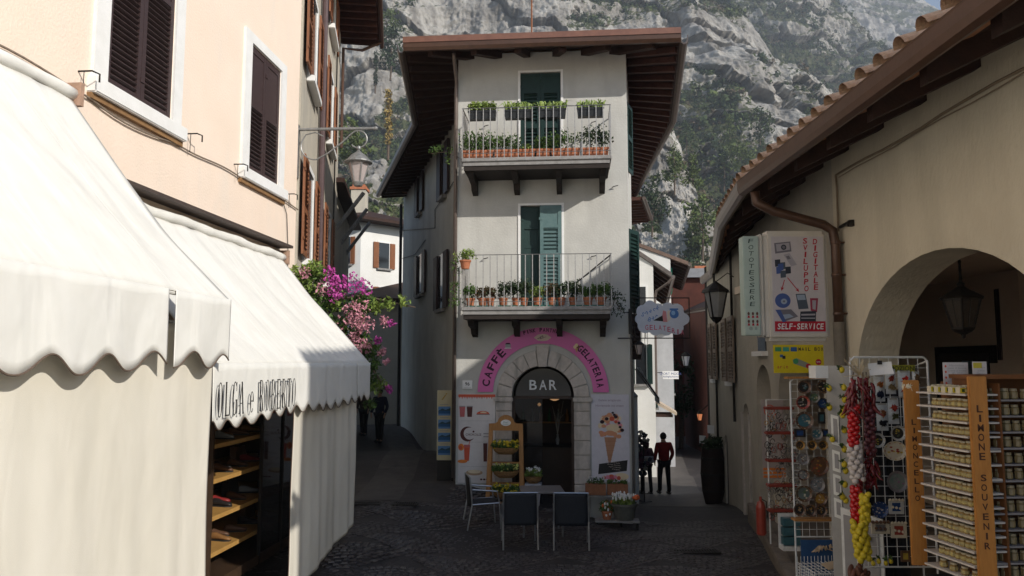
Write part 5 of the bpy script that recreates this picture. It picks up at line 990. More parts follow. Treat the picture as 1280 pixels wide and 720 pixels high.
for i, (px, r, fm_, fh, n) in enumerate(((588, .09, leafmat, .26, 90), (603, .09, leafred, .20, 80), (613, .08, leafred, .22, 70), (629, .085, leafdark, .34, 110), (645, .08, leafdark, .34, 110), (655, .08, leafdark, .38, 110), (672, .09, leaflight, .24, 90), (690, .08, leafred, .30, 90), (702, .08, leafdark, .32, 110), (716, .08, leafdark, .34, 110), (735, .10, leafmat, .22, 120), (751, .11, leafmat, .30, 140))):
    x, _ = C.hit(px, 372, -.75); pot(x, -.74, 3.985, r, .15, '%s pot on the lower balcony, %s' % (ordn(i), desc[i]), 'terracotta pots on the lower balcony floor', fm_, fh, n, .055, spread=1.25)
for i, (xa, xb) in enumerate(((.32, .82), (.90, 1.45), (1.60, 2.10), (2.30, 3.0))):
    t = framed('drip_tray', C, 'shallow green drip tray under the balcony pots, %s' % ['leftmost', 'left of the door', 'in front of the pale door leaf', 'rightmost'][i], 'tray', 'green drip trays on the lower balcony'); b = MB(); b.bev(xa, xb, -.86, -.62, 3.962, 3.984, .006); b.build('tray', mat('green_plastic', (.02, .12, .09), None, 5, .5), t)
pot(.32, -1.0, 4.68, .11, .17, 'terracotta pot with trailing plant hooked on the lower railing at its left end', None, leaflight, .22, 90, .05, spread=1.6)
t = thing('trailing_plant', 'grey green trailing plant hanging down the left end of the lower balcony', 'plant', C.w(.14, -.98, 4.2), C.rz); b = MB()
for k in range(16): b.leaves((random.uniform(-.08, .04), 0, random.uniform(-.3, .75)), .10, 14, .05)
b.build('foliage', leafmat, t); b = MB(); b.tube([(0, 0, .7), (-.04, 0, .2), (0, 0, -.3)], .006, 4); b.build('stem', barkmat, t)
t = thing('trailing_plant', 'bushy green plant spilling over the right end of the lower balcony', 'plant', C.w(3.2, -.72, 4.05), C.rz); b = MB()
for k in range(12): b.leaves((random.uniform(-.08, .16), random.uniform(-.1, .1), random.uniform(-.22, .2)), .12, 22, .05)
b.build('foliage', leafdark, t); b = MB(); b.tube([(-.05, 0, -.05), (0, 0, .2)], .008, 4); b.tube([(0, 0, 0), (.1, 0, -.2)], .008, 4); b.build('stem', barkmat, t)
t = thing('trailing_plant', 'spray of fresh green leaves poking out left of the top balcony', 'plant', C.w(-.02, -.72, 7.02), C.rz); b = MB()
for k in range(9): b.leaves((random.uniform(-.42, .12), 0, random.uniform(-.14, .22)), .10, 12, .055)
b.build('foliage', leafmat, t); b = MB(); b.tube([(.2, 0, -.1), (-.1, 0, .05), (-.4, 0, .02)], .005, 4); b.build('stem', barkmat, t)

# ================================================================== FURNITURE IN FRONT OF THE BAR
def chair(label, x, y, rz):
    t = thing('terrace_chair', label, 'chair', (x, y, zg(x, y) + .005), rz, 'charcoal terrace chairs by the bar door')   # chair faces local +y
    w = .27
    for sx in (-1, 1):
        e = MB(); e.tube([(sx * w, -.30, 0), (sx * w, -.22, .42), (sx * w * .98, -.26, .86)], .0145, 8); e.build('leg', alum, t)
        e = MB(); e.tube([(sx * w, .27, 0), (sx * w, .24, .43), (sx * w, .20, .62), (sx * w, -.22, .66)], .0145, 8); e.build('leg', alum, t)
        e = MB(); e.tube([(sx * w, -.22, .415), (sx * w, .24, .43)], .012, 8); e.build('side_rail', alum, t)
    e = MB(); e.grid(lambda u, v: ((u - .5) * 2 * (w - .012), -.215 + .45 * v, .425 + .01 * v - .018 * sin(pi * u) * sin(pi * v)), 8, 8); o = e.build('seat', textilene, t, smooth=True); o.modifiers.new('t', 'SOLIDIFY').thickness = .006
    e = MB(); e.grid(lambda u, v: ((u - .5) * 2 * (w - .010), -.222 - .04 * v - .03 * sin(pi * u) * (1 - .6 * v), .36 + .50 * v), 8, 10); o = e.build('backrest', textilene, t, smooth=True); o.modifiers.new('t', 'SOLIDIFY').thickness = .006
    e = MB(); e.tube([(-w * .98, -.262, .86), (w * .98, -.262, .86)], .012, 8); e.build('top_rail', alum, t); return t
chair('charcoal terrace chair with its back to us, nearer the flower ladder', .12, 12.5, radians(3)); chair('charcoal terrace chair with its back to us, nearer the tulip tub', .93, 12.42, radians(-3)); chair('charcoal terrace chair turned sideways beside the drinks poster', -.50, 13.35, radians(-78))
t = thing('terrace_table', 'small square grey terrace table between the two charcoal chairs', 'table', (.5, 13.25, zg(.5, 13.25)), .05); e = MB(); e.bev(-.36, .36, -.35, .35, .70, .73, .01); e.build('tabletop', mat('grey_table_top', (.20, .19, .19), None, 5, .35), t)
for sx in (-1, 1):
    for sy in (-1, 1): e = MB(); e.tube([(sx * .32, sy * .31, 0), (sx * .32, sy * .31, .70)], .018, 6); e.build('leg', alum, t)
# flower ladder
fx, fy = -.12, 15.12; fz = zg(fx, fy)
t = thing('flower_ladder', 'honey coloured wooden ladder stand with an oval plaque left of the bar door', 'plant stand', (fx, fy, fz), C.rz)
for sx in (-1, 1): e = MB(); e.prism([(sx * .33 - .04, -.26, 0), (sx * .33 + .04, -.26, 0), (sx * .29 + .04, .02, 1.50), (sx * .29 - .04, .02, 1.50)], (0, .03, 0)); e.build('side_post', honeywood, t); e = MB(); e.prism([(sx * .33 - .03, .28, 0), (sx * .33 + .03, .28, 0), (sx * .29 + .03, .06, 1.48), (sx * .29 - .03, .06, 1.48)], (0, .03, 0)); e.build('rear_post', honeywood, t)
e = MB(); pts = [(-.33, 1.40), (.33, 1.40), (.33, 1.53), (.20, 1.54)] + [(.16 * cos(a) + 0, 1.56 + .14 * sin(a)) for a in np.linspace(.1, pi - .1, 12)] + [(-.20, 1.54), (-.33, 1.53)]
e.plate(pts, .0, .03); e.build('head_board', honeywood, t, recalc=True); e = MB(); e.plate([(.10 * cos(a), 1.55 + .06 * sin(a)) for a in np.linspace(0, 2 * pi, 20, endpoint=False)][::-1], -.012, .01); e.build('plaque', whitepaint, t, recalc=True)
e = MB(); write(e, 'Fiori', 0, -.0135, 1.56, .035, weight=0); write(e, 'di Limone', 0, -.0135, 1.525, .02, weight=0); e.build('plaque_lettering', flat('leaf_ink', (.05, .22, .14)), t)
for z in (.06, .42, .80, 1.14): e = MB(); e.box(-.30, .30, -.20 + z * .16, -.10 + z * .16, z - .02, z + .005); e.build('rung', honeywood, t)
wick = mat('wicker', (.36, .20, .08), (.20, .10, .04), 40, .8, .8, 60)
for i, (z, nm_, fl, n_) in enumerate(((.16, 'lowest', yellow, 26), (.54, 'middle', mat('pale_yellow_petal', (.72, .72, .22), None, 9, .6), 22), (.97, 'top', yellow, 40))):
    b_ = thing('flower_basket', 'oval wicker basket of yellow and green flowers on the %s rung of the ladder' % nm_, 'basket', (fx, fy - .30 + z * .12, fz + z), C.rz, 'flower baskets on the wooden ladder'); e = MB()
    sec = [(.55, 0), (.85, .05), (1.0, .11), (1.03, .13), (.95, .13), (.9, .09)]; e.lathe([(r * .5, h) for r, h in sec], 20); e.v = [(x * .50, y * .30, zz) for x, y, zz in e.v]; e.build('basket', wick, b_); foliage(b_, .46, .22, .11, .14, leafmat, 150, .06); e = MB()
    for _ in range(n_ * 2): e.leaves((random.uniform(-.24, .24), random.uniform(-.14, .10), .13 + random.uniform(0, .13)), .02, 6, .045)
    e.build('flowers', fl, b_)
b_ = thing('flower_basket', 'small wicker basket of white flowers on a pale tub right of the ladder', 'basket', (fx + .53, fy - .1, fz + .42), C.rz); e = MB(); e.lathe([(.09, 0), (.15, .06), (.17, .12), (.15, .12)], 14); e.build('basket', wick, b_); foliage(b_, .26, .2, .1, .16, leaflight, 90, .06); e = MB(); [e.leaves((random.uniform(-.14, .14), random.uniform(-.1, .1), .2 + random.uniform(0, .1)), .02, 5, .045) for _ in range(22)]; e.build('flowers', whitepaint, b_)
b_ = thing('tub', 'pale grey square tub under the small basket by the bar door', 'tub', (fx + .53, fy - .1, fz), C.rz); e = MB(); e.add([(-.11, -.11, 0), (.11, -.11, 0), (.11, .11, 0), (-.11, .11, 0), (-.15, -.15, .41), (.15, -.15, .41), (.15, .15, .41), (-.15, .15, .41)], [(0, 3, 2, 1), (0, 1, 5, 4), (1, 2, 6, 5), (2, 3, 7, 6), (3, 0, 4, 7)]); e.box(-.155, .155, -.155, .155, .39, .415); e.build('body', mat('pale_tub', (.45, .47, .52), None, 5, .6), b_)
# flower bench at the right corner
bx, by = 1.88, 15.0; bz = zg(bx, by) - .06; t = thing('flower_bench', 'low two level grey bench carrying flower boxes at the right corner of the bar', 'bench', (bx, by, bz), C.rz)
e = MB(); e.bev(-.62, .25, -.08, .30, .60, .64, .008); e.build('upper_shelf', slabgrey, t); e = MB(); e.bev(-.30, .52, -.42, -.10, .20, .235, .008); e.build('lower_shelf', slabgrey, t)
for x, y, h in ((-.58, 0, .6), (.2, 0, .6), (-.58, .26, .6), (.2, .26, .6), (-.26, -.38, .2), (.48, -.38, .2), (.48, -.14, .2), (-.26, -.14, .2)): e = MB(); e.box(x - .02, x + .02, y - .02, y + .02, 0, h); e.build('leg', iron, t)
bm_ = mat('box_wood', (.32, .14, .07), (.24, .10, .05), 8, .7)
for i, x in enumerate((-.28, .14)):
    q = thing('flower_box', 'wooden box of %s, %s' % (('white flowers on the bench', 'left one') if i == 0 else ('low green seedlings on the bench', 'right one')), 'flower box', (bx + x, by + .03, bz + .645), C.rz); e = MB(); e.bev(-.195, .195, -.10, .10, 0, .20, .006)
    e.build('box', bm_, q)
    for zz in (.055, .115, .17): e = MB(); e.box(-.19, .19, -.106, -.1005, zz - .022, zz + .022); e.build('plank', bm_, q)
    foliage(q, .36, .16, .2, .12 if i == 0 else .08, leafmat, 70, .045, False, (whitepaint, 26) if i == 0 else None)
tl = thing('tulip_tub', 'round grey tub of white tulips and one orange tulip on the bench', 'tub', (bx + .22, by - .26, bz + .24), C.rz); e = MB(); e.lathe([(.17, 0), (.24, .26), (.26, .26), (.26, .30), (.23, .30), (.22, .26)], 20); e.build('tub', mat('olive_grey_tub', (.13, .13, .11), (.09, .09, .08), 6, .6), tl)
e = MB(); fl_ = MB(); fo_ = MB()
for k in range(46):
    a = random.random() * 6.28; r = .2 * random.random() ** .5; x, y = r * cos(a), r * sin(a); h = random.uniform(.36, .45); e.tube([(x, y, .26), (x * 1.1, y, h)], .005, 4); e.leaves((x, y, .32), .04, 3, .08); fl_.ball((x * 1.1, y, h + .02), .020, sq=(1, 1, 1.9))
e.build('foliage', leaflight, tl); fl_.build('tulips', whitepaint, tl); 
for k in range(4): fo_.ball((.22 + .03 * cos(k * 1.6), -.05 + .03 * sin(k * 1.6), .41), .045, sq=(1, 1, 1.2))
fo_.build('orange_tulip', mat('orange_petal', (.75, .16, .05), None, 9, .6), tl)
q = thing('potted_plant', 'pot of orange and white tulips left of the round tub on the bench', 'potted plant', (bx - .10, by - .27, bz + .24), C.rz); e = MB(); e.lathe([(.07, 0), (.10, .13), (.11, .13), (.11, .16), (.09, .16)], 14); e.build('pot', terracotta, q); foliage(q, .2, .14, .14, .2, leafmat, 90, .06); e = MB(); [e.ball((random.uniform(-.09, .09), random.uniform(-.07, .05), .26 + random.uniform(-.1, .08)), .024, sq=(1, 1, 1.6)) for _ in range(7)]; e.build('flowers', MATS['orange_petal'], q); e = MB(); [e.ball((random.uniform(-.09, .09), -.08, .16 + random.uniform(-.1, .16)), .022, sq=(1, 1, 1.5)) for _ in range(6)]; e.build('white_flowers', whitepaint, q)
# postcard stand in the left lane mouth
pc = thing('postcard_stand', 'tall pale postcard board with four blue lake views in the left lane mouth', 'display stand', (-1.43, 16.5, zg(-1.43, 16.5)), 0); g0 = zg(-1.43, 16.5)
e = MB(); e.box(-.16, .15, 0, .035, .84 - g0, 2.30 - g0); e.build('board', flat('stand_cream', (.52, .45, .28)), pc); e = MB(); e.box(-.15, .14, .02, .30, 0, .83 - g0); e.box(.151, .19, -.02, .05, 0, 2.30 - g0); e.build('base', iron, pc)
for k in range(4):
    z = 1.87 - g0 - k * .275; e = MB(); e.box(-.135, .125, -.006, -.001, z - .10, z + .09, 0); e.box(-.135, .125, -.0085, -.0065, z - .06, z + .0, 1); e.plate([(-.135, z + .0), (-.05, z + .05), (.02, z + .02), (.125, z + .06), (.125, z + .0)][::-1], -.0105, .002, 2); e.build('postcard', [flat('card_sky', (.10, .22, .42)), flat('card_lake', (.02, .09, .22)), flat('card_hill', (.03, .07, .09))], pc)
    e = MB(); e.box(-.10, .08, -.006, -.002, z + .125, z + .137); e.build('caption_line', gry, pc)
e = MB(); write(e, 'i', -.005, -.003, 2.17 - g0, .15, weight=.02, shear=.15); e.build('lettering', flat('ochre_ink', (.42, .24, .03)), pc)

# ================================================================== PEOPLE
def skin(chains, name, m, par, lvl=1):
    """one continuous skinned surface from joint chains [(point, radius), ...]; later chains start on an existing joint"""
    vs, es, rs_ = [], [], []; idx = {}
    def vid(p, r):
        k = tuple(round(c, 4) for c in p)
        if k not in idx: idx[k] = len(vs); vs.append(p); rs_.append(r)
        return idx[k]
    for ch in chains:
        pr_ = None
        for p, r in ch:
            i = vid(p, r)
            if pr_ is not None and pr_ != i: es.append((pr_, i))
            pr_ = i
    me = bpy.data.meshes.new(name); me.from_pydata(vs, es, []); o = bpy.data.objects.new(name, me); COL.objects.link(o)
    md = o.modifiers.new('s', 'SKIN'); sv = me.skin_vertices[0].data
    for i, r in enumerate(rs_): sv[i].radius = (r, r) if not isinstance(r, tuple) else r
    sv[0].use_root = True; md.use_smooth_shade = True; sb_ = o.modifiers.new('d', 'SUBSURF'); sb_.levels = lvl; sb_.render_levels = lvl
    bpy.context.view_layer.update(); nm = bpy.data.meshes.new_from_object(o.evaluated_get(bpy.context.evaluated_depsgraph_get())); bpy.data.objects.remove(o); nm.materials.clear(); nm.materials.append(m); nm.name = name
    return put(name, nm, par)
skinm = mat('skin', (.42, .24, .16), None, 6, .55); hairm = mat('dark_hair', (.03, .02, .015), (.02, .014, .01), 30, .6)
def person(x, y, z, rz, H, label, top, trou, hairc=None, lean=0, step=.12, arm=(.1, -.05), female=False, bag=None, grp=None):
    t = thing('person', label, 'person', (x, y, z), rz, grp); s = H / 1.75; S = lambda *p: tuple(c * s for c in p)   # faces local +y
    hw = .165 if female else .19
    pel = (S(0, 0, .93), (.135 * s, .10 * s)); che = (S(0, .01, 1.25), (.16 * s, .11 * s)); nk = (S(0, .01 + lean * .3, 1.50), .055 * s); sh = (S(0, 0, 1.40), (.13 * s, .09 * s)); hd = (S(0, .03 + lean * .5, 1.60), (.072 * s, .085 * s)); ht = (S(0, .03 + lean * .5, 1.69), (.065 * s, .075 * s))
    body = [[pel, che, sh, nk, hd, ht]]; tr = [[(pel[0], (.15 * s, .12 * s))]]; ja = [[(S(0, 0, .88), (.175 * s, .135 * s)), (che[0], (.19 * s, .14 * s)), (sh[0], (.155 * s, .11 * s)), (S(0, .01, 1.48), .07 * s)]]
    for sx, st in ((-1, step), (1, -step)):
        hip = (S(sx * .10, 0, .88), .085 * s); kn = (S(sx * .11, st * .6 + .02, .50), .055 * s); an = (S(sx * .115, st, .09), .036 * s); ft = (S(sx * .125, st + .12, .035), .032 * s)
        body.append([pel, hip, kn, an, ft]); tr.append([(pel[0], (.15 * s, .12 * s)), (hip[0], .10 * s), (kn[0], .075 * s), (S(sx * .115, st, .06), .065 * s)])
        so = (S(sx * hw, 0, 1.42), .052 * s); el = (S(sx * (hw + .07), -.03, 1.15), .040 * s); wr = (S(sx * (hw + .05), arm[0] + (.05 if sx > 0 else 0), .93), .027 * s); pa = (S(sx * (hw + .045), arm[0] + .03, .87), (.036 * s, .018 * s))
        body.append([sh, so, el, wr, pa])
        for k in range(4):
            fx_ = (k - 1.5) * .018; b0 = pa[0]; f1 = (b0[0] + 0, b0[1] + fx_ * s + .002, b0[2] - .05 * s); f2 = (b0[0] - sx * .012 * s, b0[1] + fx_ * 1.1 * s + .01 * s, b0[2] - (.085 - .008 * abs(k - 1)) * s); body.append([pa, (f1, .0095 * s), (f2, .008 * s)])
        body.append([pa, ((pa[0][0], pa[0][1] + .035 * s, pa[0][2] - .015 * s), .010 * s), ((pa[0][0], pa[0][1] + .045 * s, pa[0][2] - .05 * s), .009 * s)])
        ja.append([(sh[0], (.155 * s, .11 * s)), (so[0], .078 * s), (el[0], .062 * s), ((wr[0][0], wr[0][1], wr[0][2] + .02 * s), .048 * s)])
        e = MB(); c = S(sx * .12, st + .05, .0); e.bev(c[0] - .05 * s, c[0] + .05 * s, c[1] - .11 * s, c[1] + .15 * s, 0, .09 * s, .03 * s); e.build('shoe', blackplastic, t)
    skin(body, 'body', skinm, t); skin(ja, 'jacket', top, t); skin(tr, 'trousers', trou, t)
    e = MB(); c = S(0, .015 + lean * .5, 1.655); e.ball(c, .105 * s, sub=2, jit=.05, sq=(.92, 1.02, 1.08)); 
    e.v = [(v[0], min(v[1], c[1] + .055 * s), v[2]) for v in e.v]
    if female: e.ball((c[0], c[1] - .05 * s, c[2] - .10 * s), .09 * s, sub=2, jit=.05, sq=(1, .7, 1.4))
    e.build('hair', hairc or hairm, t, smooth=True)
    e = MB(); fy_ = .03 * s + lean * .5 * s + .075 * s; e.ball((0, fy_ + .018 * s, 1.60 * s), .016 * s, sq=(.8, 1, 1.4)); [e.ball((sx * .08 * s, .02 * s, 1.60 * s), .022 * s, sq=(.5, .8, 1.3)) for sx in (-1, 1)]; e.build('nose_and_ears', skinm, t, smooth=True)
    e = MB(); [e.ball((sx * .03 * s, fy_ + .002, 1.63 * s), .011 * s) for sx in (-1, 1)]; e.build('eyes', darkint, t); e = MB(); e.ball((0, fy_ + .002, 1.555 * s), .02 * s, sq=(1.2, .4, .35)); e.build('mouth', flat('lip', (.3, .09, .08)), t)
    if bag is not None: e = MB(); e.bev(-.17 * s, .17 * s, -.26 * s, -.15 * s, 1.02 * s, 1.24 * s, .02); e.build('pale_bag', bag, t)
    return t
def cloth(n, c): return mat('cloth_' + n, c, tuple(v * .75 for v in c), 12, .9, .3, 80)
gz = lambda x, y: zg(x, y) + .008
person(3.78, 22.0, gz(3.78, 22), radians(15), 1.50, 'person in a dark top with a pale band, walking left of the dark red jacket', cloth('dark_plum', (.10, .045, .055)), cloth('black', (.015, .015, .018)), female=True, bag=cloth('pale_grey', (.42, .42, .45)), step=.1)
person(4.20, 21.6, gz(4.20, 21.6), radians(8), 1.66, 'person in a dark red jacket and black trousers walking down the right lane', cloth('dark_red', (.26, .02, .02)), cloth('black', (.015, .015, .018)), step=.08, lean=.05)
person(6.0, 35.5, gz(6.0, 35.5), 2.9, 1.7, 'distant person in dark maroon clothes on the left side of the far right lane', cloth('maroon', (.06, .02, .025)), cloth('black', (.015, .015, .018)))
person(7.0, 37.0, gz(7.0, 37.0), 2.6, 1.65, 'distant person in a grey blue coat in the middle of the far right lane', cloth('slate', (.06, .07, .09)), cloth('black', (.015, .015, .018)))
person(7.7, 38.0, gz(7.7, 38.0), .3, 1.72, 'distant person in black at the right side of the far right lane', cloth('black', (.015, .015, .018)), cloth('slate', (.06, .07, .09)))
person(-4.25, 25.0, gz(-4.25, 25), 2.8, 1.72, 'shadowed person in dark blue coming down the left lane', cloth('navy', (.02, .022, .04)), cloth('black', (.015, .015, .018)), step=.1)
person(-4.95, 26.0, gz(-4.95, 26), 2.9, 1.62, 'shadowed shorter person in brown beside the left lane wall', cloth('brown', (.05, .03, .025)), cloth('black', (.015, .015, .018)), female=True)

# ================================================================== RIGHT LANE, LEFT SIDE HOUSES
lamp_glow = fm
SA, SB_ = (4.05, 29.4), (6.3, 42.0)
FW = Fr(SA, SB_)                                            # street front facing right (towards +x)
FWr = Fr(SB_, SA)
def slopehouse(name, label, pts, z0, zl, zr, m, rm, over=.5, gt=None):
    """house under one visible roof slope falling towards its street side (greater x)"""
    t = thing(name, label, 'house', (pts[0][0], pts[0][1], 0)); o = Vector(pts[0]); q = [(p[0] - o.x, p[1] - o.y) for p in pts]; xs = [p[0] for p in q]; xa, xb = min(xs), max(xs)
    zz = lambda x: zl + (zr - zl) * (x - q[0][0]) / (q[1][0] - q[0][0])
    b = MB(); n = len(q); b.add([(x, y, z0) for x, y in q] + [(x, y, zz(x)) for x, y in q], [(i, (i + 1) % n, n + (i + 1) % n, n + i) for i in range(n)] + [tuple(range(n, 2 * n))]); b.build('wall', m, t, recalc=True)
    c = Vector((sum(p[0] for p in q) / n, sum(p[1] for p in q) / n)); e = [Vector(p) + Vector((over if p[0] > c.x else -over * .2, -.12 if p[1] < c.y else abs(over))) for p in q]
    b = MB(); b.add([(v.x, v.y, zz(v.x) + .01) for v in e] + [(v.x, v.y, zz(v.x) + .17) for v in e], [tuple(range(n))[::-1], tuple(range(n, 2 * n))] + [(i, (i + 1) % n, n + (i + 1) % n, n + i) for i in range(n)]); ro = b.build('roof', rm, t, recalc=True)
    a, d = e[1], e[2]; k = max(3, int((d - a).length / .6))
    for i in range(k): p = a.lerp(d, (i + .5) / k); b = MB(); b.prism([(p.x - .03, p.y - .05, zz(p.x - .03) - .12), (p.x - .03, p.y + .05, zz(p.x - .03) - .12), (p.x - .03, p.y + .05, zz(p.x - .03)), (p.x - .03, p.y - .05, zz(p.x - .03))], (-over, 0, -over * (zr - zl) / (q[1][0] - q[0][0]))); b.build('rafter', darkwood, ro)
    b = MB(); b.tube([(a.x + .05, a.y, zz(a.x) + .02), (d.x + .05, d.y, zz(d.x) + .02)], .07, 7); b.build('gutter', greygutter, t)
    return t, o
t, o = slopehouse('white_gabled_house', 'white gabled house with bright green shutters behind the bar house in the right lane', [(3.9, 33.4), (6.85, 33), (7.9, 38.5), (4.2, 42)], -3, 8.55, 7.35, whiteplaster, mat('dusty_brown_roof', (.20, .13, .10), (.13, .09, .07), 6, .8), .75)
FG = Fr((6.85, 33), (7.9, 38.5)); wallwin(t, o, FG, .9, 1.9, 6.0, 7.0, brightgreen, False, True, False); wallwin(t, o, FG, 3.0, 3.7, 1.7, 3.3, greenshut)
FQ = Fr((3.9, 33.4), (6.85, 33))
for xa, xb, zt in ((1.55, 2.75, 1.7), (.1, 1.2, 1.5)):
    M = Matrix.Translation((FQ.o.x - o.x, FQ.o.y - o.y, 0)) @ Matrix.Rotation(FQ.rz, 4, 'Z'); e = MB(); e.plate([(xa, -2.5), (xb, -2.5), (xb, zt)] + [((xa + xb) / 2 + (xb - xa) / 2 * cos(a), zt + .35 * sin(a)) for a in np.linspace(0, pi, 9)][1:], -.03, .02, M=M); e.build('shopfront', darkint, t, recalc=True)  # flat dark arches added to put shade on the lower wall
e = MB(); e.box(1.4, 2.8, -.5, -.02, 2.2, 2.27, M=M); e.build('shop_canopy', slabgrey, t)
t2, o2 = slopehouse('low_white_house', 'low white house with a sloping dark eave and curved gutter pipe in the right lane', [(3.85, 26.7), (4.9, 26.5), (5.7, 31), (4.2, 32.9)], -3, 7.0, 6.25, whiteplaster, mat('grey_brown_eave', (.14, .12, .11), (.10, .085, .08), 6, .8), .62)
F2 = Fr((3.85, 26.7), (4.9, 26.5)); F3 = Fr((4.9, 26.5), (5.7, 31))
e = MB(); e.tube([(1.62, -.55, 5.75), (1.5, -.5, 5.6), (1.15, -.2, 5.35), (1.1, -.12, 5.1), (1.1, -.1, 1.5)], .05, 7); e.build('downpipe', greygutter, t2)
e = MB(); e.tube([(.9, -.12, 4.9), (1.9, -.12, 4.9)], .018, 5); e.tube([(.2, -.3, 4.2), (.8, -.3, 4.2)], .014, 5); [e.tube([(.2 + k * .1, -.3, 3.4), (.2 + k * .1, -.3, 4.2)], .01, 4) for k in range(7)]; e.build('rail', rail, t2)
wallwin(t2, o2, F3, .9, 1.5, 1.3, 2.9, greenshut); wallwin(t2, o2, F2, .35, .8, 4.3, 5.5, None); wallwin(t2, o2, F2, .42, .78, 2.15, 3.5, greenshut); wallwin(t2, o2, F3, 3.0, 3.6, 1.3, 2.9, palegreen)
# shops along the left of the right lane
t3, o3 = simplehouse('lane_shop_row', 'pale plastered shop fronts stepping down the left side of the right lane', [(2.6, 19.95), (3.22, 19.9), (4.02, 26.4), (3.4, 26.5)], -3, 2.0, whiteplaster, slabgrey, .05, .1, .1)
F4 = Fr((3.22, 19.9), (4.02, 26.4))
for i in range(3): x = .6 + i * 2.1; M = Matrix.Translation((F4.o.x - o3.x, F4.o.y - o3.y, 0)) @ Matrix.Rotation(F4.rz, 4, 'Z'); e = MB(); e.plate([(x, -2), (x + 1.2, -2), (x + 1.2, -.1)] + [(x + .6 + .6 * cos(a), -.1 + .35 * sin(a)) for a in np.linspace(0, pi, 9)][1:] , -.01, .02, M=M); e.build('doorway', darkint, t3, recalc=True)
aw = thing('small_awning', 'small white awning over the first shop in the right lane', 'awning', (3.35, 20.6, 0), F4.rz); e = MB(); e.grid(lambda u, v: (u * 2.0, -.05 - .5 * v, 2.75 - .8 * v - .03 * sin(pi * v)), 6, 6); e.grid(lambda u, v: (u * 2.0, -.55, 1.95 - .16 * v), 12, 1); o = e.build('canvas', mat('dull_white_canvas', (.55, .55, .55), None, 4, .9), aw); o.modifiers.new('t', 'SOLIDIFY').thickness = .01; e = MB(); e.tube([(0, 0, 2.7), (0, -.53, 1.95), (2.0, -.53, 1.95), (2.0, 0, 2.7)], .015, 6); e.build('frame', iron, aw)
t = thing('shop_canopy', 'tan tiled door canopy on the left side of the right lane', 'canopy', (5.1, 27.6, 0), F3.rz); e = MB(); e.prism([(0, 0, 1.55), (0, -.75, 1.1), (0, -.72, 1.02), (0, 0, 1.42)], (1.5, 0, 0)); e.build('roof', mat('tan_canopy', (.5, .4, .3), None, 5, .8), t); e = MB(); [e.box(x, x + .05, -.6, 0, .95, 1.05) for x in (.1, 1.35)]; e.build('bracket', darkwood, t)
t = thing('shop_sign', 'small white projecting sign with two lines of writing in the right lane', 'sign', (5.35, 27.8, 0), 0); p0 = onY(828, 464, 27.8); e = MB(); e.box(p0.x - 5.35, p0.x - 5.35 + .58, 0, .06, p0.z - .28, p0.z); e.build('board', whitepaint, t); e = MB(); write(e, 'SPORT MODA', p0.x - 5.35 + .29, -.003, p0.z - .09, .09, weight=0); write(e, 'Abbigliamento', p0.x - 5.35 + .29, -.003, p0.z - .2, .07, weight=0); e.build('lettering', flat('sign_ink_blue', (.05, .07, .2)), t); e = MB(); e.tube([(-.4, .03, p0.z - .05), (p0.x - 5.35, .03, p0.z - .05)], .015, 5); e.build('bracket', iron, t)
t4, o4 = simplehouse('grey_lane_house', 'shaded pale grey house further down the left side of the right lane', [(5.75, 31.2), (6.5, 31.1), (7.6, 38.5), (6.2, 39)], -3, 4.2, mat('cool_grey_plaster', (.42, .42, .43), None, 2, .9), slabgrey, .3, .2, .4)
F5 = Fr((6.5, 31.1), (7.6, 38.5)); wallwin(t4, o4, F5, 1.2, 1.9, 1.6, 3.0, greenshut); wallwin(t4, o4, F5, 4.2, 4.9, 1.6, 3.0, greenshut)
F6 = Fr((5.75, 31.2), (6.5, 31.1)); 
smalllantern('wall_lantern', 'white lantern high on the far left side of the right lane', 7.55, 33.5, 3.0, 2.2, mat('white_lamp_glass', (.75, .75, .76), None, 4, .3), arm=(-.7, 0, .5))
amb = bpy.data.materials.new('amber_lamp_glass'); amb.use_nodes = True; ab = amb.node_tree.nodes['Principled BSDF']; ab.inputs['Base Color'].default_value = (.6, .2, .08, 1); ab.inputs['Emission Color'].default_value = (1, .35, .15, 1); ab.inputs['Emission Strength'].default_value = .5
smalllantern('wall_lantern', 'small lantern glowing amber on the right wall of the right lane', 5.05, 20.9, 1.45, .9, amb, arm=(.25, .1, .3))
p0 = onY(895, 377, 17.0); smalllantern('wall_lantern', 'large grey lantern under the far end of the right hand eave', p0.x, 17.0, p0.z, 2.9, mat('grey_lamp_glass', (.34, .34, .33), None, 4, .35), arm=(.55, 0, .45))
# red brown house and grey flat roof closing the right lane
oxb = mat('oxblood_plaster', (.10, .032, .022), (.07, .024, .017), 2, .9)
t5, o5 = slopehouse('red_brown_house', 'dark red brown house standing across the end of the right lane', [(11.5, 33), (8.1, 32.2), (8.9, 40), (12, 41)], -3, 6.5, 5.0, oxb, darkwood, -.5)
e = MB(); e.box(-2.2, -1.5, -.6, -.55, 3.9, 4.6); e.build('window', terracotta, t5)
t6, o6 = simplehouse('flat_roofed_house', 'dark red house with a grey flat roof edge behind the right lane', [(8.9, 43), (14, 42.5), (14, 50), (9.0, 50)], -3, 7.6, oxb, mat('zinc_roof', (.26, .26, .27), None, 4, .5), .3, 1.0, .55)
dt = thing('dark_tree', 'dark leafy tree between the houses at the end of the right lane', 'tree', (7.9, 36.5, -1.3)); e = MB(); e.tube([(0, 0, 0), (.1, 0, 2), (0, .1, 4)], .12, 7); e.build('trunk', barkmat, dt); e = MB(); [e.leaves((random.uniform(-.6, .8), random.uniform(-.8, .8), random.uniform(1.8, 5)), .6, 50, .2) for _ in range(16)]; e.build('crown', leafdark, dt)
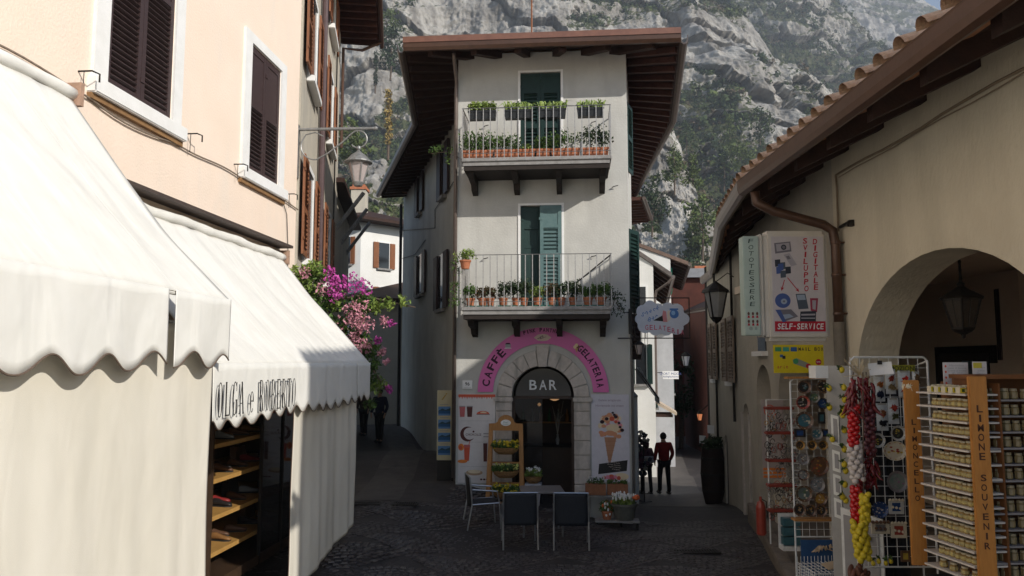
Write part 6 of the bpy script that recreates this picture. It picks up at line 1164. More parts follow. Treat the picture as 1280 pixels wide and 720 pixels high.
t7, o7 = simplehouse('dark_lane_end_house', 'deeply shadowed house with dark openings at the very end of the right lane', [(5.5, 47), (9.8, 45), (12, 54), (6, 56)], -3, 3.6, mat('dark_plaster', (.10, .09, .085), None, 2, .9), darkwood, .5, .3, .8)
e = MB(); [e.box(a, a + .9, -.5, -.4, -2, 1) for a in (1.2, 2.9)]; e.build('doorway', darkint, t7)
t = thing('cream_chimney_house', 'tiny white house corner under the cliff beyond the right lane', 'house', (12.6, 52, 0)); e = MB(); e.box(.0, 1.4, 0, 3, -3, 9.2); e.build('wall', whiteplaster, t); e = MB(); e.box(-.2, 1.6, -.2, 3.2, 9.2, 9.4); e.build('roof', terracotta, t)
# barrel planter by the right wall
q = (4.95, 19.3); t = thing('barrel_planter', 'tall dark wooden barrel planter against the right wall of the right lane', 'planter', (q[0], q[1], zg(*q)), 0); e = MB(); e.lathe([(.20, 0), (.27, .3), (.30, .7), (.28, 1.1), (.25, 1.35), (.22, 1.35), (.2, 1.2)], 14); e.build('barrel', mat('tarred_wood', (.03, .02, .017), None, 7, .8), t); e = MB(); [e.lathe([(r, z), (r + .006, z + .03), (r, z + .05)], 14) for r, z in ((.275, .3), (.303, .7), (.285, 1.08))]; e.build('hoop', iron, t); foliage(t, .4, .4, 1.3, .35, leafdark, 120, .1)
for k, (x, z) in enumerate(((4.86, .95), (4.95, 1.25))):
    t = thing('price_card', 'small white price card hanging on the right lane wall, %s one' % ('lower' if k == 0 else 'upper'), 'card', (x, 19.9 - k * .5, z), -.9); e = MB(); e.box(-.10, .10, 0, .008, -.12, .08); e.build('card', whitepaint, t); e = MB(); e.tube([(0, .004, .08), (0, .02, .3)], .003, 4); e.build('string', iron, t)
# tall narrow cluttered souvenir racks left side
rs = random.Random(4)
for k in range(5):
    x, y = 3.42 + k * .13, 20.3 + k * 1.25; t = thing('hat_stand', 'cluttered souvenir stand by the left wall of the right lane, %s' % ['nearest', 'second nearest', 'third nearest', 'fourth nearest', 'farthest'][k], 'display stand', (x, y, zg(x, y)), 0, 'souvenir stands on the left of the right lane'); e = MB(); e.tube([(0, 0, 0), (0, 0, 1.7)], .02, 6); [e.tube([(0, 0, 0), (.2 * cos(a), .2 * sin(a), .02)], .015, 4) for a in (0, 2.1, 4.2)]; e.build('pole', iron, t)
    for m_ in (cloth('plum', (.08, .03, .05)), cloth('cream', (.40, .36, .30)), cloth('slate', (.06, .07, .09))):
        e = MB(); [e.ball((rs.uniform(-.14, .14), rs.uniform(-.2, .2), rs.uniform(.7, 1.7)), .06, sub=1, jit=.25) for _ in range(9)]; e.build('wares', m_, t)
# ================================================================== SOUVENIRS UNDER THE RIGHT ARCADE
wire = mat('white_wire', (.74, .74, .72), (.62, .62, .60), 9, .45)
def PF(Y, rz=0): return Fr((0, Y), (cos(rz), Y + sin(rz)))
def pq(px, py, Y): p = onY(px, py, Y); return p.x, p.z
def gridpanel(name, label, Y, x0, x1, z0, z1, stepx, stepz, legs=True, top=None):
    t = thing(name, label, 'display rack', (x0, Y, 0)); W_ = x1 - x0; e = MB()
    for i in range(int(W_ / stepx) + 1): x = i * stepx; e.box(x - .0025, x + .0025, -.004, .001, z0, z1)
    for i in range(int((z1 - z0) / stepz) + 1): z = z0 + i * stepz; e.box(0, W_, .0012, .006, z - .0025, z + .0025)
    e.build('wire_grid', wire, t); e = MB(); e.tube([(0, 0, zg(x0, Y) + .12), (0, 0, z1 - .04), (.04, 0, z1), (W_ - .04, 0, z1), (W_, 0, z1 - .04), (W_, 0, .23)], .011, 7); e.tube([(0, 0, z0), (W_, 0, z0)], .009, 6); e.build('frame', wire, t)
    return t
gp_ = gridpanel('souvenir_grid', 'tall white wire grid hung with packets, plates and ceramic souvenirs', 8.0, 3.50, 4.30, .84, 2.95, .1, .1)
e = MB(); e.tube([(.80, 0, 2.91), (.84, .35, 2.85), (.84, .35, .23)], .011, 6); e.build('side_frame', wire, gp_)
e = MB(); e.box(.30, .66, -.02, -.014, 2.80, 2.87, 0); e.build('name_strip', flat('strip_olive', (.30, .28, .02)), gp_); e = MB(); write(e, 'PROMOZIONE', .48, -.022, 2.835, .045, weight=.01); e.build('lettering', blk, gp_)
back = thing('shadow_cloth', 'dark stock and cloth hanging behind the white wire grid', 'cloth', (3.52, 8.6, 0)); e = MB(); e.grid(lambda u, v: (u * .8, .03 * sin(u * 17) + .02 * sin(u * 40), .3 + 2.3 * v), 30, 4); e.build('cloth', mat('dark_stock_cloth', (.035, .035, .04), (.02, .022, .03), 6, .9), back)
cel = mat('clear_packet', (.62, .64, .62), (.48, .50, .50), 30, .3, .3, 60, spec=.6)
pk = [((200, 185, 275, 345), 'orange and dark blue', (.45, .16, .04), (.02, .03, .07), 'left in the top row'), ((270, 150, 340, 300), 'small red pepper', (.30, .05, .03), (.35, .25, .12), 'middle of the top row'), ((345, 160, 430, 315), 'bright red tomato', (.50, .03, .02), (.45, .05, .03), 'right in the top row'), ((432, 165, 480, 250), 'dull brown', (.2, .12, .06), (.12, .08, .05), 'rightmost in the top row'),
      ((215, 355, 295, 520), 'orange and black', (.42, .15, .05), (.02, .02, .03), 'left in the second row'), ((285, 325, 360, 480), 'red chilli on green', (.40, .05, .03), (.12, .12, .04), 'middle of the second row'), ((375, 330, 465, 490), 'orange and navy', (.45, .17, .05), (.02, .04, .10), 'right in the second row')]
for (xa, ya, xb, yb), ds, c1, c2, wh_ in pk:
    x0, z1 = pq(1050 + xa / 4.8, 430 + ya / 4.8, 7.96); x1, z0 = pq(1050 + xb / 4.8, 430 + yb / 4.8, 7.96); cx = (x0 + x1) / 2; w = (x1 - x0) / 2 * .95; h = z1 - z0
    t = thing('packet', '%s packet, %s on the grid' % (ds, wh_), 'packet', (cx, 7.97, z0), 0, 'packets on the wire grid'); e = MB(); e.grid(lambda u, v: ((u - .5) * 2 * w, -.005 - .022 * sin(pi * u) * sin(pi * v), v * h), 8, 8); e.box(-w, w, -.003, 0, 0, h); e.build('wrapper', cel, t, smooth=True)
    e = MB(); e.leaves((0, -.035, h * .62), w * .42, 26, .05, 0, sq=(1, .15, 1.3)); e.leaves((0, -.035, h * .28), w * .55, 30, .06, 1, sq=(1, .15, .8)); e.build('contents', [cloth('a%d' % int(c1[0] * 1000 + c1[1] * 99), c1), cloth('b%d' % int(c2[0] * 1000 + c2[2] * 99), c2)], t)
    e = MB(); e.box(-w * .7, w * .7, -.012, -.004, h * .93, h * 1.0); e.build('header_card', flat('header', (.40, .38, .32)), t)
def plate(px, py, Y, rpx, label, cols, grp, ov=1.0, dep=.02):
    x, z = pq(px, py, Y); r = rpx / FPX * Y; t = thing('plate', label, 'plate', (x, Y, z), 0, grp); Mx = Matrix.Rotation(radians(90), 4, 'X')
    def lt(prof, mt, nm): e = MB(); e.lathe(prof, 22, M=Matrix.Scale(1, 4) @ Mx); e.v = [(v[0], v[1], v[2] * ov) for v in e.v]; e.build(nm, mt, t, smooth=False)
    lt([(r * .55, 0), (r * .6, .006), (r * 1.0, dep), (r, dep + .006), (r * .72, .010)], cols[0], 'rim'); lt([(r * .72, .0095), (r * .70, .0115)], cols[1], 'centre')
    e = MB(); rs = random.Random(int(px * 7 + py))
    for k in range(9): a = rs.random() * 6.28; q = rs.uniform(.1, .6) * r; e.plate([(q * cos(a) + r * .13 * cos(b_), (q * sin(a) + r * .09 * sin(b_)) * ov) for b_ in np.linspace(0, 6.28, 7, endpoint=False)][::-1], -.0135 - k * .0004, .001, k % 2)
    for k in range(12): a = k * pi / 6; e.plate([(r * .86 * cos(a) + r * .05 * cos(b_), (r * .86 * sin(a) + r * .05 * sin(b_)) * ov) for b_ in np.linspace(0, 6.28, 6, endpoint=False)][::-1], -.026, .006, k % 2)
    e.build('painted_pattern', cols[2], t, recalc=True); return t
cer = mat('glazed_cream', (.66, .59, .44), (.56, .49, .36), 9, .25, spec=.6); cerw = mat('glazed_white', (.55, .55, .52), None, 9, .25, spec=.6); ceb = mat('glazed_brown', (.16, .08, .04), (.10, .05, .03), 9, .3, spec=.6); cebl = mat('glazed_blue', (.03, .07, .20), (.02, .05, .14), 9, .25, spec=.6); cegr = mat('glazed_grey', (.24, .22, .21), (.17, .16, .16), 9, .3, spec=.6); cey = mat('glazed_yellow', (.55, .40, .06), (.45, .3, .04), 9, .3, spec=.6); cegn = mat('glazed_green', (.09, .14, .07), None, 9, .3, spec=.6); cero = mat('glazed_ochre', (.40, .22, .04), (.32, .16, .03), 9, .3, spec=.6); rdc = mat('glazed_red', (.35, .05, .03), None, 9, .3, spec=.6); tea = mat('glazed_teal', (.05, .14, .17), None, 9, .3, spec=.6); dk = mat('glazed_black', (.03, .025, .022), None, 9, .3, spec=.6)
gk = 'ceramic pieces on the white wire grid'
P1 = lambda x, y: (1050 + x / 4.8, 430 + y / 4.8); P2_ = lambda x, y: (1050 + x / 4.8, 570 + y / 4.8)
plate(*P1(345, 535), 7.95, 9.5, 'round white rimmed plate of lemons in the third row, centre', [cerw, dk, [cey, cegn]], gk); plate(*P1(222, 577), 7.95, 9, 'round white rimmed plate beside the garlic string', [cerw, dk, [cey, cegr]], gk)
plate(*P1(325, 640), 7.95, 14.5, 'large cream oval plate painted with fruit in the middle of the grid', [cer, cer, [rdc, cey]], gk, .82); plate(*P1(440, 650), 7.95, 9.5, 'smaller cream oval plate painted with flowers next to the orange post', [cer, cegr, [rdc, cegn]], gk, 1.1)
plate(*P2_(340, 152), 7.95, 13, 'large grey iridescent plate in the lower half of the grid', [cegr, mat('iridescent', (.26, .26, .24), (.14, .22, .18), 14, .2, spec=.7), [cegr, mat('mauve_glaze', (.25, .15, .2), None, 9, .3)]], gk); plate(*P2_(445, 160), 7.95, 8, 'dark blue plate right of the grey iridescent one', [dk, cebl, [cebl, cegr]], gk)
plate(*P2_(235, 320), 7.95, 10, 'round deep blue plate with a pale star', [cebl, cebl, [cerw, cegr]], gk); plate(*P2_(478, 440), 7.95, 8.5, 'dark ringed plate with lemons at lower right of the grid', [dk, ceb, [cey, cegn]], gk); plate(*P2_(450, 305), 7.95, 10, 'grey brown patterned plate above the ringed lemon plate', [cegr, ceb, [cer, rdc]], gk, .95)
def tile(px, py, Y, w, h, label, cols, grp, lumps=0):
    x, z = pq(px, py, Y); w *= Y / FPX / 2; h *= Y / FPX / 2; t = thing('ceramic_frame', label, 'frame', (x, Y, z), 0, grp); e = MB(); e.box(-w, w, -.016, 0, h * .6, h); e.box(-w, w, -.016, 0, -h, -h * .6); e.box(-w, -w * .6, -.016, 0, -h * .6, h * .6); e.box(w * .6, w, -.016, 0, -h * .6, h * .6); e.build('frame', cols[0], t); e = MB(); e.box(-w * .6, w * .6, -.008, -.002, -h * .6, h * .6); e.build('picture', cols[1], t)
    if lumps: e = MB(); [e.ball((w * (-.85 + 1.7 * k / (lumps - 1)), -.02, h), w * .22) for k in range(lumps)]; [e.ball((w * (-.5 + k * .5), -.015, -h * .1 * k), w * .2) for k in range(3)]; e.build('shells', cols[2], t)
tile(*P2_(220, 115), 7.94, 12, 11, 'small square lemon tile at the left of the wire grid', [dk, cey, cey], gk); tile(*P2_(335, 305), 7.94, 18, 17, 'square white shell frame beside the blue plate', [cerw, cebl, cer], gk, 5); tile(*P2_(240, 430), 7.94, 22, 14, 'shell covered frame low on the wire grid, left', [cer, cegr, ceb], gk, 5); tile(*P2_(350, 445), 7.94, 19, 18, 'shell covered frame low on the wire grid, right', [cer, rdc, cer], gk, 5); tile(*P1(440, 528), 7.94, 12, 12, 'yellow lemon tile in the third row beside the orange post', [dk, cey, cey], gk)
tile(*P2_(390, 600), 7.94, 11, 13, 'small brown figure tile at the bottom of the wire grid', [ceb, cey, ceb], gk)
def lemon(mb, p, r, mi=0): mb.ball(p, r, mi, 2, .02, (1, 1, 1.25)); mb.tube([(p[0], p[1], p[2] + r * 1.1), (p[0], p[1], p[2] + r * 1.5)], r * .15, 5, mi)
lemy = mat('lemon_yellow', (.62, .48, .03), (.52, .40, .025), 14, .45, .2, 90); gleaf = mat('lemon_leaf', (.05, .09, .02), None, 9, .5)
for i, (x_, y_) in enumerate(((200, 645), (232, 632), (275, 643), (305, 630))): x, z = pq(*P2_(x_, y_), 7.9); t = thing('lemon_ornament', 'small yellow lemon ornament on the bottom wire, %s' % ordn(i) if i < 3 else 'small yellow lemon ornament on the bottom wire, fourth and last', 'ornament', (x, 7.9, z), 0, 'lemon ornaments along the bottom wire'); e = MB(); lemon(e, (0, 0, 0), .022); e.build('fruit', lemy, t, smooth=True); e = MB(); e.leaves((0, 0, .035), .02, 5, .05); e.build('leaf', gleaf, t)
x, z = pq(*P2_(478, 572), 7.9); t = thing('starfish_ornament', 'yellow starfish ornament at the lower right of the wire grid', 'ornament', (x, 7.9, z)); e = MB(); e.plate([((.085 if k % 2 == 0 else .03) * cos(k * pi / 5 + .3), (.085 if k % 2 == 0 else .03) * sin(k * pi / 5 + .3)) for k in range(10)][::-1], -.01, .02); e.build('star', lemy, t, recalc=True)
# hanging strings of peppers, tomatoes, garlic and lemons
def pepper_mesh():
    e = MB(); P = [(0, 0, 0), (.012, -.004, -.03), (.018, -.008, -.07), (.008, -.01, -.115), (-.012, -.008, -.145)]; e.tube(P, .018, 7, rr=[.008, .019, .018, .012, .003]); return e.mesh('pepper', mat('glossy_dark_pepper', (.20, .012, .015), (.11, .01, .01), 9, .25, spec=.6), True)
def ball_mesh(nm, m, r, sq=(1, 1, 1), tip=False):
    e = MB(); e.ball((0, 0, 0), r, 0, 2, .03, sq)
    if tip: e.tube([(0, 0, r * .7), (0, 0, r * 1.7)], r * .25, 5, rr=[r * .3, r * .12])
    return e.mesh(nm, m, True)
pep = pepper_mesh(); tom = ball_mesh('tomato', mat('glossy_red', (.50, .012, .012), (.40, .01, .01), 9, .22, spec=.6), .030); gar = ball_mesh('garlic_bulb', mat('garlic_white', (.58, .53, .48), (.50, .43, .40), 20, .5), .033, (1, 1, .9), True); lem = ball_mesh('lemon', lemy, .031, (1, 1, 1.3)); oni = ball_mesh('red_onion', mat('onion_skin', (.16, .035, .045), (.10, .025, .03), 14, .35, spec=.6), .030, (1, 1, 1.05), True); sau = ball_mesh('dried_gourd', mat('brown_skin', (.14, .05, .03), (.09, .035, .02), 9, .4), .034, (.8, .8, 2.1)); dat = ball_mesh('dark_pepper', MATS['glossy_dark_pepper'], .024, (.9, .9, 1.5))
def garland(label, Y, xt, segs):
    """segs: (mesh, part count, px0, py0, px1, py1, spread)"""
    x, z = pq(xt, 470, Y); t = thing('garland', label, 'garland', (x, Y, 0), 0, 'hanging garlands at the souvenir shop'); e = MB(); e.tube([(0, .02, 2.80)] + [(pq(s_[4], s_[5], Y)[0] - x, .02, pq(s_[4], s_[5], Y)[1]) for s_ in segs], .006, 5); e.build('cord', barkmat, t)
    for me, n, a0, b0, a1, b1, sp_ in segs:
        for k in range(n):
            u = (k + .5) / n; px_, zz = pq(a0 + (a1 - a0) * u, b0 + (b1 - b0) * u, Y); an = k * 2.4; put(me.name, me, t, (px_ - x + sp_ * cos(an), sp_ * .8 * sin(an), zz), (random.uniform(-.7, .7), random.uniform(-.7, .7), random.random() * 6))
garland('garland of dark peppers, glossy tomatoes, garlic and more tomatoes, nearest the lemon panel', 7.62, 1068, [(pep, 22, 1068, 470, 1062, 512, .035), (tom, 34, 1067, 508, 1067, 556, .034), (gar, 34, 1068, 556, 1073, 602, .05), (dat, 8, 1073, 595, 1074, 606, .04), (tom, 34, 1070, 608, 1071, 655, .034)])
garland('garland of wine red onions and peppers hanging just right of the tomatoes', 7.72, 1084, [(pep, 26, 1081, 470, 1088, 510, .045), (oni, 30, 1086, 508, 1088, 570, .035), (dat, 26, 1083, 560, 1082, 612, .04), (pep, 14, 1088, 575, 1090, 600, .04)])
garland('garland of yellow lemons ending in brown gourds', 7.55, 1080, [(lem, 16, 1081, 618, 1081, 655, .028), (lem, 34, 1073, 652, 1080, 700, .055), (sau, 9, 1068, 712, 1078, 722, .05)])
t = thing('straw_bundle', 'bundle of dried straw tied above the pepper garlands', 'straw', (3.42, 7.6, 2.78)); e = MB(); [e.tube([(0, 0, 0), (random.uniform(-.18, .12), random.uniform(-.05, .05), random.uniform(-.05, .16))], .003, 3) for _ in range(40)]; e.build('straw', mat('straw', (.5, .4, .25), None, 9, .8), t)
x0, z0 = pq(1100, 462, 7.7); t = thing('paper_sheet', 'curled white paper sheet clipped above the wire grid', 'paper', (x0, 7.7, z0), -.2); e = MB(); e.grid(lambda u, v: ((u - .5) * .22, -.08 * v * v + .02 * sin(u * 3), .06 - .12 * v + .02 * u), 6, 6); o = e.build('sheet', whitepaint, t); o.modifiers.new('t', 'SOLIDIFY').thickness = .002; e = MB(); e.box(-.02, .02, -.01, .01, .05, .09); e.build('clip', iron, t)
# grey lemon panel seen edge on
t = thing('lemon_display', 'tall grey board dressed with yellow lemons beside the pepper garlands', 'display panel', (3.47, 8.6, 0)); pgm = mat('panel_grey', (.36, .35, .33), None, 3, .7); e = MB(); e.prism([(.02, 0, .24), (.26, -.25, .24), (.26, -.25, 2.86), (.02, 0, 2.86)], (.02, .03, 0)); e.build('panel', pgm, t, recalc=True)
e = MB(); e.prism([(-.10, -.02, 2.72), (.04, -.02, 2.72), (.04, -.02, 2.86), (-.10, -.02, 2.86)], (.0, .2, 0)); e.build('white_box', whitepaint, t, recalc=True)
tagm = flat('tag_white', (.7, .7, .66))
for k, (a, c) in enumerate(((518, 555), (562, 588), (592, 618), (622, 646))):
    _, za = pq(1044, a, 8.55); _, zb = pq(1044, c, 8.55); e = MB(); x = .04; e.prism([(x, -.04, za), (x + .06, -.10, za - .02), (x + .06, -.10, zb - .02), (x, -.04, zb)], (-.004, -.004, 0)); e.build('label_card', tagm, t, recalc=True); e = MB(); e.prism([(x + .015, -.064, za - .04), (x + .045, -.094, za - .05), (x + .045, -.094, zb + .02), (x + .015, -.064, zb + .03)], (-.004, -.004, 0)); e.build('card_print', gry, t, recalc=True)
lp = [(505, 100), (517, 200), (520, 268), (518, 325), (510, 355), (520, 440), (520, 548), (520, 632), (527, 668), (435, 205), (437, 312), (452, 490), (523, 745), (510, 815), (528, 835)]
for i, (x_, y_) in enumerate(lp):
    x, z = pq(940 + x_ / 4.5, 440 + y_ / 4.5, 8.28 if x_ > 460 else 8.5); t = thing('lemon_ornament', 'yellow lemon ornament with leaves on the grey panel, %s' % ['topmost', 'second from the top right', 'third from the top right', 'fourth from the top right', 'fifth from the top right', 'large one at mid height', 'below the large mid height one', 'lower right one', 'beside the tomatoes', 'upper one on the left edge', 'middle one on the left edge', 'lowest one on the left edge', 'above the last three', 'second lowest', 'lowest'][i], 'ornament', (x, 8.28 if x_ > 460 else 8.5, z), 0, 'lemon ornaments on the grey panel')
    e = MB(); lemon(e, (0, 0, 0), .030); e.build('fruit', lemy, t, smooth=True); e = MB(); e.leaves((-.02, 0, .03), .03, 7, .06); e.build('leaf', gleaf, t)
# lower leaning grey frame with lemon cards
t = thing('leaning_frame', 'grey framed board with lemon cards leaning below the grey panel', 'display board', (3.50, 8.2, .24)); e = MB(); e.prism([(.0, .18, 0), (.30, -.12, 0), (.30, -.12, 1.05), (.0, .18, 1.12)], (.015, .015, 0)); e.build('board', wire, t, recalc=True); e = MB(); e.prism([(.02, .155, .05), (.27, -.095, .05), (.27, -.095, 1.0), (.02, .155, 1.05)], (-.006, -.006, 0)); e.build('sheet', gry, t, recalc=True)
for k in range(2): e = MB(); [lemon(e, (.10 + .08 * j, .03 - .09 * j, .85 - k * .42), .025) for j in range(2)]; e.build('lemon_cluster', lemy, t, smooth=True)
# rack of plates
pr_ = gridpanel('plate_rack', 'white wire rack of dark decorative plates with a basket below', 9.3, 3.34, 3.96, .85, 2.70, .085, .085)
e = MB(); e.box(-.05, .66, -.06, .06, 2.70, 2.725); e.build('wooden_top', honeywood, pr_); e = MB(); e.box(-.04, .62, -.12, .02, 1.05, 1.075); e.build('wooden_ledge', honeywood, pr_); e = MB(); e.box(.0, .62, -.04, -.02, 1.88, 1.90); e.build('wire_shelf', wire, pr_)
PA = lambda x, y: (940 + x / 4.5, 440 + y / 4.5); PB = lambda x, y: (940 + x / 4.5, 560 + y / 4.5); gk2 = 'decorative plates on the white rack'
for (p, r, ds, cs) in [(PA(290, 197), 8.5, 'dark bronze rimmed plate, top left', [ceb, dk, [tea, cegr]]), (PA(400, 195), 8.5, 'olive rimmed plate, top right', [ceb, dk, [cer, cero]]), (PA(348, 255), 6.5, 'small grey green plate between the top pair', [cegr, cegn, [cer, tea]]), (PA(283, 283), 8.5, 'wine rimmed plate, second row left', [rdc, dk, [cegr, cer]]), (PA(292, 385), 11, 'large teal flowered plate, third row', [ceb, tea, [cegr, cer]]), (PA(395, 290), 7, 'dark blue plate behind the lemons', [dk, cebl, [tea, cegr]]), (PA(362, 460), 7, 'grey shell plate above the orange discs', [cegr, tea, [cer, cegr]]),
                         (PA(268, 523), 5.8, 'orange ringed disc, left of three', [cero, dk, [ceb, cero]]), (PA(334, 523), 5.8, 'orange ringed disc, middle of three', [cero, dk, [ceb, cero]]), (PA(396, 523), 5.8, 'orange ringed disc, right of three', [cero, dk, [ceb, cero]]), (PB(285, 60), 7.5, 'grey plate below the orange discs at left', [cegr, cegr, [ceb, cer]]), (PB(375, 100), 12, 'large copper flowered plate below the discs', [ceb, ceb, [cero, rdc]]), (PB(285, 150), 7, 'small bronze plate at mid left', [ceb, cegr, [tea, cer]]), (PB(365, 205), 9, 'silver grey plate at lower right', [cegr, cegr, [cerw, tea]]), (PB(290, 255), 10, 'brown rimmed landscape plate at lower left', [ceb, mat('landscape_glaze', (.14, .18, .17), (.09, .1, .08), 9, .3), [cegn, cer]]), (PB(382, 285), 8, 'amber plate at the lower right corner', [ceb, cero, [cero, cer]])]: plate(*p, 9.24, r, ds + ' on the white rack', cs, gk2)
for (p, w, h, ds, c_) in [(PA(390, 370), 9, 14, 'teal upright picture tile on the white rack', tea), (PA(268, 455), 14, 10, 'blue boxed picture tile left of the shell plate', cebl), (PA(412, 455), 9, 9, 'blue boxed picture tile right of the shell plate', cebl)]: tile(*p, 9.24, w, h, ds, [dk, c_, cegr], gk2)
for i, (x_, y_) in enumerate(((265, 345), (325, 350), (385, 350))):
    x, z = pq(*PB(x_, y_), 9.2); q = plate(*PB(x_, y_), 9.2, 7.5, '%s brown plate leaning on the wooden ledge of the rack' % ['left', 'middle', 'right'][i], [ceb, dk, [cero, cegr]], gk2)
t = thing('wire_basket_trolley', 'white wire basket on black castors standing under the plate rack', 'basket', (3.32, 8.65, .24), .12); e = MB(); W_, D_, H_ = .50, .42, .26
for k in range(13): x = W_ * k / 12; e.tube([(x, 0, .10), (x, 0, .10 + H_)], .0035, 4); e.tube([(x, D_, .10), (x, D_, .10 + H_ + .08)], .0035, 4)
for k in range(9): z = .10 + H_ * k / 8; e.tube([(0, 0, z), (W_, 0, z), (W_, D_, z), (0, D_, z), (0, 0, z)], .0035, 4)
for k in range(11): y = D_ * k / 10; e.tube([(0, y, .10), (0, y, .10 + H_)], .0035, 4); e.tube([(W_, y, .10), (W_, y, .10 + H_)], .0035, 4)
for k in range(10): x = W_ * k / 9; e.tube([(x, 0, .10 + H_), (x, D_, .10 + H_ + .02)], .0035, 4)
e.build('basket', wire, t); 
for x, y in ((.04, .04), (W_ - .04, .04), (.04, D_ - .04), (W_ - .04, D_ - .04)): e = MB(); e.lathe([(.0, -.015), (.035, -.015), (.035, .015), (0, .015)], 10, M=Matrix.Translation((x, y, .035)) @ Matrix.Rotation(radians(90), 4, 'Y')); e.box(x - .01, x + .01, y - .01, y + .01, .07, .10); e.build('castor', blackplastic, t)
t = thing('blue_poster', 'blue sea picture leaning behind the wire basket', 'picture', (3.36, 9.18, .42)); e = MB(); e.box(0, .58, 0, .02, 0, .42); e.build('picture', mat('sea_blue', (.02, .06, .16), (.03, .09, .2), 3, .5), t); e = MB(); e.leaves((.3, -.02, .33), .2, 14, .09, sq=(1, .1, .15)); e.build('print', flat('buff', (.5, .38, .25)), t)
t = thing('folded_paper', 'folded buff paper lying on top of the wire basket', 'paper', (3.58, 8.75, .62), .3); e = MB(); e.prism([(-.1, 0, 0), (.1, 0, .01), (.1, .12, .05), (-.1, .12, .03)], (0, 0, .012)); e.build('sheet', flat('buff', (.5, .38, .25)), t)
# rack of bracelets and leather goods, poster behind it
t = thing('bracelet_rack', 'narrow rack with red shelves crowded with bracelets and trinkets', 'display rack', (3.80, 11.6, .24)); e = MB(); e.tube([(0, 0, 0), (0, 0, 2.1)], .012, 6); e.tube([(.36, 0, 0), (.36, 0, 2.1), (0, 0, 2.1)], .012, 6); e.build('frame', wire, t)
for k, z in enumerate((1.98, 1.62, 1.22, .86, .50)): e = MB(); e.bev(-.05, .36, -.16, .0, z - .02, z + .02, .008); e.build('shelf', mat('red_shelf', (.28, .05, .035), None, 6, .5), t)
rs = random.Random(2)
for m_, n_ in ((cegr, 50), (dk, 50), (rdc, 16), (cerw, 30), (cero, 12)):
    e = MB()
    for _ in range(n_): x, z = rs.uniform(-.04, .38), rs.uniform(.4, 1.95); a = rs.random() * 3; r = rs.uniform(.02, .045); e.tube([(x + r * cos(q), -.1 + .04 * rs.random() + r * .4 * sin(q) * cos(a), z + r * 1.3 * sin(q)) for q in np.linspace(0, 6.28, 8)], .006, 3)
    e.build('trinkets', m_, t, kind='stuff')
t = thing('bead_strings', 'long strands of pale beads hanging on the side of the narrow rack', 'beads', (4.22, 11.55, .24)); 
for k in range(4): e = MB(); [e.ball((.025 * k - .04 + rs.uniform(-.02, .02), .02 * k, 1.75 - j * .05), .019, jit=.2) for j in range(30 - 2 * k)]; e.build('strand', cerw if k % 2 else cegr, t)
x, z = pq(963, 500, 12.6); t = thing('red_lettered_poster', 'tall pale poster with a red spiral, numbers and an orange foot behind the bracelet rack', 'poster', (x - .12, 12.7, 0)); x2, zb = pq(963, 600, 12.6); e = MB(); e.box(0, .36, 0, .02, zb, z); e.build('board', flat('poster_pale', (.42, .36, .34)), t)
e = MB(); zz = z - .17
for k in range(22): a0, a1 = k * .55, (k + 1) * .55; r0, r1 = .02 + k * .004, .02 + (k + 1) * .004; e.prism([(.14 + r0 * cos(a0), -.003, zz + r0 * sin(a0)), (.14 + r1 * cos(a1), -.003, zz + r1 * sin(a1)), (.14 + (r1 + .014) * cos(a1), -.003, zz + (r1 + .014) * sin(a1)), (.14 + (r0 + .014) * cos(a0), -.003, zz + (r0 + .014) * sin(a0))], (0, .002, 0), 0)
write(e, '30', .12, -.004, z - .40, .11, 1, weight=.02); write(e, '7', .12, -.004, zb + .42, .16, 1, weight=.03)
for k in range(3): e.box(0.0, .36, -.004, -.002, zb + .02 + k * .06, zb + .06 + k * .06, 2)
e.build('print', [redp, blk, orp], t, recalc=True)
t = thing('fire_extinguisher', 'red cylinder standing low behind the bracelet rack', 'cylinder', (3.86, 12.2, .24)); e = MB(); e.lathe([(.06, 0), (.075, .02), (.075, .42), (.05, .50), (.02, .52), (.02, .58)], 14); e.build('body', rdc, t); e = MB(); e.tube([(0, 0, .55), (.09, 0, .5), (.1, 0, .25)], .01, 6); e.build('hose', iron, t)
t = thing('blue_box_display', 'small white stand of blue boxes at the foot of the bracelet rack', 'display', (3.78, 11.0, .24)); e = MB(); e.box(0, .28, 0, .2, .04, .10); e.box(0, .28, .18, .2, .10, .52); e.build('stand', wire, t)
for k in range(3): e = MB(); e.bev(.02, .26, .03, .15, .11 + k * .13, .22 + k * .13, .005); e.build('blue_box', tea, t)

# ---- jar shelves in orange wood
UF = Fr((3.13, 6.02), (3.215, 5.44)); UL = UF.len
un = framed('jar_shelf_unit', UF, 'tall orange wooden shelf unit lettered LIMONCELLO, stacked with tiny yellow jars', 'shelf unit')
Mr = Matrix.Rotation(-UF.rz, 4, 'Z')
def facecam(x, y, w, z0, z1, d, nm, par, m):                # upright board whose broad face looks back down the square
    e = MB(); e.bev(-w / 2, w / 2, -d, 0, z0, z1, .005, M=Matrix.Translation((x, y, 0)) @ Mr); return e.build(nm, m, par)
facecam(-.03, -.02, .115, 1.36, 2.76, .03, 'side_panel', un, orangewood); facecam(UL + .03, .02, .125, .6, 2.80, .03, 'side_panel', un, orangewood)
e = MB(); e.box(.0, UL, .22, .235, 1.3, 2.75); e.build('back_panel', mat('back_panel_brown', (.16, .06, .018), (.12, .045, .012), 6, .6), un)
e = MB(); e.box(.02, UL + .0, -.0, .22, .30, 1.30); e.build('plinth', darkint, un)
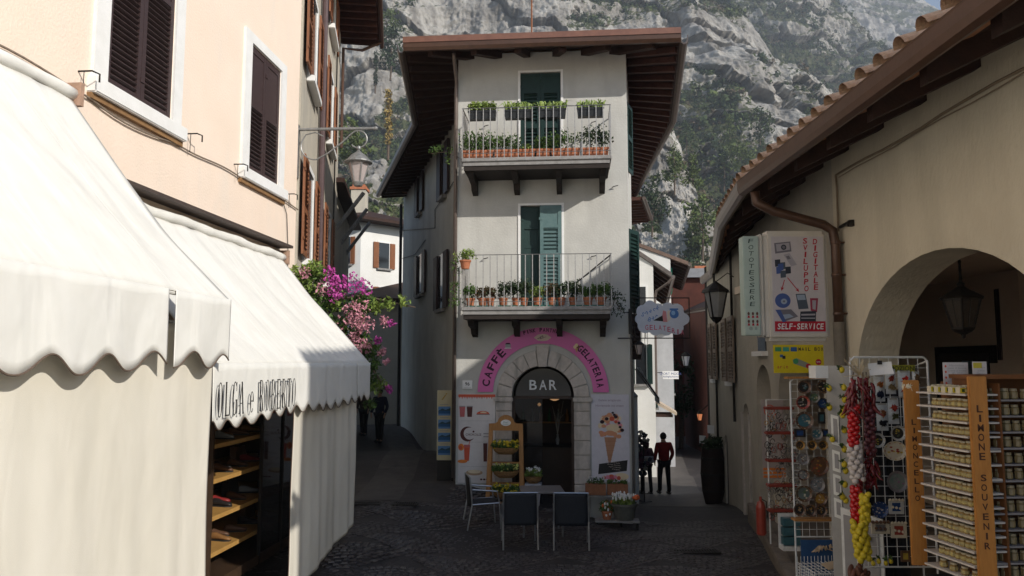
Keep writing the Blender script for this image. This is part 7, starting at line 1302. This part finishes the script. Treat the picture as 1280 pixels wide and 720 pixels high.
e = MB(); Mt = Matrix.Translation((-.03, -.02, 0)) @ Mr; column(e, 'LIMONCELLO', 0, -.0325, 2.47, 1.83, .042, 0, wid=.036, M=Mt); Mt2 = Matrix.Translation((UL + .03, .02, 0)) @ Mr; column(e, 'LIMONE', 0, -.0325, 2.61, 2.22, .05, 0, wid=.042, M=Mt2); column(e, 'SOUVENIR', 0, -.0325, 2.14, 1.62, .045, 0, wid=.04, M=Mt2); e.build('lettering', flat('burnt_letters', (.06, .02, .008)), un)
for pz, zz in ((0, 2.745),): 
    t = thing('shell_ornament', 'pale twisted shell ornament on top of the left orange post', 'ornament', UF.w(-.03, -.05, 2.71)); e = MB(); e.leaves((0, 0, 0), .04, 16, .06); e.ball((0, 0, 0), .035, jit=.3); e.build('shell', cer, t)
shw = mat('shelf_white', (.56, .50, .44), (.48, .43, .38), 8, .5)
ORD = ['first', 'second', 'third', 'fourth', 'fifth', 'sixth', 'seventh', 'eighth', 'ninth', 'tenth', 'eleventh', 'twelfth', 'thirteenth', 'fourteenth']; nS = 14; zt, zb_ = 2.675, 1.40
jm = MB(); jm.lathe([(.021, 0), (.024, .006), (.024, .030), (.018, .036), (.018, .040)], 8, 0); jm.lathe([(.0205, .040), (.0205, .050)], 8, 1); jm.lathe([(.0246, .010), (.0246, .027)], 8, 2)
jme = jm.mesh('jar', [mat('jar_honey', (.30, .21, .07), (.22, .14, .05), 9, .25, spec=.6), mat('jar_lid', (.42, .37, .26), None, 9, .4), mat('jar_label', (.45, .36, .12), (.25, .22, .12), 40, .7)])
pk_ = MB(); pk_.box(-.034, .034, -.02, .03, 0, .045, 0); pk_.box(-.030, .030, -.0215, -.0205, .004, .041, 1); pk_.box(-.018, .002, -.0222, -.0217, .012, .034, 2)
for i in range(nS):
    z = zt + (zb_ - zt) * i / (nS - 1); e = MB(); e.box(.06, UL - .005, -.035, .218, z - .012, z); e.build('shelf', shw, un)
    if i == nS - 1: n_ = 6
    for k in range(7):
        if i == nS - 1 and k % 2: continue
        jo = put('jar', jme, None, UF.w(.20 + k * (UL - .25) / 6.2, .02 + random.uniform(-.004, .004), z + .001), (0, 0, random.random() * 6))
        jo.scale = (1.18, 1.18, random.uniform(1.1, 1.25)); tag(jo, 'tiny yellow jar on the %s white shelf from the top of the LIMONCELLO unit' % ORD[i], 'jar', 'jars on the LIMONCELLO unit shelves')
UR = Fr((3.30, 5.50), (4.15, 5.56)); u2 = framed('souvenir_shelf_unit', UR, 'dark wooden shelf unit of glass jars at the right edge behind the lettered orange post', 'shelf unit')
e = MB(); e.box(0, .95, .26, .275, .3, 2.78); e.box(-.0, .02, 0, .26, .3, 2.78); e.box(.93, .95, 0, .26, .3, 2.78); e.box(-.02, .97, -.02, .28, 2.78, 2.81); e.build('cabinet', mat('back_panel_brown', (.16, .06, .018)), u2)
jm = MB(); jm.lathe([(.020, 0), (.024, .006), (.024, .040), (.018, .048)], 8, 0); jm.lathe([(.0205, .048), (.0205, .062)], 8, 1); jme2 = jm.mesh('jar', [mat('jar_dull', (.22, .17, .08), (.16, .12, .06), 9, .2, spec=.6), mat('jar_lid_dull', (.30, .25, .16), None, 9, .4)])
for i in range(12):
    z = 2.635 - i * .112; e = MB(); e.box(.025, .925, -.03, .255, z - .012, z); e.build('shelf', mat('grey_shelf', (.24, .22, .22), None, 8, .5), u2)
    for k in range(9):
        if i == 0 and k > 5: continue
        jo = put('jar', jme2, None, UR.w(.07 + k * .075, .03 + random.uniform(-.008, .008), z + .001)); jo.scale = (1.18, 1.18, random.uniform(1.1, 1.25)); tag(jo, 'small dull glass jar on the %s grey shelf from the top at the right edge' % ORD[i], 'jar', 'jars on the right edge shelf unit')
def sheet(px0, px1, py0, py1, Y, label, lines, hd=None):
    x0, z1 = pq(px0, py0, Y); x1, z0 = pq(px1, py1, Y); t = thing('price_sheet', label, 'notice', ((x0 + x1) / 2, Y, z0), .05); w = (x1 - x0) / 2; h = z1 - z0; e = MB(); e.box(-w, w, 0, .004, 0, h); e.build('sheet', flat('sheet_paper', (.55, .51, .50)), t); e = MB()
    for k, tx in enumerate(lines): tx and write(e, tx, .01, -.0012, h * (.88 - k * .80 / len(lines)), h * .07, 0, weight=.0, wid=min(w * 1.5, len(tx) * h * .06))
    if hd: e.box(-w * .9, w * .3, -.002, -.0008, h * .72, h * .95, 1)
    else: [disc(e, -w * .8, h * (.85 - k * .22), w * .08, w * .1, -.0012, 2, 8) for k in range(4)]
    e.build('print', [gry, flat('sheet_yellow', (.5, .42, .05)), redp], t, recalc=True); e = MB(); e.box(-.01, .01, .005, .015, -.1, h * .5); e.build('holder', iron, t)
sheet(1178, 1212, 453, 485, 5.9, 'larger white price sheet standing on top of the jar shelves', ['Marmellate', 'miele di limone', 'Crema al limone', 'gr. 250', 'mostarda', 'Limoncello', 'olio di oliva', 'souvenir']); sheet(1215, 1235, 452, 481, 5.8, 'smaller price sheet with a yellow heading on the jar shelves', ['', 'limoni', 'Olive', 'Saponi', 'Riviera', ''], True)
for k in range(5): x, z = pq(1173 + k * 9, 489, 5.62); t = None; b = MB(); o = put('boxed_jar', bpy.data.meshes.get('boxed_jar') or pk_.mesh('boxed_jar', [cer, lemy, gleaf]), None, UF.w(.22 + k * .075, -.005, 2.677)); tag(o, 'small yellow boxed jar on the topmost shelf of the LIMONCELLO unit', 'box', 'boxed jars on the topmost shelf')
for i, x in enumerate((4.0, 4.2)): t = thing('wicker_box', '%s dark wicker tray on top of the right edge shelf unit' % ['left', 'right'][i], 'tray', (x, 5.65, 2.82)); e = MB(); e.lathe([(.06, 0), (.09, .07), (.08, .07), (.055, .01)], 12); e.build('tray', wick, t)
# ================================================================== MOUNTAIN
def rockmat(name, tint=1.0):
    m = bpy.data.materials.new(name); m.use_nodes = True; N = m.node_tree.nodes; K = m.node_tree.links; b = N['Principled BSDF']; b.inputs['Roughness'].default_value = .95; b.inputs['Specular IOR Level'].default_value = .1
    tc = N.new('ShaderNodeTexCoord')
    def noise(sc, det, st=(1, 1, 1), rg=.65):
        mp = N.new('ShaderNodeMapping'); mp.inputs['Scale'].default_value = st; K.new(tc.outputs['Object'], mp.inputs[0]); n = N.new('ShaderNodeTexNoise'); n.inputs['Scale'].default_value = sc; n.inputs['Detail'].default_value = det; n.inputs['Roughness'].default_value = rg; K.new(mp.outputs[0], n.inputs['Vector']); return n.outputs['Fac']
    def ramp(f, stops):
        r = N.new('ShaderNodeValToRGB'); K.new(f, r.inputs[0]); e = r.color_ramp.elements
        while len(e) < len(stops): e.new(.5)
        for q, (p, c) in zip(e, stops): q.position = p; q.color = (*[x * tint for x in c], 1)
        return r.outputs[0]
    def mix(f, a, c):
        x = N.new('ShaderNodeMix'); x.data_type = 'RGBA'; K.new(f, x.inputs[0]); K.new(a, x.inputs[6]); K.new(c, x.inputs[7]); return x.outputs[2]
    rock = ramp(noise(.11, 9, (1, 1, .45)), [(.30, (.15, .14, .125)), (.44, (.29, .27, .245)), (.56, (.46, .435, .395)), (.74, (.58, .55, .50))])
    warm = ramp(noise(.018, 6), [(.45, (.22, .205, .19)), (.62, (.42, .37, .30))])
    rock = mix(ramp(noise(.03, 4), [(.5, (0, 0, 0)), (.7, (.6, .6, .6))]), rock, warm)
    gr = ramp(noise(.16, 8), [(.32, (.040, .052, .024)), (.48, (.085, .095, .045)), (.62, (.135, .13, .07)), (.75, (.18, .15, .095))])
    at = N.new('ShaderNodeAttribute'); at.attribute_name = 'veg'; ad = N.new('ShaderNodeMath'); ad.operation = 'ADD'; K.new(at.outputs['Fac'], ad.inputs[0])
    s_ = N.new('ShaderNodeMath'); s_.operation = 'MULTIPLY_ADD'; K.new(noise(.22, 8), s_.inputs[0]); s_.inputs[1].default_value = 1.3; s_.inputs[2].default_value = -.65; K.new(s_.outputs[0], ad.inputs[1])
    rr = N.new('ShaderNodeValToRGB'); rr.color_ramp.elements[0].position = .42; rr.color_ramp.elements[1].position = .58; K.new(ad.outputs[0], rr.inputs[0])
    K.new(mix(rr.outputs[0], rock, gr), b.inputs['Base Color'])
    bp = N.new('ShaderNodeBump'); bp.inputs['Distance'].default_value = 2.5; bp.inputs['Strength'].default_value = .8; K.new(noise(.35, 9, (1, 1, .5), .72), bp.inputs['Height']); K.new(bp.outputs[0], b.inputs['Normal']); return m
rock = rockmat('limestone_cliff')
def massif(name, sil, Yb, Yt, amp, L_, nu, nv, z0=-6, ledge=.0, vegbias=0, blobs=(), seed=0, clump=0, cr=2.2, ledgek=.25, lh=40, veg0=.5):
    """cliff sheet: sil = [(px, py)] skyline seen at distance Yt; base at Yb; roughened along its own slope"""
    px = np.array([s_[0] for s_ in sil], float); top = np.array([list(onY(a, c, Yt)) for a, c in sil]); X = top[:, 0]; Z = top[:, 2]
    u = np.linspace(0, 1, nu); v = np.linspace(0, 1.12, nv); xs = X[0] + (X[-1] - X[0]) * u; zt_ = np.interp(xs, X, Z)
    zt_ = zt_ + (fbm(np.stack([xs / L_ * 3 + seed, xs * 0 + 3.3, xs * 0], 1), 5) - .5) * amp * .7
    U, V = np.meshgrid(xs, v, indexing='ij'); ZT = np.repeat(zt_[:, None], nv, 1)
    vv = np.minimum(V, 1); Zz = z0 + (ZT - z0) * vv; Yy = Yb + (Yt - Yb) * (vv ** 1.1) + np.maximum(V - 1, 0) * (Yt - Yb) * 6 + 0
    P = np.stack([U.ravel(), Yy.ravel(), Zz.ravel()], 1)
    Q = P / L_ + seed * 7.1
    rid = fbm(Q * np.array([1.25, 1, .55]), 7, True, .55); big = fbm(Q * .33 + 5, 3); fine = fbm(Q * np.array([4, 4, 2.2]) + 9, 5, True, .6)
    d = (big - .5) * amp * 3.0 + (rid - .5) * amp * 1.5 + (fine - .5) * amp * .30
    ph = (P[:, 2] + ledgek * P[:, 0] + (fbm(Q * 1.3 + 3, 4) - .5) * lh * 2.2) / lh; saw = ph - np.floor(ph); d += -ledge * amp * (np.where(saw < .7, saw * .25, (saw - .7) / .3 * .9 + .175))
    fade = 1 - .75 * np.clip((V.ravel() - .8) / .2, 0, 1); P[:, 1] -= d * fade
    G = P.reshape(nu, nv, 3); du = np.gradient(G, axis=0); dv = np.gradient(G, axis=1); n = np.cross(du, dv); n /= np.linalg.norm(n, axis=2, keepdims=True) + 1e-9
    n *= np.where(n[:, :, 1:2] > 0, -1, 1); nz = n[:, :, 2].ravel()
    vg = veg0 + (nz - .42) * 1.1 + (fbm(Q * .9 + 21, 5) - .5) * 1.1 + (fbm(Q * .28 + 31, 3) - .5) * 1.6 + vegbias
    # patches of wood and bare rock, as places on the slope
    for (bx_, by_, rx, ry, w) in blobs:
        c = onY(bx_, by_, (Yb + Yt) / 2); k = (Yb + Yt) / 2 / FPX; vg += 1.7 * w * np.exp(-((P[:, 0] / P[:, 1] * (Yb + Yt) / 2 - c.x) / (rx * k)) ** 2 - (((P[:, 2] - EYE) / P[:, 1] * (Yb + Yt) / 2 + EYE - c.z) / (ry * k)) ** 2)
    vg = np.clip(vg, 0, 1)
    fc = [(i * nv + j, (i + 1) * nv + j, (i + 1) * nv + j + 1, i * nv + j + 1) for i in range(nu - 1) for j in range(nv - 1)]
    me = bpy.data.meshes.new(name); me.from_pydata(P.tolist(), [], fc); me.materials.append(rock); me.polygons.foreach_set('use_smooth', [True] * len(fc)); a = me.attributes.new('veg', 'FLOAT', 'POINT'); a.data.foreach_set('value', vg.astype(np.float32)); me.update()
    o = put(name, me, kind='structure')
    if clump:
        pr = np.clip(vg - .5, 0, 1) ** 1.0 * np.linalg.norm(np.cross(du, dv), axis=2).ravel(); k = (P[:, 2] > -3) & (V.ravel() <= 1.02); pr = pr * k
        # only where the slope can be seen over the roofs
        idx = rng.choice(len(P), clump, p=pr / pr.sum()); c = P[idx] + rng.normal(0, cr * .5, (clump, 3)) * [1, .3, .5]; R = cr * np.exp(rng.normal(0, .42, clump)) * (.75 + .5 * rng.random(clump))
        T = 22; dirs = rng.normal(0, 1, (clump, T, 3)); dirs /= np.linalg.norm(dirs, axis=2, keepdims=True); cen = c[:, None] + dirs * (R[:, None, None]) * rng.uniform(.35, 1, (clump, T, 1)) * np.array([1, 1, 1.1]); cen[:, :, 2] += R[:, None] * .5
        e1 = rng.normal(0, 1, (clump, T, 3)); e1 -= (e1 * dirs).sum(2, keepdims=True) * dirs * .7; e1 /= np.linalg.norm(e1, axis=2, keepdims=True); e2 = np.cross(dirs, e1); s_ = (R * .34)[:, None, None] * rng.uniform(.6, 1.2, (clump, T, 1))
        t3 = np.stack([cen - e1 * s_ - e2 * s_ * .5, cen + e1 * s_ - e2 * s_ * .5, cen + e2 * s_], 2).reshape(-1, 3); nt_ = clump * T
        mi = np.repeat(rng.choice([0, 0, 0, 1, 1, 2, 3], clump), T); me = bpy.data.meshes.new('scrub'); me.vertices.add(nt_ * 3); me.vertices.foreach_set('co', t3.ravel().astype(np.float32)); me.loops.add(nt_ * 3); me.loops.foreach_set('vertex_index', np.arange(nt_ * 3, dtype=np.int32)); me.polygons.add(nt_); me.polygons.foreach_set('loop_start', np.arange(0, nt_ * 3, 3, dtype=np.int32)); me.polygons.foreach_set('loop_total', np.full(nt_, 3, np.int32)); me.polygons.foreach_set('material_index', mi.astype(np.int32))
        for m_ in scrubm: me.materials.append(m_)
        me.update(calc_edges=True); me.validate(); put('hillside_scrub', me, kind='stuff')
    return P, vg
scrubm = [mat('scrub_dark', (.040, .062, .026), (.020, .034, .015), .3, .9), mat('scrub_green', (.075, .105, .038), (.040, .060, .022), .3, .9), mat('scrub_light', (.13, .165, .05), (.07, .095, .03), .3, .9), mat('scrub_brown', (.14, .105, .065), (.09, .07, .045), .3, .9)]
massif('far_ridge', [(960, -60), (1060, -30), (1110, -22), (1150, 0), (1172, 16), (1195, 30), (1240, 50), (1330, 90)], 900, 1500, 45, 100, 300, 300, ledge=.3, vegbias=-.08, seed=1, lh=90, clump=2500, cr=2.6)
massif('right_face', [(880, -90), (960, -50), (1010, -22), (1045, 0), (1070, 22), (1090, 50), (1110, 72), (1135, 98), (1180, 140), (1260, 200)], 460, 800, 34, 80, 420, 420, ledge=.5, vegbias=-.05, seed=2, lh=55, ledgek=-.35, clump=9000, cr=1.9, blobs=[(1010, 75, 40, 16, .35), (1060, 105, 40, 14, .35), (980, 100, 12, 40, .3), (1050, 60, 50, 20, -.1)])
massif('main_cliff', [(330, -60), (480, -50), (640, -60), (760, -40), (850, -30), (900, 5), (935, 22), (952, 45), (970, 82), (990, 120), (1008, 160), (1030, 215), (1060, 260), (1120, 330)], 270, 480, 20, 44, 700, 560, ledge=.6, vegbias=-.02, seed=3, lh=34, ledgek=.30, clump=19000, cr=1.35,
    blobs=[(450, 100, 34, 60, -.75), (475, 180, 45, 45, .7), (500, 60, 18, 60, .3), (520, 20, 50, 22, .05), (620, 20, 60, 30, -.30), (670, 25, 40, 30, -.35), (735, 30, 40, 14, .5), (830, 8, 60, 8, .2), (780, 40, 70, 12, -.35), (880, 60, 50, 40, -.15), (900, 100, 50, 12, .25), (960, 140, 30, 35, -.5), (880, 130, 60, 25, .25), (900, 160, 60, 25, .45), (960, 200, 40, 25, .5), (860, 230, 50, 50, .6), (900, 250, 40, 40, .5)])
massif('rock_spur', [(770, 150), (800, 128), (820, 122), (838, 150), (842, 195), (862, 215), (872, 250), (880, 300), (892, 340), (905, 380)], 130, 190, 5, 11, 300, 380, ledge=.4, vegbias=-.30, seed=4, lh=14, ledgek=.2, clump=1800, cr=.5, blobs=[(818, 265, 16, 30, .55), (868, 290, 12, 40, .6), (845, 210, 10, 20, .45), (835, 250, 10, 50, -.4)])
massif('left_spur', [(400, 268), (440, 225), (462, 200), (478, 195), (500, 215), (530, 225)], 115, 170, 4, 10, 140, 180, ledge=.4, vegbias=-.12, seed=5, lh=14, clump=1200, cr=.55, blobs=[(470, 215, 14, 18, -.5), (440, 240, 16, 25, .5), (492, 240, 14, 20, .5)])
# trees one can tell apart on the slopes
def hilltree(label, px, py, Y, h, w, kind, leafm=None):
    """px,py = the tree's foot as seen; crown of leaf clumps on limbs"""
    p = onY(px, py, Y); t = thing('pine_tree' if kind == 'cone' else 'leafy_tree', label, 'tree', (p.x, p.y, p.z), 0, 'trees standing out on the slopes'); e = MB(); e.tube([(0, 0, -h * .1), (w * .03, 0, h * .4), (0, 0, h * .92)], h * .02, 6, rr=[h * .022, h * .018, h * .004])
    for k in range(6): a = k * 2.4; z = h * (.3 + .1 * k); e.tube([(0, 0, z), (w * .38 * cos(a) * (1 - k * .09), w * .38 * sin(a) * (1 - k * .09), z + h * .07)], h * .006, 4)
    e.build('trunk', barkmat, t); e = MB()
    for k in range(34):
        f_ = random.random(); z = h * (.15 + .85 * f_); r = w * .5 * ((1 - f_) ** .8 if kind == 'cone' else (.2 if kind == 'spire' else sqrt(max(0, 1 - (1.6 * f_ - .75) ** 2)))); a = random.random() * 6.28; q = r * random.uniform(.3, 1)
        e.leaves((q * cos(a), q * sin(a), z), w * (.17 if kind != 'spire' else .3), 22 if kind != 'spire' else 14, w * (.10 if kind != 'spire' else .28))
    e.build('crown', leafm or scrubm[1], t)
hilltree('bright green pine on the rock spur beside the right eave', 843, 238, 150, 9, 5.5, 'cone', scrubm[2]); hilltree('tall light green pine in the cleft right of the rock spur', 866, 262, 170, 12, 7, 'cone', scrubm[2]); hilltree('broad bright green tree low in the cleft above the gutter', 878, 320, 150, 11, 8, 'round', scrubm[2]); hilltree('dark evergreen low on the rock spur, left', 815, 290, 140, 9, 7, 'round', scrubm[0])
hilltree('green pine on the upper slope in front of the grey face', 912, 185, 300, 13, 9, 'cone', scrubm[2]); hilltree('second green pine further right on the upper slope', 950, 178, 310, 13, 12, 'round', scrubm[1]); hilltree('small pine above the woods near the roof corner', 858, 190, 300, 12, 9, 'cone', scrubm[1]); hilltree('dark pine in the middle of the right hand woods', 905, 235, 280, 14, 10, 'cone', scrubm[0]); hilltree('pale green tree just above the brown gutter', 925, 222, 270, 12, 12, 'round', scrubm[2])
hilltree('narrow yellowed poplar standing before the left cliff', 485, 192, 165, 15, 3.0, 'spire', mat('autumn_leaf', (.36, .26, .08), (.24, .17, .06), .5, .9)); hilltree('dark cypress at the foot of the pale left cliff', 469, 112, 290, 15, 3.0, 'spire', scrubm[0]); hilltree('green tree below the lamp bracket on the left slope', 437, 205, 130, 8, 7, 'round', scrubm[2]); hilltree('dark pine high beside the pale left cliff', 488, 95, 260, 16, 13, 'round', scrubm[0]); hilltree('small bright shrub tree beside the left eave', 482, 46, 300, 10, 11, 'round', scrubm[2])
# unseen houses behind the arcade, added and sized for the shade they cast
t, o = simplehouse('tall_rear_house', 'tall ochre house rising behind the arcaded one, outside the view', [(8.3, -.75), (13.5, -1.0), (13.8, 3.2), (8.35, 3.2)], -1, 10.75, ochreplaster, tilemat, .05, .2, 1.2)
for i in range(14): b = MB(); b.tube([(-.12, .15 + i * .28, 10.82), (.5, .15 + i * .28, 11.05)], .09, 8); b.build('roof_tile', tilemat, t)
t, o = simplehouse('rear_house', 'lower ochre house behind the arcade, outside the view', [(8.35, 3.25), (13.8, 3.25), (13.8, 10.6), (8.4, 10.4)], -1, 9.35, ochreplaster, tilemat, .2, .2, 1.6)
# the air over the valley
hz = MB(); hz.box(-1500, 1900, -60, 1950, -8, 860)
hm = bpy.data.materials.new('haze_air'); hm.use_nodes = True; hn = hm.node_tree; hn.nodes.remove(hn.nodes['Principled BSDF']); pv = hn.nodes.new('ShaderNodeVolumePrincipled'); pv.inputs['Color'].default_value = (.84, .90, 1, 1); pv.inputs['Density'].default_value = .00038; pv.inputs['Anisotropy'].default_value = .1
hn.links.new(pv.outputs[0], hn.nodes['Material Output'].inputs['Volume']); hz.build('haze', hm, kind='stuff')
